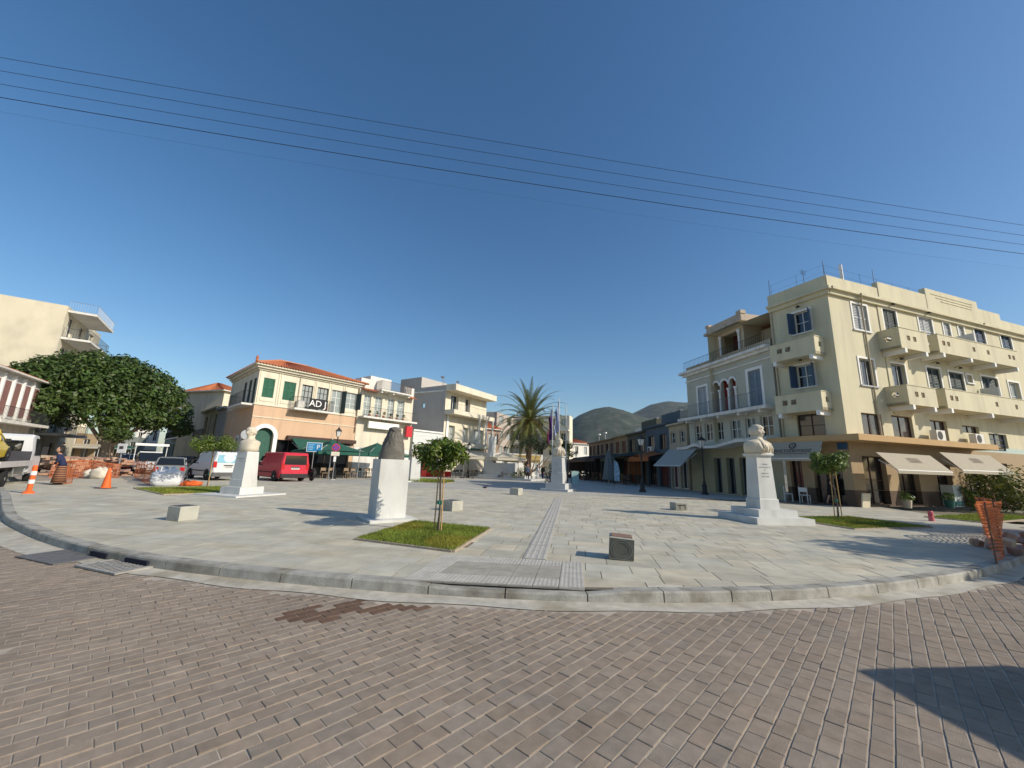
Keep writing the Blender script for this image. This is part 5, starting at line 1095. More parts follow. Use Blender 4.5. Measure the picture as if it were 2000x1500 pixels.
# leftmost bust
aL = math.radians(-18); gL_ = Vector((-11.05,17.0,0)); zL = hgt(487,882,gL_)
statue('leftmost marble bust with broad bare shoulders on tall white pedestal',gL_,aL,[(1.14,0,.06),(.54,.06,.34)],[(.345,.34),(.335,.62),(.325,.63),(.27,zL)],False,True,insc=[(0,1.48,.4,.05),(.03,1.38,.25,.04)],sc=1.6,bust_yaw=.1,folds=False,wide=.74,cut=-.36,base=.66)
# dark head on the square marble pedestal
gM_ = Vector((-3.33,11.35,0)); aM = math.radians(33.0)
t = thing('dark_head_statue', gM_, 'square white marble pedestal with dark long-haired bust seen from behind', 'statue'); ca,sa = math.cos(aM),math.sin(aM); zM = hgt(758,897,gM_)
T = lambda x,y,z: (gM_.x+x*ca-y*sa, gM_.y+x*sa+y*ca, z)
MB().box(-.62,.62,-.75,.62,0,.075,T).build('base_slab', marble, t); MB().hexa([(-.40,-.40,.075),(.40,-.40,.075),(.40,.40,.075),(-.40,.40,.075)],[(-.40,-.40,zM),(.40,-.40,zM),(.40,.40,zM),(-.40,.40,zM)],T).build('pedestal', marble, t)
zH = hgt(770,834,gM_)-zM; m = MB(); n = 44; rg = random.Random(4); rings = []; N = 40
for j in range(N+1):
    q = j/N; a = float(np.interp(q,[0,.1,.3,.42,.6,.76,.85,.88,.94,.98,1],[.36,.355,.325,.30,.25,.195,.165,.178,.168,.13,.04])); b = float(np.interp(q,[0,.1,.3,.42,.6,.76,.85,.88,.94,.98,1],[.27,.27,.26,.25,.225,.185,.16,.172,.162,.13,.04])); R_ = []
    for i in range(n):
        f = 2*math.pi*i/n; gv = 0
        if q > .36 and q < .85: gv = .02*math.sin(f*15+3*math.sin(q*14+f)+q*8)*min(1,(q-.36)*12)
        elif q >= .8: gv = .012*math.sin(f*7+q*60)
        else: gv = .006*math.sin(f*5+q*8)
        R_.append(T(math.cos(f)*(a+gv)+.03*q, math.sin(f)*(b+gv), zM+zH*q))
    rings.append(R_)
m.loft(rings); m.build('head', pm('dark_bronze_stone',(.13,.12,.10),.65,.25,8,.5,50), t, smooth=True)
# tall far bust
gT = Vector((3.35,27.2,0)); zT = hgt(1087,894,gT)
statue('tall shaded marble bust with engraved emblem at mid-square',gT,math.radians(-27),[(.95,0,.14),(.68,.14,.5)],[(.42,.5),(.40,1.15),(.37,1.2),(.31,zT)],True,True,marble_g,marble_w,insc=[(0,zT-.4,.2,.2),(0,zT-.75,.4,.06),(0,zT-.9,.38,.06),(0,zT-1.05,.3,.06)],sc=1.95,bust_yaw=.7,cut=-.34,wide=.62)
gB = Vector((col(806,945,33).x,33,0)); zB = hgt(806,893,gB)
statue('distant white bust on a plain pedestal partly behind the citrus tree',gB,math.radians(35),[(.75,0,.1)],[(.42,.1),(.38,zB)],False,True,sc=1.7,folds=False,cut=-.34,wide=.8)
# stele monument
gm = Vector((col(975,930,46).x,46,0)); mon = thing('stele_monument', gm, 'low marble memorial wall with a rough tall stele on broad steps', 'monument'); am = math.radians(-26); ca,sa = math.cos(am),math.sin(am)
T = lambda x,y,z: (gm.x+x*ca-y*sa, gm.y+x*sa+y*ca, z)
MB().box(-2.9,4.6,-1.6,2.6,0,.18,T).build('step', marble_g, mon); MB().box(-2.3,3.6,-1.0,2.0,.18,.45,T).build('step', marble_g, mon)
MB().box(-1.75,2.1,-.3,.5,.45,hgt(975,904,gm),T).build('memorial_wall', marble_g, mon)
zs_ = hgt(955,852,gm); m = MB(); rings = []
for j in range(15):
    q = j/14; R_ = []
    for i in range(16): f = 2*math.pi*i/16; s_ = .46*max(abs(math.cos(f)),abs(math.sin(f)))**-1; s_ = min(s_,.56); R_.append(T(-1.25+.25*q+math.cos(f)*(s_*(1-.1*q)+.03*math.sin(i*5+j*3)),math.sin(f)*(.3+.03*math.sin(i*3+j*7)),1.2+(zs_-1.2)*q))
    rings.append(R_)
m.loft(rings); m.build('stele', marble_g, mon)
# ================================================================ stone blocks on the square
blk = pm('block_stone',(.40,.39,.33),.9,.15,3,.3,40); blk_d = pm('block_dark_face',(.13,.125,.10),.85,.2,5,.2,40)
def block(label, g, ang, a, b, h, dark=None, tilt=0.0, face=None):
    t = thing('stone_block', g, label, 'stone block', 'low stone blocks on the paving'); ca,sa = math.cos(ang),math.sin(ang); ct,st = math.cos(tilt),math.sin(tilt)
    def T(x,y,z): x2 = x*ct+z*st; z2 = -x*st+z*ct; return (g.x+x2*ca-y*sa, g.y+x2*sa+y*ca, z2+abs(st)*a*.5)
    e = .015; MB().loft([[(-a/2+i_,-b/2+i_,z),(a/2-i_,-b/2+i_,z),(a/2-i_,b/2-i_,z),(-a/2+i_,b/2-i_,z)] for i_,z in ((e,0),(0,e),(0,h-e),(e,h))],T).build('block', blk, t)
    if dark: dark(t,T,a,b,h)
    return t
def dk_top(t,T,a,b,h): MB().box(-a*.46,a*.46,-b*.46,b*.46,h-.001,h+.006,T).build('dark_top', pm('lamp_top',(.09,.085,.075),.5), t)
def dk_center(t,T,a,b,h):
    MB().box(-a*.49,a*.49,-b/2-.007,-b/2-.001,.02,h-.02,T).build('dark_face', blk_d, t)
    MB().box(-a*.42,a*.42,-b*.42,b*.42,h-.001,h+.012,T).build('worn_top', pm('rusty_top',(.22,.14,.10),.8,.25,8), t)
    m = MB(); 
    for r,tt in ((.155,.008),(.12,.006)): m.loft([[((r+q)*1.15*math.cos(k*math.pi/16),-b/2-.009-d,h*.48+(r+q)*math.sin(k*math.pi/16)) for q,d in ((-tt,0),(tt,0),(tt,.003),(-tt,.003))] for k in range(33)],T,cap=False)
    m.build('emblem_ring', pm('emblem_grey',(.19,.185,.155),.8), t)
def dk_graf(t,T,a,b,h):
    MB().box(-a*.49,a*.49,-b/2-.006,-b/2-.001,.02,h-.02,T).build('painted_face', pm('block_grey_face',(.24,.235,.205),.9,.15,4), t)
    m = MB(); y0 = -b/2-.006
    for p in ((-.16,.20,.30,.235),(-.04,.0,.05,.20),(.05,.16,.20,.235),(.14,.19,.06,.20)): m.box(p[0],p[1],y0-.003,y0,p[2]-.06 if p[2]<.1 else p[2]-.1,p[3],T)
    m = MB().box(-.17,.03,y0-.003,y0,.185,.225,T).box(-.09,-.05,y0-.003,y0,.05,.185,T).box(.04,.17,y0-.003,y0,.185,.225,T).box(.135,.175,y0-.003,y0,.06,.185,T); m.build('graffiti', pm('graffiti_black',(.03,.028,.02),.8), t)
block('tilted stone block with round emblem on its dark face, nearest the camera',Vector((2.03,7.45,0)),math.radians(-14),.42,.42,.37,dk_center,.05)
block('pale stone block with dark top near the left kerb',Vector((-7.85,10.02,0)),math.radians(-20),.44,.42,.34,dk_top)
block('stone block standing just right of the staked citrus tree',Vector((-1.88,13.9,0)),math.radians(-38),.5,.5,.33,dk_top)
block('small far stone block in front of the tall shaded bust',Vector((.42,22.1,0)),math.radians(-30),.52,.5,.36)
block('stone block with black graffiti strokes left of the robed bust',Vector((6.9,16.6,0)),math.radians(10),.5,.42,.30,dk_graf)
# ================================================================ OVERHEAD WIRES
wire_m = pm('wire_black',(.015,.015,.017),.6,.02)
def wire(label, pl, pr, Yl, Yr, sag, r):
    a = col(pl[0],pl[1],Yl); b = col(pr[0],pr[1],Yr); d = b-a; a2 = a-d*.55; b2 = b+d*.12; pts = []; n = 60
    for i in range(n+1): t_ = i/n; p = a2.lerp(b2,t_); s_ = (a2.lerp(b2,t_)-a).dot(d)/d.dot(d); p.z -= sag*4*s_*(1-s_); pts.append(p)
    o = MB().tube(pts,r,5).build('overhead_wire', wire_m); tag(o,label,'wire','overhead wires crossing the sky')
for k,(yl,yr,r,lb) in enumerate(((112,440,.0052,'topmost black overhead wire'),(138,460,.0052,'second overhead wire from the top'),(164,478,.005,'third overhead wire from the top'),(190,496,.0075,'thick lowest black overhead wire'),(218,524,.0014,'hair-thin cable below the thick overhead wire'))):
    wire(lb+' crossing the sky',(0,yl),(2000,yr),7.2,10.4,.09+.02*k,r)
# ================================================================ STREET FURNITURE
def make_lamp():
    t = proto('street_lamp','x','lamp','black lantern street lamps'); m = MB()
    m.lathe([(.24,0),(.24,.12),(.17,.16),(.15,.55),(.19,.6),(.12,.68),(.075,.9),(.06,1.0),(.05,3.0),(.07,3.04),(.05,3.1),(.045,3.3)],12); m.build('post', iron_b, t)
    MB().loft([[(s_*x,s_*y,z) for x,y in ((-1,-1),(1,-1),(1,1),(-1,1))] for s_,z in ((.1,3.3),(.17,3.72))]).build('lantern_glass', pm('lantern_glass',(.62,.62,.58),.3,.05), t)
    m = MB(); m.loft([[(s_*x,s_*y,z) for x,y in ((-1,-1),(1,-1),(1,1),(-1,1))] for s_,z in ((.22,3.72),(.2,3.78),(.08,3.92),(.03,4.05))])
    for x,y in ((-1,-1),(1,-1),(1,1),(-1,1)): m.tube([(x*.102,y*.102,3.3),(x*.175,y*.175,3.72)],.012,4)
    m.build('lantern_roof', iron_b, t); return t
lamp0 = make_lamp()
LPS = [(gnd(1255,961),1.0,'black lantern street lamp nearest the folded parasol'),(gnd(1377,966),1.0,'black lantern street lamp beside the grey awning'),(Vector((col(651,930,33.5).x,33.5,0)),1.05,'lantern street lamp behind the no-stopping sign'),(Vector((col(914,920,47).x,47,0)),1.0,'lantern street lamp in front of the teal shop sign'),(Vector((col(985,920,52).x,52,0)),1.0,'lantern street lamp right of the rough stele'),(Vector((col(1125,920,60).x,60,0)),1.0,'far lantern street lamp near the white red-roofed house')]
for i,(p,s_,lb) in enumerate(LPS): put(lamp0,p,.3,lb,s_) if i == 0 else dup(lamp0,p,.3*i,lb,s_)
# signs
def sign_post(name,label,px_,base_y,Y,top_y,boards,lean=0.0):
    g = Vector((col(px_,base_y,Y).x,Y,0)); zt = hgt(px_,top_y,g); t = thing(name,g,label,'sign'); MB().tube([(g.x,g.y,0),(g.x,g.y,zt)],.03,8).build('pole', steel, t); MB().lathe([(.22,0),(.2,.05),(.05,.1)],10,lambda x,y,z: (g.x+x,g.y+y,z)).build('foot', pm('sign_foot',(.4,.38,.33),.9), t)
    return g,t,zt
fdir = math.atan2(-.55,.84); ang_s = math.radians(25)
def bT(g): 
    ca,sa = math.cos(ang_s),math.sin(ang_s); return lambda x,y,z: (g.x+x*ca-y*sa,g.y+x*sa+y*ca,z)
g,t,zt = sign_post('parking_sign','blue rectangular parking sign on a pole by the red van',606,936,31.5,864,None); T = bT(g); sw = .55
MB().box(-sw,sw,-.05,-.035,zt-.72,zt,T).build('board_rim', pm('sign_white',(.75,.75,.73),.5), t); MB().box(-sw+.04,sw-.04,-.06,-.05,zt-.68,zt-.04,T).build('board', pm('sign_blue',(.015,.20,.42),.45), t)
Mx = Matrix.Translation(Vector(T(sw-.28,-.064,zt-.36)))@Matrix.Rotation(ang_s,4,'Z')@Matrix.Rotation(math.pi/2,4,'X'); text('letter','P',.5,Mx,pm('sign_white',(.75,.75,.73)),t)
m = MB(); [m.box(-sw+.1,-.02-.1*(k%2),-.064,-.06,zt-.2-.12*k,zt-.16-.12*k,T) for k in range(4)]; m.build('small_print', pm('sign_pale_blue',(.35,.55,.65),.5), t)
g,t,zt = sign_post('no_stopping_sign','round red and blue no-stopping sign with white plate below',649,936,31.5,866,None); T = bT(g)
for r,y,mn,cc in ((.30,-.04,'disc_rim',(.5,.05,.05)),(.235,-.05,'disc',(.10,.06,.35))): MB().add([T(r*math.cos(k*math.pi/14),y-d,zt-.3+r*math.sin(k*math.pi/14)) for d in (0,.008) for k in range(28)],[tuple(range(28)),tuple(range(28,56))]+[(k,(k+1)%28,28+(k+1)%28,28+k) for k in range(28)]).build(mn, pm(mn,cc,.5), t)
m = MB(); [m.hexa([(s_*-.17-.03,-.062,zt-.3-.17),(s_*-.17+.03,-.062,zt-.3-.17),(s_*.17+.03,-.062,zt-.3+.17),(s_*.17-.03,-.062,zt-.3+.17)],[(s_*-.17-.03,-.067-.001*s_,zt-.3-.17),(s_*-.17+.03,-.067-.001*s_,zt-.3-.17),(s_*.17+.03,-.067-.001*s_,zt-.3+.17),(s_*.17-.03,-.067-.001*s_,zt-.3+.17)],T) for s_ in (1,-1)]; m.build('cross', pm('disc_rim',(.5,.05,.05)), t)
MB().box(-.3,.3,-.05,-.035,zt-.95,zt-.64,T).build('plate', pm('plate_cream',(.66,.62,.5),.6), t); MB().box(-.09,.09,-.05,-.036,zt-1.4,zt-1.0,T).build('small_plate', MATS['sign_white'], t)
g = Vector((col(697,936,32.5).x,32.5,0)); o = MB().tube([(g.x,g.y,0),(g.x,g.y,2.6)],.03,8).build('bare_pole',steel); tag(o,'bare grey pole in front of the green cafe umbrellas','pole')
g = Vector((col(641,936,31.6).x,31.6,0)); o = MB().tube([(g.x,g.y,0),(g.x,g.y,2.5)],.028,8).build('bare_pole',steel); tag(o,'short bare pole just left of the no-stopping sign','pole')
g = gnd(232,925); g = Vector((col(230,910,27).x,27,0)); ws = thing('works_sign',g,'white roadworks notice board with dark pictogram by the ficus','sign'); zt = hgt(232,866,g); MB().box(g.x-.3,g.x+.3,g.y,g.y+.03,zt-.62,zt).build('board', MATS['sign_white'], ws); MB().box(g.x-.17,g.x+.1,g.y-.012,g.y-.002,zt-.36,zt-.17).build('pictogram', ltr_dk, ws); MB().tube([(g.x,g.y+.06,0),(g.x,g.y+.06,zt-.1)],.04,6).build('pole', steel, ws)
gw = Vector((-17.2,29.4,0)); 
rs_ = thing('round_sign',gw,'round white sign disc peeking left of the leftmost bust','sign'); gq = gnd(470,940); gq = Vector((col(466,935,24).x,24,0)); zq = hgt(465,848,gq); rs_.location = gq; ORG[rs_.name] = gq
MB().add([(gq.x+.27*math.cos(k*math.pi/12),gq.y-.05-d,zq+.27*math.sin(k*math.pi/12)) for d in (0,.02) for k in range(24)],[tuple(range(24)),tuple(range(24,48))]+[(k,(k+1)%24,24+(k+1)%24,24+k) for k in range(24)]).build('disc', MATS['sign_white'], rs_); MB().tube([(gq.x,gq.y,0),(gq.x,gq.y,zq+.2)],.03,6).build('pole', steel, rs_)
# parasols
def make_parasol(mat, nm='parasol', W_=1.9, z0=2.35, z1=3.1):
    t = proto(nm,'x','parasol'); m = MB(); c = [(-W_,-W_),(W_,-W_),(W_,W_),(-W_,W_)]
    for k in range(4):
        (x0,y0),(x1,y1) = c[k],c[(k+1)%4]; n = 8; vs = []
        for i in range(n+1):
            a = i/n; x = x0+(x1-x0)*a; y = y0+(y1-y0)*a; sg = .08*math.sin(math.pi*a)
            for j in range(5): q = j/4; vs.append((x*(1-q),y*(1-q),z0+(z1-z0)*q-.12*math.sin(math.pi*q)*1.0+sg*(1-q)))
        m.add(vs,[(i*5+j,(i+1)*5+j,(i+1)*5+j+1,i*5+j+1) for i in range(n) for j in range(4)])
        m.add([(x0,y0,z0),(x1,y1,z0),(x1,y1,z0-.25),(x0,y0,z0-.25)],[(0,1,2,3)])
    m.build('canopy', mat, t); MB().tube([(0,0,0),(0,0,z1+.1)],.035,8).build('pole', pm('pole_white',(.6,.6,.57),.5), t)
    m = MB(); [m.tube([(0,0,z1-.15),(x*.97,y*.97,z0-.02)],.015,4) for x,y in c]; m.build('rib', MATS['pole_white'], t); MB().box(-.3,.3,-.3,.3,0,.08).build('base', pm('base_grey',(.25,.25,.24),.9), t); return t
pc = make_parasol(awn_c); pg = make_parasol(awn_g, 'parasol', 2.3, 2.2, 3.25); aA = math.atan2(dA[1],dA[0])
g1 = FA(LA*.55,3.6,0); g2 = FA(LA*1.02,3.7,0)
put(pg,g1,aA,'dark green square parasol in front of the salmon house',group='dark green cafe parasols'); dup(pg,g2,aA,'dark green square parasol with white print in front of the terrace house',group='dark green cafe parasols')
PCs = [(905,45,'cream parasol nearest the citrus tree crown'),(948,52,'cream parasol partly behind the rough stele'),(985,47,'cream parasol right of the stele'),(1000,55,'cream parasol at the right end of the cafe terrace')]
for i,(x,Y,lb) in enumerate(PCs):
    p = Vector((col(x,915,Y).x,Y,0)); put(pc,p,.3+.1*i,lb,group='cream cafe parasols') if i == 0 else dup(pc,p,.3+.1*i,lb,group='cream cafe parasols')
g = Vector((col(1189,930,38).x,38,0)); fp = thing('folded_parasol',g,'folded grey parasol standing in the shaded terrace','parasol'); m = MB(); m.loft([[(g.x+(r+.05*(k%2))*math.cos(k*math.pi/8),g.y+(r+.05*(k%2))*math.sin(k*math.pi/8),z) for k in range(16)] for r,z in ((.55,.55),(.42,1.4),(.25,2.6),(.12,3.1),(.03,3.25))]); m.build('folded_canopy', pm('grey_canvas',(.15,.17,.17),.9,.1), fp); MB().tube([(g.x,g.y,0),(g.x,g.y,3.35)],.03,6).build('pole', steel, fp)
# yellow shop awning beside the monument
g = Vector((col(1020,905,57).x,57,0)); ya = thing('yellow_awning_stall',g,'yellow awning stall with red print left of the palm trunk','stall'); Fy = Fac((g.x-2.6,57.5),(g.x+2.6,57.0)); awning(Fy,ya,0,5.2,0,3.0,1.6,2.4,pm('yellow_awning',(.55,.40,.14),.85,.1,2,trans=.2),.35); MB().box(0,5.2,-.2,-.05,2.0,3.1,Fy).build('fascia', cream2, ya); MB().box(1.3,2.9,1.66,1.68,2.12,2.36,Fy).build('red_print', pm('print_red',(.5,.12,.08),.7), ya)
for u in (.2,5.0): MB().tube([Fy(u,-.1,0),Fy(u,-.1,3)],.05,6).build('post', steel, ya)
# chairs and tables
def make_chair(mat):
    t = proto('cafe_chair','x','chair'); MB().box(-.21,.21,-.21,.21,.43,.47).build('seat', mat, t); MB().box(-.21,.21,.18,.215,.62,.86).build('backrest', mat, t)
    for x,y,z in ((-.19,-.19,.43),(.19,-.19,.43),(-.19,.19,.88),(.19,.19,.88)): MB().box(x-.018,x+.018,y-.018,y+.018,0,z).build('leg', mat, t)
    return t
def make_table(mat):
    t = proto('cafe_table','x','table'); MB().lathe([(.36,.71),(.36,.74)],14).build('table_top', mat, t); MB().lathe([(.2,0),(.2,.03),(.03,.05),(.03,.71)],10).build('pedestal', iron_b, t); return t
ch_w = make_chair(pm('chair_wood',(.28,.2,.13),.6,.1)); ch_d = make_chair(pm('chair_dark',(.05,.045,.04),.6,.1)); tb = make_table(pm('table_wood',(.2,.15,.1),.6)); k = 0
GRP = 'wooden cafe chairs under the green parasols'; first = [True,True,True]
spots = []
for q in range(5):
    u = LA*.28+q*2.05; w_ = 3.3; spots.append((u,w_))
for q,(u,w_) in enumerate(spots):
    for s_ in (-1,1):
        p = FA(u+s_*.33,w_+1.1,0); lb = 'light wooden cafe chair at the front of the green-parasol terrace'
        put(ch_w,p,aA+random.uniform(-.3,.3),lb,group=GRP) if first[0] else dup(ch_w,p,aA+random.uniform(-.3,.3),lb,group=GRP); first[0] = False
        p = FA(u+s_*.45,w_-.3,0); lb = 'dark cafe chair deep under the green parasols'
        put(ch_d,p,aA+3.1,lb,group='dark cafe chairs under the green parasols') if first[1] else dup(ch_d,p,aA+3.1,lb,group='dark cafe chairs under the green parasols'); first[1] = False
    p = FA(u,w_+.4,0); lb = 'round cafe table among the chairs under the green parasols'
    put(tb,p,0,lb,group='cafe tables under the green parasols') if first[2] else dup(tb,p,0,lb,group='cafe tables under the green parasols'); first[2] = False
for q in range(14):
    x = 885+q*9+(12 if q > 6 else 0); Y = 44.5+(q%3)*1.6
    if 938 < x < 965: continue
    p = Vector((col(x,925,Y).x,Y,0)); dup(ch_d,p,random.random()*6,'dark cafe chair under the cream parasols near the monument',group='dark cafe chairs under the cream parasols')
    if q%2: dup(tb,p+Vector((.6,.3,0)),0,'round cafe table under the cream parasols near the monument',group='cafe tables under the cream parasols')
for q in range(12):
    u = FS.L*(.18+.055*q); p = FS(u,2.2+(q%2)*.7,0); dup(ch_d,p,random.random()*6,'dark cafe chair under the canopies of the shaded shops',group='dark cafe chairs along the shaded shops')
ch_x = make_chair(pm('chair_white',(.6,.6,.57),.6,.1)); put(ch_x,FL(.55,.9,0),.9,'white chair by the hotel side door, left of the pair',group='white chairs by the hotel side door'); dup(ch_x,FL(1.5,1.0,0),2.2,'white chair by the hotel side door, right of the pair',group='white chairs by the hotel side door')
# flags
flags = [(1078,790,(.20,.03,.12),'purple and maroon','flagpole with a limp maroon and purple flag'),(1091,778,(.05,.13,.42),'greek','tallest flagpole with a limp blue and white striped flag'),(1105,790,None,'','bare flagpole right of the two flags')]
for i,(x,yt,c,_,lb) in enumerate(flags):
    Y = 31.0+i*.6; g = Vector((col(x,945,Y).x,Y,0)); zt = hgt(x,yt,g); t = thing('flagpole',g,lb,'flagpole','flagpoles behind the tall bust'); MB().tube([g,(g.x,g.y,zt)],[.05,.03],8).build('pole', pm('pole_white',(.6,.6,.57)), t)
    if c:
        for q in range(9):
            m = MB(); vs = []; n = 14; H_ = 2.4
            for j in range(n+1):
                z = zt-.25-H_*j/n-.02*q; wv = .05*math.sin(j*.8+q*.5)
                for e_ in (q,q+1): f = e_/9; vs.append((g.x-.05-f*.42*(.5+.5*j/n)*( -1 if i == 1 else 1)*( -1 if i==1 else 1)+wv*f, g.y-.05+.09*math.sin(f*9+j*.35), z-f*.55))
            m.add(vs,[(j*2,j*2+1,j*2+3,j*2+2) for j in range(n)]); mt = pm('flag_blue',(.02,.07,.32),.8) if i == 1 and q%2 == 0 else pm('flag_white',(.62,.64,.68),.8) if i == 1 else pm('flag_maroon',(.16,.02,.06),.8) if q > 4 else pm('flag_purple',(.07,.03,.16),.8)
            m.build('flag_fold', mt, t)
# cones, posts, sacks
org = pm('cone_orange',(.75,.14,.03),.55,.1,6); 
g = gnd(206,954); c = thing('traffic_cone',g,'large orange traffic cone on the dusty pavement edge','cone'); MB().lathe([(.19,.03),(.16,.06),(.05,.85),(.03,.87)],16,lambda x,y,z: (g.x+x,g.y+y,z)).build('cone_body', org, c); MB().box(g.x-.26,g.x+.26,g.y-.26,g.y+.26,0,.03).build('cone_base', pm('rubber',(.03,.03,.03),.8), c)
g = gnd(55,964); c = thing('delineator_post',g,'orange and white delineator post by the tow truck','traffic post'); MB().lathe([(.16,0),(.15,.06),(.075,.1),(.07,.95),(.05,1.0)],12,lambda x,y,z: (g.x+x,g.y+y,z)).build('post_body', org, c)
for z in (.35,.65): MB().lathe([(.083,z),(.083,z+.14)],12,lambda x,y,z: (g.x+x,g.y+y,z)).build('white_band', MATS['sign_white'], c)
g = gnd(1820,1018); c = thing('pink_post',g,'short faded pink plastic post on the paving by the hotel','post'); MB().lathe([(.095,0),(.085,.03),(.075,.35),(.06,.37)],10,lambda x,y,z: (g.x+x,g.y+y,z)).build('post_body', pm('pink_plastic',(.62,.14,.16),.55,.1), c); MB().lathe([(.079,.2),(.079,.27)],10,lambda x,y,z: (g.x+x,g.y+y,z)).build('band', pm('pink_dark',(.45,.08,.1),.5), c)
def sack(name,label,g,sx,sy,sz,mat,seed,rz=0.0,parts=True,cat='bag'):
    t = thing(name,g,label,cat); rg = random.Random(seed); n = 20; rings = []
    for j in range(9):
        q = j/8; R_ = []
        for i in range(n):
            f = 2*math.pi*i/n; s_ = (1-abs(2*q-1)**4*.25 if q < .85 else .6*(1-(q-.85)*3)); w_ = 1+.07*math.sin(f*5+j*2+seed)+.05*math.sin(f*11+j); cx = abs(math.cos(f))**.6*math.copysign(1,math.cos(f)); cy = abs(math.sin(f))**.6*math.copysign(1,math.sin(f))
            x = cx*sx*s_*w_; y = cy*sy*s_*w_; R_.append((g.x+x*math.cos(rz)-y*math.sin(rz),g.y+x*math.sin(rz)+y*math.cos(rz),sz*q*(1+.14*math.sin(f*2+seed))))
        rings.append(R_)
    MB().loft(rings).build('sack_body',mat,t,smooth=True)
    return t
sackm = pm('white_sack',(.66,.67,.68),.75,.1,8,.3,30)
bb = sack('big_bag','white bulk bag slumped at the corner of the left lawn',Vector((-17.0,20.3,0)),.62,.5,.85,sackm,3,.6)
MB().tube([(-17.0,19.6,.7),(-17.05,19.55,.95),(-16.7,19.5,.95),(-16.7,19.5,.75)],.025,5).build('lifting_loop', sackm, bb)
sack('cement_sack','pale sack lying before the stone piles, right one',Vector((col(198,920,24).x,24,0)),.42,.35,.62,pm('cream_sack',(.62,.56,.45),.8,.1),5,.1); sack('cement_sack','pale sack lying before the stone piles, left one',Vector((col(180,920,24.3).x,24.3,0)),.3,.28,.5,MATS['cream_sack'],8,.5)
sack('orange_sheet','crumpled orange plastic sheet behind the white bulk bag','' or Vector((-16.3,20.9,0)),.5,.3,.25,org,2,.2,cat='plastic sheet')
# stone piles
stn = [pm('rubble_a',(.42,.25,.17),.9,.2,5),pm('rubble_b',(.48,.36,.25),.9,.2,5),pm('rubble_c',(.34,.22,.17),.9,.2,5)]
def stone_mesh(i):
    rg = random.Random(i); a,b,h = rg.uniform(.22,.36),rg.uniform(.18,.28),rg.uniform(.05,.09); m = MB(); P = [(a*math.cos(k*math.pi/3)*rg.uniform(.8,1.1),b*math.sin(k*math.pi/3)*rg.uniform(.8,1.1)) for k in range(6)]; m.prism(P,0,h*2); ob = m.build('stone_base',stn[i%3]); d = ob.data; bpy.data.objects.remove(ob); return d,h*2
SM = [stone_mesh(i) for i in range(9)]
for pi,(x,Y,n_,lb,wx) in enumerate(((120,25.5,46,'stacked reddish paving stones behind the woman at left',1.5),(165,27,60,'long stack of reddish-brown flat stones by the sacks',2.0),(215,28,46,'stack of flat rubble stones below the ficus trunk',1.7),(92,26,30,'low heap of flat stones beside the tow truck cab',1.1))):
    g = Vector((col(x,915,Y).x,Y,0)); t = thing('stone_pile',g,lb,'stone pile','stone piles of the roadworks')
    for q in range(n_):
        d,h = SM[random.randrange(9)]; lay = q//(n_//8+1); inst('stone',d,None,t,(random.uniform(-wx,wx)*(1-lay*.05),random.uniform(-.5,.5),lay*.15+random.uniform(0,.03)),(random.uniform(-.12,.12),random.uniform(-.12,.12),random.random()*6))
# orange safety mesh
net_m = pm('net_orange',(.60,.17,.06),.7,.15,6,trans=.3)
def net(label, pts, h, cell=.09, r=.011, wav=.08, seed=0):
    """pts: ground polyline"""
    t = thing('safety_mesh',Vector(pts[0]),label,'barrier mesh','orange safety meshes of the roadworks'); P = [Vector(p) for p in pts]; cum_ = [0]; 
    for a,b in zip(P,P[1:]): cum_.append(cum_[-1]+(b-a).length)
    def at(s_,z):
        for i in range(len(P)-1):
            if s_ <= cum_[i+1]+1e-6: q = (s_-cum_[i])/(cum_[i+1]-cum_[i]); p = P[i].lerp(P[i+1],q); d = (P[i+1]-P[i]).normalized(); nn = Vector((-d.y,d.x,0)); break
        sg = .12*math.sin(s_*2.1+seed)*(z/h); return p+nn*(wav*math.sin(s_*4+z*3+seed)*(z/h+.2))+Vector((0,0,z*(1-.1+.1*math.cos(s_*1.7+seed))+.02))
    m = MB(); L = cum_[-1]; nh_ = int(L/cell); nv_ = int(h/(cell*.7))
    def strip(a,b,w_): 
        m.add([tuple(a-w_),tuple(b-w_),tuple(b+w_),tuple(a+w_)],[(0,1,2,3)])
    for j in range(nv_+1):
        z = h*j/nv_; wz_ = Vector((0,0,r*(2.2 if j in (0,nv_) else 1)))
        for i in range(nh_): strip(at(L*i/nh_,z),at(L*(i+1)/nh_,z),wz_)
    for i in range(nh_+1):
        for j in range(0,nv_): a = at(L*i/nh_,h*j/nv_); b = at(L*i/nh_,h*(j+1)/nv_); i2 = min(L,L*i/nh_+.01); dd = (at(min(L,L*i/nh_+.02),0)-at(max(0,L*i/nh_-.02),0)).normalized()*r*.8; strip(a,b,dd)
    tag(m.build('net',net_m,t,fix=False),kind='stuff'); 
    for p in P: MB().tube([p,p+Vector((0,0,h+.15))],.015,5).build('rod', pm('rebar',(.2,.1,.06),.8), t)
    return t
net('orange safety mesh sagging along the right kerb corner',[(9.3,7.95,0),(10.6,8.9,0),(12.4,10.6,0),(14.6,12.6,0),(17.0,14.2,0)],1.0,.1,.013,.12)
net('bright orange safety mesh folded by the shrub at right edge',[(15.2,11.6,0),(17.2,13.2,0),(19.0,13.2,0),(21.5,14.2,0)],1.35,.1,.013,.1,2)
net('short orange safety mesh just right of the woman at left',[tuple(gnd(117,947)),tuple(gnd(128,946)),tuple(gnd(140,944))],.8,.1,.013,.06,1)
net('orange safety mesh along the stone stacks',[tuple(Vector((col(x,915,Y).x,Y,0))) for x,Y in ((100,23.5),(140,24),(180,25),(235,25.5))],1.0,.11,.014,.06,4)
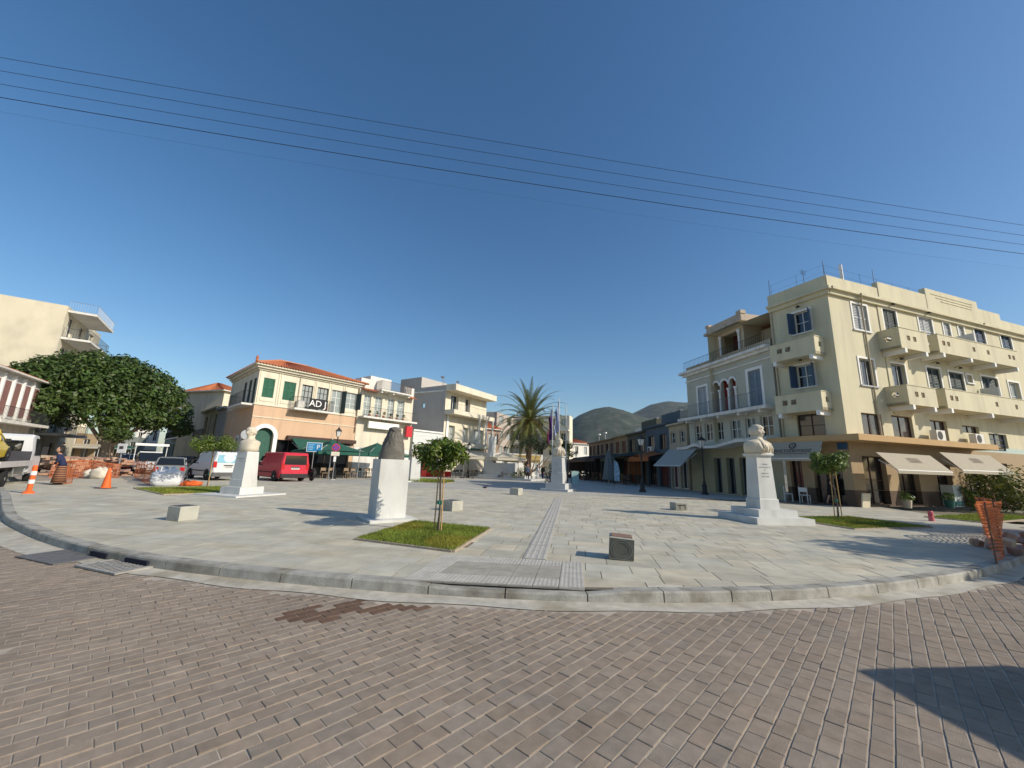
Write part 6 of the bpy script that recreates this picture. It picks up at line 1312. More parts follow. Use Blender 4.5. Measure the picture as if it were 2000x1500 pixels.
net('orange safety mesh wrapped by the grey hatchback',[tuple(Vector((col(x,930,Y).x,Y,0))) for x,Y in ((262,27),(282,22.5),(298,20.5))],1.05,.1,.013,.06,5)
MB().box(10.6,14.8,7.4,9.6,0,.1).build('x',stn[0]) if False else None
rub = thing('rubble_heap',Vector((12.4,9.4,0)),'brown rubble heap behind the orange mesh at right edge','rubble')
for q in range(70):
    d,h = SM[random.randrange(9)]; inst('stone',d,None,rub,(random.gauss(.6,.9),random.gauss(0,.5),random.random()*.35),(random.uniform(-.5,.5),random.uniform(-.5,.5),random.random()*6),(.45,.45,.9))
# air conditioners on the hotel canopy, stall odds and ends
def make_ac():
    t = proto('air_conditioner','x','air conditioner'); MB().box(-.42,.42,-.16,.16,.06,.68).build('casing', pm('ac_white',(.68,.67,.62),.5,.05), t); MB().add([(-.1+.25*math.cos(k*math.pi/10),-.165,.37+.25*math.sin(k*math.pi/10)) for k in range(20)],[tuple(range(20))]).build('fan_grille', pm('grille_dark',(.06,.06,.06),.7), t)
    for x in (-.35,.35): MB().box(x-.03,x+.03,-.14,.14,0,.06).build('foot', iron_b, t)
    return t
ac = make_ac(); aRr = math.atan2(dR[1],dR[0])
u = FR.px(1812,850)[0]; put(ac,FR(u,.45,3.72),aRr,'air conditioner on the tan canopy, left of the two','1' and 1.0); u = FR.px(1888,858)[0]; dup(ac,FR(u,.45,3.72),aRr,'air conditioner on the tan canopy, right of the two'); u = FS.L-7.0; dup(ac,FS(u,.25,3.2),math.atan2(-1,.06),'air conditioner on the slate-blue shop house ledge')
for (x,lb) in ((1745,'pale planter pot beside the hotel shop window'),(1828,'green planter tub under the first hotel awning')):
    u = FR.px(x,985)[0]; p = FR(u,.6,0); t = thing('planter',p,lb,'planter'); MB().lathe([(.18,0),(.24,.4),(.25,.42)],12,lambda a,b,z: (p.x+a,p.y+b,z)).build('pot', pm('pot_a',(.5,.44,.33),.8) if x == 1745 else pm('pot_b',(.03,.12,.10),.6), t); V,F = lobes_leaves([(p.x,p.y,.62)],[.3],160,.14); flatmesh('plant',V,F,leaf_c,t,tint_rand(len(F)))
u = FR.px(1700,985)[0]; p = FR(u-1.0,.35,0); o = MB().box(-.3,.3,-.03,.03,0,.72,lambda a,b,z: FR(u-1.0+a,.35+b+z*.15,z)).build('menu_board', pm('board_cream',(.62,.56,.42),.7)); tag(o,'cream board leaning against the hotel corner plinth','board')
u = FR.px(1711,985)[0]; 
fz = thing('drinks_fridge',FR(FR.px(1848,985)[0],.35,0),'white drinks fridge between the hotel pillars','fridge'); uf = FR.px(1848,985)[0]; MB().box(uf-.4,uf+.4,.05,.6,.05,1.25,FR).build('cabinet', pm('fridge_white',(.55,.6,.57),.4), fz); MB().box(uf-.4,uf+.4,.6,.62,.1,.35,FR).build('kick_panel', pm('fridge_teal',(.1,.25,.25),.5), fz)
fzb = thing('advert_stand',Vector((col(1123,930,40).x,40,0)),'pale A-frame advert stand in the shaded passage','advert board'); gg = fzb.location; MB().hexa([(gg.x-.35,gg.y-.3,0),(gg.x+.35,gg.y-.3,0),(gg.x+.35,gg.y-.27,0),(gg.x-.35,gg.y-.27,0)],[(gg.x-.35,gg.y-.03,1.2),(gg.x+.35,gg.y-.03,1.2),(gg.x+.35,gg.y,1.2),(gg.x-.35,gg.y,1.2)]).build('front_panel', pm('advert_teal',(.35,.5,.47),.6,.3,3), fzb); MB().hexa([(gg.x-.35,gg.y+.27,0),(gg.x+.35,gg.y+.27,0),(gg.x+.35,gg.y+.3,0),(gg.x-.35,gg.y+.3,0)],[(gg.x-.35,gg.y+.0,1.2),(gg.x+.35,gg.y+.0,1.2),(gg.x+.35,gg.y+.03,1.2),(gg.x-.35,gg.y+.03,1.2)]).build('back_panel', steel, fzb)
fb = thing('feather_banner',Vector((col(1204,945,36).x,36,0)),'tall blue and white feather banner by the folded parasol','banner'); gg = fb.location; MB().tube([(gg.x-.2,gg.y,0),(gg.x-.22,gg.y,2.2),(gg.x,gg.y,2.5)],.015,5).build('rod', iron_b, fb); m = MB().add([(gg.x-.2,gg.y,.5),(gg.x+.28,gg.y-.05,.5),(gg.x+.3,gg.y-.05,1.4),(gg.x+.15,gg.y,2.1),(gg.x-.2,gg.y,2.35)],[(0,1,2,3,4)]); m.build('cloth', pm('banner_pale',(.32,.45,.55),.8,.5,5,c2=(.6,.6,.6),c2amt=1,c2scale=4), fb)
pb = thing('pigeon',gnd(948,957),'dark pigeon walking on the sunlit paving','bird'); g = pb.location; m = MB(); m.loft([[(g.x+x+0,g.y+r*math.cos(k*math.pi/4),.17+zz+r*math.sin(k*math.pi/4)) for k in range(8)] for x,r,zz in ((-.2,.01,-.03),(-.1,.05,-.01),(0,.075,0),(.08,.06,.03),(.12,.035,.09),(.15,.035,.13),(.19,.01,.13))]); m.build('body', pm('pigeon',(.05,.05,.06),.6), pb, smooth=True); MB().tube([(g.x,g.y-.02,0),(g.x,g.y-.02,.12)],.006,4).build('leg', org, pb); MB().tube([(g.x+.03,g.y+.02,0),(g.x+.02,g.y+.02,.12)],.006,4).build('leg', org, pb)
# ================================================================ VEHICLES  (local +X forward, origin on the ground under the middle)
tyre_m = pm('tyre',(.018,.018,.018),.85,.1,8); rim_m = pm('rim',(.42,.42,.42),.35,.1,8,metal=.7); car_g = glass('car_glass',(.012,.014,.016),.05); plas = pm('black_plastic',(.025,.025,.027),.6,.1); red_l = pm('tail_light',(.45,.02,.02),.25,.1); wht_l = pm('head_light',(.7,.7,.68),.15,.05); plate_m = pm('number_plate',(.68,.68,.62),.5,.04)
def paint(n,c): return pm(n,c,.28,.05,1,spec=.6)
def wheel(t,x,y,r,wd=.2):
    s_ = 1 if y > 0 else -1; T = lambda a,b,c: (x+a,y+s_*c,r+b)
    w_ = MB().lathe([(r*.62,-wd/2),(r*.95,-wd/2),(r,-wd/2+.03),(r,wd/2-.03),(r*.95,wd/2),(r*.62,wd/2)],22,T).build('wheel', tyre_m, t, smooth=False)
    m = MB().lathe([(r*.63,wd/2-.05),(r*.6,wd/2-.01),(r*.22,wd/2-.02),(r*.2,wd/2+.005),(.02,wd/2+.005)],18,T); m.build('rim', rim_m, w_); return w_
def body_loft(m, st):
    """st: (x, zlow, zmid, ztop, w_low, w_mid, w_top)"""
    rings = []
    for x,zl,zm,zt,wl,wm,wt in st:
        h = [(wl*.9,zl),(wl,zl+.05),(wm,zm),(wm*.995,zm+(zt-zm)*.35),(wt,zt-.05),(wt*.93,zt)]
        rings.append([(x,y,z) for y,z in h]+[(x,-y,z) for y,z in reversed(h)])
    m.loft(rings)
def arch(m,x,y,r,s_):
    n = 14; P = [(x+r*math.cos(math.pi*k/n),y+s_*.012,r*.82+r*math.sin(math.pi*k/n)*1.0) for k in range(n+1)]+[(x-r,y+s_*.012,.2),(x+r,y+s_*.012,.2)]
    m.add(P,[tuple(range(len(P)))])  # flat black half-disc painted for the shade inside the wheel well
def plate(t,x,z,yc=0,rear=True):
    d = -1 if rear else 1; pl_ = MB().box(x-.01 if rear else x,x if rear else x+.01,yc-.26,yc+.26,z-.055,z+.055).build('number_plate', plate_m, t); m = MB()
    for k in range(7): m.box(x+d*.0115,x+d*.0135,yc-.2+k*.06,yc-.165+k*.06,z-.03,z+.03)
    m.build('plate_marks', ltr_dk, pl_)
def hatch(name,label,cat,pt,loc,rz,L=4.0,W=1.7,H=1.47,wl=2.5,grp=None,wagon=False):
    t = thing(name,(0,0,0),label,cat,grp); h = W/2; r = L/2
    m = MB(); body_loft(m,[(-r,.38,.58,.86,h*.80,h*.86,h*.80),(-r+.08,.25,.55,.93,h*.93,h*.96,h*.88),(-r+.5,.2,.55,.93,h*.98,h,h*.93),(0,.18,.55,.92,h*.98,h,h*.94),(r-1.15,.18,.55,.92,h*.98,h,h*.92),(r-.9,.2,.55,.88,h*.98,h,h*.88),(r-.3,.22,.5,.74,h*.93,h*.97,h*.82),(r-.03,.28,.45,.62,h*.8,h*.84,h*.72)])
    m.build('body',pt,t,smooth=False)
    xr = -r+.12; m = MB(); body_loft(m,[(xr,.9,.95,1.0,h*.84,h*.84,h*.80),(xr+.28,.9,1.15,H-.06,h*.86,h*.84,h*.70),(xr+.9,.9,1.15,H-.015,h*.86,h*.85,h*.72),(r-2.0,.9,1.15,H-.03,h*.87,h*.86,h*.72),(r-1.0,.88,.9,.94,h*.88,h*.88,h*.80)]); m.build('window_glass',car_g,t)
    m = MB(); rr = [[(x,-w_,z),(x,w_,z),(x,w_*.85,z+.03),(x,-w_*.85,z+.03)] for x,w_,z in ((xr+.24,h*.74,H-.07),(xr+.9,h*.76,H-.03),(r-2.0,h*.76,H-.045),(r-1.86,h*.74,H-.10))]; m.loft(rr); m.build('roof',pt,t)
    for s_ in (-1,1):
        for (xa,za,ya,xb,zb,yb) in ((xr+.0,.93,.86,xr+.27,H-.06,.73),(-.12,.93,.89,-.08,H-.05,.765),(r-1.02,.93,.885,r-1.95,H-.06,.75),(r-2.95 if L > 3.8 else 0,.93,.89,r-2.9 if L > 3.8 else 0,H-.05,.765)): MB().tube([(xa,s_*h*ya,za),(xb,s_*h*yb,zb)],.035,5).build('pillar',pt,t)
        MB().box(-r-.005,-r+.14,s_*h*.62 if s_ > 0 else -h*.9,s_*h*.9 if s_ > 0 else -h*.62,.62,.84).build('tail_light',red_l,t)
        MB().box(r-.2,r-.02,min(s_*h*.5,s_*h*.84),max(s_*h*.5,s_*h*.84),.56,.70).build('head_light',wht_l,t)
        MB().box(r-1.35,r-1.2,min(s_*h*.95,s_*h*1.12),max(s_*h*.95,s_*h*1.12),.9,1.03).build('mirror',plas,t)
        [(lambda a: (arch(a,xx,s_*h,.36,s_),a.build('wheel_well_dark',plas,t)))(MB()) for xx in (-wl/2-.02,wl/2)]
        wheel(t,-wl/2-.02,s_*(h-.09),.30); wheel(t,wl/2,s_*(h-.09),.30)
    MB().box(-r-.04,-r+.1,-h*.9,h*.9,.27,.50).build('rear_bumper',pt,t); MB().box(r-.1,r+.02,-h*.82,h*.82,.24,.44).build('front_bumper',plas,t); plate(t,-r-.01,.70); plate(t,r+.03,.36,rear=False)
    return put(t,loc,rz)
def van(name,label,pt,loc,rz,L=4.9,W=1.9,H=1.95,wl=3.1,logo=None,glassback=True,low=.9):
    t = thing(name,(0,0,0),label,'van'); h = W/2; r = L/2; zb = low+.12; body = MB()
    body_loft(body,[(-r,.42,.8,H-.12,h*.86,h*.92,h*.80),(-r+.1,.26,.8,H-.02,h*.96,h*.98,h*.84),(-r+.6,.24,.8,H,h*.98,h,h*.86),(r-1.75,.24,.8,H-.01,h*.98,h,h*.86),(r-1.35,.24,.78,H-.22,h*.98,h,h*.82),(r-.8,.24,.7,1.08,h*.97,h*.99,h*.86),(r-.25,.26,.6,.9,h*.92,h*.95,h*.8),(r,.32,.5,.72,h*.8,h*.82,h*.7)]); body.build('body',pt,t)
    wg = MB().hexa([(r-1.36,-h*.74,H-.24),(r-1.36,h*.74,H-.24),(r-.84,h*.80,1.1),(r-.84,-h*.80,1.1)],[(r-1.32,-h*.72,H-.2),(r-1.32,h*.72,H-.2),(r-.80,h*.78,1.13),(r-.80,-h*.78,1.13)]); wg.build('windscreen',car_g,t)
    if glassback: MB().hexa([(-r-.014,-h*.76,zb+.1),(-r-.014,h*.76,zb+.1),(-r-.014,h*.72,H-.2),(-r-.014,-h*.72,H-.2)],[(-r+.02,-h*.76,zb+.1),(-r+.02,h*.76,zb+.1),(-r+.02,h*.72,H-.2),(-r+.02,-h*.72,H-.2)]).build('rear_window',car_g if not logo else logo[0],t)
    if logo:
        d = MB().add([(-r-.018,.0+.33*math.cos(k*math.pi/12),zb+.42+.30*math.sin(k*math.pi/12)) for k in range(24)],[tuple(range(24))]); d.build('round_logo',logo[1],t)
    for s_ in (-1,1):
        y0,y1 = (s_*h*.985,s_*h*1.0) if s_ > 0 else (-h*1.0,-h*.985)
        MB().hexa([(r-1.95,s_*h*.99,zb),(r-.98,s_*h*.985,zb),(r-1.38,s_*h*.885,H-.3),(r-1.9,s_*h*.885,H-.25)],[(r-1.95,s_*h*1.008,zb),(r-.98,s_*h*1.003,zb),(r-1.38,s_*h*.905,H-.3),(r-1.9,s_*h*.905,H-.25)]).build('side_window',car_g,t)
        MB().box(-r-.012,-r+.1,min(s_*h*.74,s_*h*.95),max(s_*h*.74,s_*h*.95),.82,1.2).build('tail_light',red_l,t); MB().box(r-.32,r-.05,min(s_*h*.55,s_*h*.86),max(s_*h*.55,s_*h*.86),.62,.82).build('head_light',wht_l,t)
        MB().box(r-1.2,r-1.05,min(s_*h*.98,s_*h*1.17),max(s_*h*.98,s_*h*1.17),1.02,1.24).build('mirror',plas,t); MB().box(-r+.7,r-1.0,min(s_*h*.995,s_*h*1.012),max(s_*h*.995,s_*h*1.012),.56,.62).build('side_strip',plas,t)
        [(lambda a: (arch(a,xx,s_*h*.995,.40,s_),a.build('wheel_well_dark',plas,t)))(MB()) for xx in (-wl/2,wl/2)]; wheel(t,-wl/2,s_*(h-.1),.33,.22); wheel(t,wl/2,s_*(h-.1),.33,.22)
    MB().box(-r-.06,-r+.12,-h*.93,h*.93,.28,.52).build('rear_bumper',plas if not logo else pm('bumper_grey',(.1,.1,.1),.6),t); plate(t,-r-.015,.86); MB().box(-r-.02,-r+.02,-h*.3,h*.3,.93,.99).build('tailgate_handle',plas,t)
    return put(t,loc,rz)
p_red = paint('paint_red',(.55,.025,.05)); p_white = paint('paint_white',(.66,.67,.67)); p_grey = paint('paint_grey',(.20,.215,.22)); p_dark = paint('paint_dark',(.02,.025,.035)); p_yel = paint('paint_yellow',(.62,.45,.03)); p_silver = paint('paint_silver',(.45,.46,.46))
hd = math.radians(142)
def back_at(px_,py,L,hd_):  # place so that the rear bumper centre is above a ground pixel
    g = gnd(px_,py); return Vector((g.x+math.cos(hd_)*L/2,g.y+math.sin(hd_)*L/2,0))
van('red_van','red panel van parked in front of the salmon house',p_red,back_at(573,941,4.8,hd),hd,4.8,1.9,1.93)
hw = math.radians(146); van('white_van','small white van with blue logo on its rear window',p_white,back_at(441,939,4.2,hw),hw,4.2,1.75,1.82,2.7,logo=(pm('van_decal_blue',(.25,.5,.62),.3,.15,2),pm('van_decal_white',(.62,.7,.74),.35,.1,3)))
hg = math.radians(127); hatch('grey_hatchback','grey hatchback seen from behind beside the white bulk bag','car',p_grey,back_at(325,942,3.9,hg),hg,3.7,1.52,1.4)
hatch('dark_car','dark car parked in shade behind the white van','car',p_dark,Vector((col(395,900,33).x,33,0)),math.radians(150),4.2,1.7,1.45)
hatch('dark_car','dark car parked further up the left street','car',paint('paint_navy',(.02,.03,.07)),Vector((col(362,900,38).x,38,0)),math.radians(135),4.2,1.7,1.45)
hatch('silver_car','pale car deep in the left street beyond the pickup','car',p_silver,Vector((col(250,895,44).x,44,0)),math.radians(-50),4.0,1.7,1.45)
# pickup with canopy, facing the camera
t = thing('canopy_truck',(0,0,0),'small white pickup with open canopy facing the camera','truck'); h = .8
m = MB(); body_loft(m,[(-2.1,.45,.7,.95,.76,.8,.8),(-.1,.45,.7,.95,.78,.8,.8),(.3,.4,.7,1.0,.78,.8,.78),(1.5,.35,.65,.95,.78,.8,.76),(2.1,.35,.6,.8,.7,.74,.68)]); m.build('body',p_white,t)
m = MB(); body_loft(m,[(.2,.95,1.2,1.65,.76,.76,.66),(.9,.95,1.2,1.66,.76,.76,.66),(1.45,.93,.97,1.02,.76,.76,.7)]); m.build('cab_glass',car_g,t); MB().box(.2,.95,-.66,.66,1.62,1.7).build('cab_roof',p_white,t)
MB().box(-2.2,.8,-1.0,1.0,2.2,2.28).build('canopy_roof',pm('canopy_brown',(.35,.28,.2),.8),t); MB().box(.8,.84,-1.0,1.0,2.14,2.32).build('canopy_edge',white_t,t)
for x in (-2.1,.7):
    for y in (-.92,.92): MB().tube([(x,y,.9),(x,y,2.2)],.025,5).build('canopy_post',white_t,t)
for s_ in (-1,1):
    wheel(t,-1.3,s_*.7,.3); wheel(t,1.35,s_*.7,.3); MB().box(2.0,2.1,min(s_*.4,s_*.66),max(s_*.4,s_*.66),.6,.74).build('head_light',wht_l,t)
MB().box(2.05,2.18,-.72,.72,.32,.5).build('front_bumper',plas,t); plate(t,2.19,.42,rear=False); put(t,Vector((col(290,895,32).x,32,0)),math.radians(-42))
# tow truck with a yellow car on the bed
ht = math.radians(130); tp = Vector((-22.75,17.65,-.03)); tow = thing('tow_truck',(0,0,0),'white flatbed tow truck at the left edge carrying a yellow car','truck'); h = .98
m = MB(); body_loft(m,[(1.55,.5,1.0,2.2,.92,.95,.86),(1.75,.42,1.0,2.3,.94,.97,.88),(2.7,.42,1.0,2.28,.94,.97,.86),(3.3,.42,1.0,1.45,.94,.97,.88),(3.6,.45,.8,1.2,.9,.92,.84)]); m.build('cab',p_white,tow)
MB().box(1.535,1.56,-.6,.6,1.45,2.0).build('rear_window',car_g,tow)
for s_ in (-1,1):
    MB().hexa([(1.95,s_*.955,1.3),(3.1,s_*.955,1.3),(2.72,s_*.875,2.12),(1.98,s_*.88,2.12)],[(1.95,s_*.985,1.3),(3.1,s_*.985,1.3),(2.72,s_*.905,2.12),(1.98,s_*.91,2.12)]).build('side_window',car_g,tow)
    wheel(tow,2.75,s_*.8,.36,.24); wheel(tow,-1.75,s_*.82,.36,.3); MB().box(3.0,3.12,min(s_*1.0,s_*1.2),max(s_*1.0,s_*1.2),1.35,1.75).build('mirror',plas,tow)
MB().hexa([(2.66,-.78,2.2),(2.66,.78,2.2),(3.34,.82,1.44),(3.34,-.82,1.44)],[(2.7,-.76,2.22),(2.7,.76,2.22),(3.37,.8,1.47),(3.37,-.8,1.47)]).build('windscreen',car_g,tow)
MB().box(-3.3,1.45,-1.02,1.02,.86,1.0).build('flatbed',pm('bed_grey',(.48,.47,.46),.5,.12,4),tow)
for s_ in (-1,1): MB().box(-3.3,1.45,min(s_*1.02,s_*1.06),max(s_*1.02,s_*1.06),.84,1.08).build('bed_rail',pm('rail_pale',(.58,.55,.53),.5,.1),tow); MB().box(-3.2,1.6,min(s_*.4,s_*.5),max(s_*.4,s_*.5),.55,.86).build('chassis_beam',plas,tow)
for s_ in (-1,1):
    m = MB(); m.tube([(-.9,s_*.95,.82),(-.8,s_*.95,.42),(.9,s_*.95,.42),(1.0,s_*.95,.82)],.03,5); m.build('underrun_guard',steel,tow)
MB().box(1.3,1.5,-.95,.95,1.0,1.5).build('headboard',pm('headboard',(.05,.05,.06),.5),tow); MB().box(-3.36,-3.3,-.9,.9,.6,.8).build('tail_board',pm('tail_red',(.4,.06,.04),.5),tow); put(tow,tp,ht)
hatch('yellow_car','yellow hatchback riding on the tow truck bed','car',p_yel,tp+Vector((math.cos(ht)*-.55-.25,math.sin(ht)*-.55-.3,1.0)),ht,3.6,1.6,1.45,2.3)
# parked van outside the frame, whose shadow falls on the road at lower right
van('parked_van','white van parked beyond the right edge, shading the road',p_white,Vector((7.15,.65,-.12)),math.radians(-84),4.4,1.85,2.05,2.7)
# scooters
def scooter(label,loc,rz,c):
    t = thing('scooter',(0,0,0),label,'scooter','parked scooters'); 
    wheel(t,-.6,0.001,.24,.11); wheel(t,.62,.001,.24,.1); bp = paint('scooter_'+c[0],c[1]); m = MB(); body_loft(m,[(-.9,.5,.6,.72,.1,.12,.1),(-.5,.35,.55,.78,.16,.18,.14),(0,.3,.5,.76,.14,.16,.13),(.1,.28,.3,.36,.14,.15,.14)]); m.build('rear_body',bp,t); MB().box(0,.45,-.15,.15,.26,.32).build('floorboard',plas,t)
    MB().hexa([(.4,-.18,.3),(.4,.18,.3),(.5,.18,.3),(.5,-.18,.3)],[(.25,-.2,.95),(.25,.2,.95),(.34,.2,.95),(.34,-.2,.95)]).build('leg_shield',bp,t); MB().box(-.75,.05,-.13,.13,.77,.86).build('seat',plas,t); MB().tube([(.25,-.33,1.05),(.3,0,1.0),(.25,.33,1.05)],.02,5).build('handlebar',plas,t); MB().tube([(.3,0,1.0),(.62,0,.26)],.035,6).build('fork',steel,t); MB().lathe([(.08,-.03),(.08,.03)],10,lambda x,y,z: (.4+z,x,.95+y)).build('head_light',wht_l,t)
    return put(t,loc,rz)
scooter('dark scooter standing at the red van tail',Vector((col(598,938,29.5).x,29.5,0)),math.radians(150),('black',(.03,.03,.03)))
scooter('red scooter near the white notice board',Vector((col(262,905,33).x,33,0)),math.radians(40),('red',(.4,.04,.03)))
scooter('dark blue scooter left of the stone stacks',Vector((col(98,900,27).x,27,0)),math.radians(20),('blue',(.03,.06,.15)))
scooter('white scooter beyond the ficus trunk',Vector((col(250,900,36).x,36,0)),math.radians(70),('white',(.5,.5,.5)))
# ================================================================ PEOPLE
skin = pm('skin',(.48,.28,.19),.6,.08,8)
def skin_body(name, V, E, R, mat, parent, root=0, sub=1):
    me = bpy.data.meshes.new(name); me.from_pydata(V,E,[]); o = bpy.data.objects.new(name,me); COL.objects.link(o); o.parent = parent
    sk = o.modifiers.new('skin','SKIN'); 
    for i,r in enumerate(R): me.skin_vertices[0].data[i].radius = (r,r) if not hasattr(r,'__len__') else r
    me.skin_vertices[0].data[root].use_root = True; ss = o.modifiers.new('sub','SUBSURF'); ss.levels = sub; ss.render_levels = sub
    dg = bpy.context.evaluated_depsgraph_get(); m2 = bpy.data.meshes.new_from_object(o.evaluated_get(dg)); bpy.data.objects.remove(o); m2.materials.clear(); m2.materials.append(mat); m2.shade_smooth(); o2 = bpy.data.objects.new(name,m2); COL.objects.link(o2); o2.parent = parent; return o2
def person(label, loc, rz, top_m, low_m, hair_m, skirt=None, stride=.12, lean=0.0, arms=((.18,.95,.03),(.2,.98,.1)), dress=False, sc=1.0, hair_long=True, trousers=True, group=None):
    """faces local -Y"""
    t = thing('person',(0,0,0),label,'person',group); sh = 1.38; L = lean
    V = [(0,0,.95),(0,-.01-L*.3,1.12),(0,-L*.8,1.3),(0,-L,1.40),(0,-L*1.05-.01,1.47),
         (.09,0,.92),(.10,-stride,.50),(.095,-stride*1.1+.02,.09),(.095,-stride*1.1-.12,.03),
         (-.09,0,.92),(-.10,stride*.7,.50),(-.095,stride*1.5,.10),(-.095,stride*1.5-.12,.03),
         (.17,-L,1.37),(.22,-L+.02,1.12),(arms[0][0],-L-arms[0][2]-.05,arms[0][1]-.05),(-.17,-L,1.37),(-.22,-L+.02,1.12),(-arms[1][0],-L-arms[1][2]-.05,arms[1][1]-.05)]
    E = [(0,1),(1,2),(2,3),(3,4),(0,5),(5,6),(6,7),(7,8),(0,9),(9,10),(10,11),(11,12),(3,13),(13,14),(14,15),(3,16),(16,17),(17,18)]
    R = [(.13,.1),(.115,.085),(.14,.095),(.09,.07),(.05,.05),(.085,.085),(.06,.06),(.038,.038),(.035,.03),(.085,.085),(.06,.06),(.038,.038),(.035,.03),.05,.04,.028,.05,.04,.028]
    b = skin_body('body',V,E,R,skin,t)
    hx,hy,hz = 0,-L*1.1-.02,1.585; m = MB(); Vh,Fh = head_pts(lambda x,y,z: (hx+x*.95,hy+y*.95,hz+z*.9),hair=.0); m.add(Vh,Fh)
    for sx,i in ((1,15),(-1,18)):   # hands: palm and five fingers
        p = Vector(V[i]); m.loft([[(p.x+sx*.0+a*.011,p.y+b_*.04,p.z-z) for a,b_ in ((-1,-1),(1,-1),(1,1),(-1,1))] for z in (.0,.09)])
        for k in range(4): y = p.y-.03+.02*k; ln = (.065,.078,.074,.058)[k]; m.tube([(p.x,y,p.z-.085),(p.x-sx*.006,y-.004,p.z-.085-ln*.55),(p.x-sx*.016,y-.008,p.z-.085-ln)],.0085,5)
        m.tube([(p.x,p.y-.035,p.z-.03),(p.x-sx*.01,p.y-.06,p.z-.06),(p.x-sx*.015,p.y-.065,p.z-.09)],.0095,5)
    hd_ = m.build('head_and_hands',skin,t,smooth=True)
    m = MB(); rings = []
    for j in range(9):
        q = j/8; ph = q*math.pi*.62; 
        rings.append([(hx+.093*math.sin(ph+.15)*math.cos(k*math.pi/8),hy+.025+.112*math.sin(ph+.15)*math.sin(k*math.pi/8)*(1 if math.sin(k*math.pi/8) > -.2 else .62),hz+.14*math.cos(ph)+.012-(.12*q*q if hair_long and math.sin(k*math.pi/8) > 0 else 0)) for k in range(16)])
    m.loft(rings); m.build('hair',hair_m,t,smooth=True)
    # clothes: shells around the body
    m = MB(); N = 20
    def ringc(z,a,b,cy): return [(a*math.cos(k*2*math.pi/N)*(1+.03*math.sin(k*3+z*20)),cy+b*math.sin(k*2*math.pi/N),z) for k in range(N)]
    zb_ = .86 if not dress else .52
    m.loft([ringc(zb_,.20 if not dress else .24,.155 if not dress else .19,0)]+([ringc(.86,.20,.15,0)] if dress else [])+[ringc(.98,.185,.135,-.0),ringc(1.1,.165,.125,-L*.3),ringc(1.25,.185,.13,-L*.75),ringc(1.36,.19,.11,-L),ringc(1.42,.11,.085,-L),ringc(1.445,.07,.065,-L)])
    for sx,arm in ((1,(13,14,15)),(-1,(16,17,18))):
        P = [Vector(V[i]) for i in arm]; e = P[1].lerp(P[2],.75 if not dress else -.35); m.tube([P[0]+Vector((-sx*.03,0,0)),P[1],e] if not dress else [P[0]+Vector((-sx*.03,0,0)),P[0].lerp(P[1],.5)],[.085,.065,.05] if not dress else [.085,.07],10)
    m.build('top',top_m,t,smooth=True)
    if skirt: m = MB(); m.loft([ringc(.1,.27,.25,0),ringc(.45,.24,.21,0),ringc(.8,.205,.165,0),ringc(.95,.165,.13,0)]); m.build('skirt',skirt,t,smooth=True)
    elif not dress:
        m = MB()
        for a in (5,9): m.tube([V[0],V[a],V[a+1],V[a+2]],[.12,.11,.08,.062],12)
        m.build('trousers',low_m,t,smooth=True)
    m = MB()
    for i in (8,12): x,y,z = V[i]; m.loft([[(x+a*.042*s_,y+.05-q,z2*1.0) for a,z2 in ((-1,.0),(1,.0),(.8,.07-q*.2),(-.8,.07-q*.2))] for s_,q in ((.8,-.12),(1,-.05),(1,.06),(.6,.12))])
    m.build('shoes',plas,t); return put(t,loc,rz,sc=sc)
hair_b = pm('hair_dark',(.025,.018,.014),.6,.2,20); 
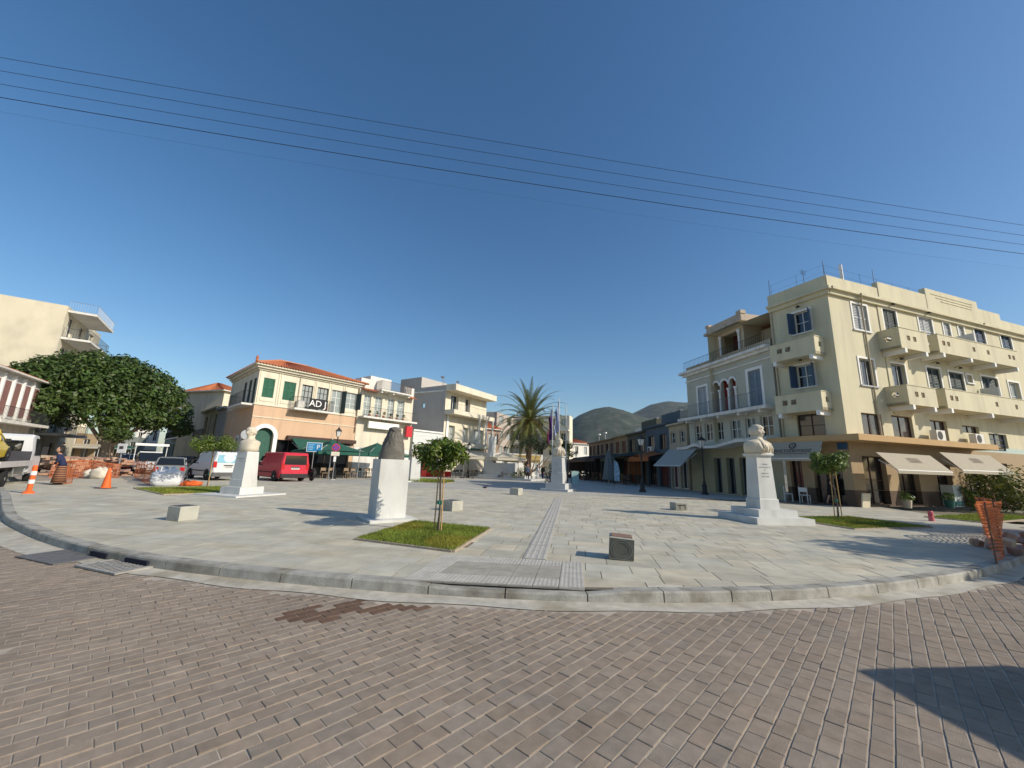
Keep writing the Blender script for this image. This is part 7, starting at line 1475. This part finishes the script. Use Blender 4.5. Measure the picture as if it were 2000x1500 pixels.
def stripes(name,c1,c2,sc_):
    m = bpy.data.materials.new(name); m.use_nodes = True; n = m.node_tree; b = n.nodes['Principled BSDF']; b.inputs['Roughness'].default_value = .85; geo = n.nodes.new('ShaderNodeNewGeometry'); sp = n.nodes.new('ShaderNodeSeparateXYZ'); n.links.new(geo.outputs['Position'],sp.inputs[0])
    mu = n.nodes.new('ShaderNodeMath'); mu.operation = 'MULTIPLY'; mu.inputs[1].default_value = sc_; n.links.new(sp.outputs[2],mu.inputs[0]); si = n.nodes.new('ShaderNodeMath'); si.operation = 'SINE'; n.links.new(mu.outputs[0],si.inputs[0]); cr = n.nodes.new('ShaderNodeValToRGB'); cr.color_ramp.elements[0].color = (*c1,1); cr.color_ramp.elements[1].color = (*c2,1); cr.color_ramp.elements[0].position = .35; cr.color_ramp.elements[1].position = .5; n.links.new(si.outputs[0],cr.inputs[0]); n.links.new(cr.outputs[0],b.inputs['Base Color']); return m
navy = pm('navy_cloth',(.025,.03,.075),.9,.1,8); blk_c = pm('black_cloth',(.015,.014,.016),.9,.1,8)
person('woman in navy top and striped brown skirt beside the orange mesh',gnd(112,947),math.radians(-50),navy,navy,hair_b,skirt=stripes('skirt_stripes',(.10,.035,.02),(.32,.16,.08),62),lean=.16,stride=.05)
person('woman in dark dress walking behind the hotel-side clipped tree',gnd(1626,986),math.radians(60),blk_c,blk_c,hair_b,dress=True,stride=.16)
for i,(x,Y,lb,tm,lm,rz) in enumerate(((1030,44,'person in dark blue shirt standing before the palm trunk',pm('blue_shirt',(.05,.08,.15),.9),blk_c,.4),(1050,45,'person in white clothes near the palm trunk',pm('white_cloth',(.55,.55,.56),.9),pm('white_cloth',(.55,.55,.56)),1.8),(1060,46,'person in dark clothes right of the one in white',blk_c,navy,-.6))):
    person(lb,Vector((col(x,925,Y).x,Y,0)),rz,tm,lm,hair_b,stride=.1,hair_long=False,group='people near the palm')
# ================================================================ HAZE
def haze():
    m = bpy.data.materials.new('haze_air'); m.use_nodes = True; n = m.node_tree; n.nodes.clear(); o = n.nodes.new('ShaderNodeOutputMaterial'); v = n.nodes.new('ShaderNodeVolumePrincipled')
    v.inputs['Color'].default_value = (.72,.86,1.0,1); v.inputs['Density'].default_value = .00005; v.inputs['Anisotropy'].default_value = 0.0; n.links.new(v.outputs[0], o.inputs['Volume'])
    b = MB().box(-4100,4100,-700,6100,-1.3,400).build('haze', m); tag(b, kind='stuff')
haze()
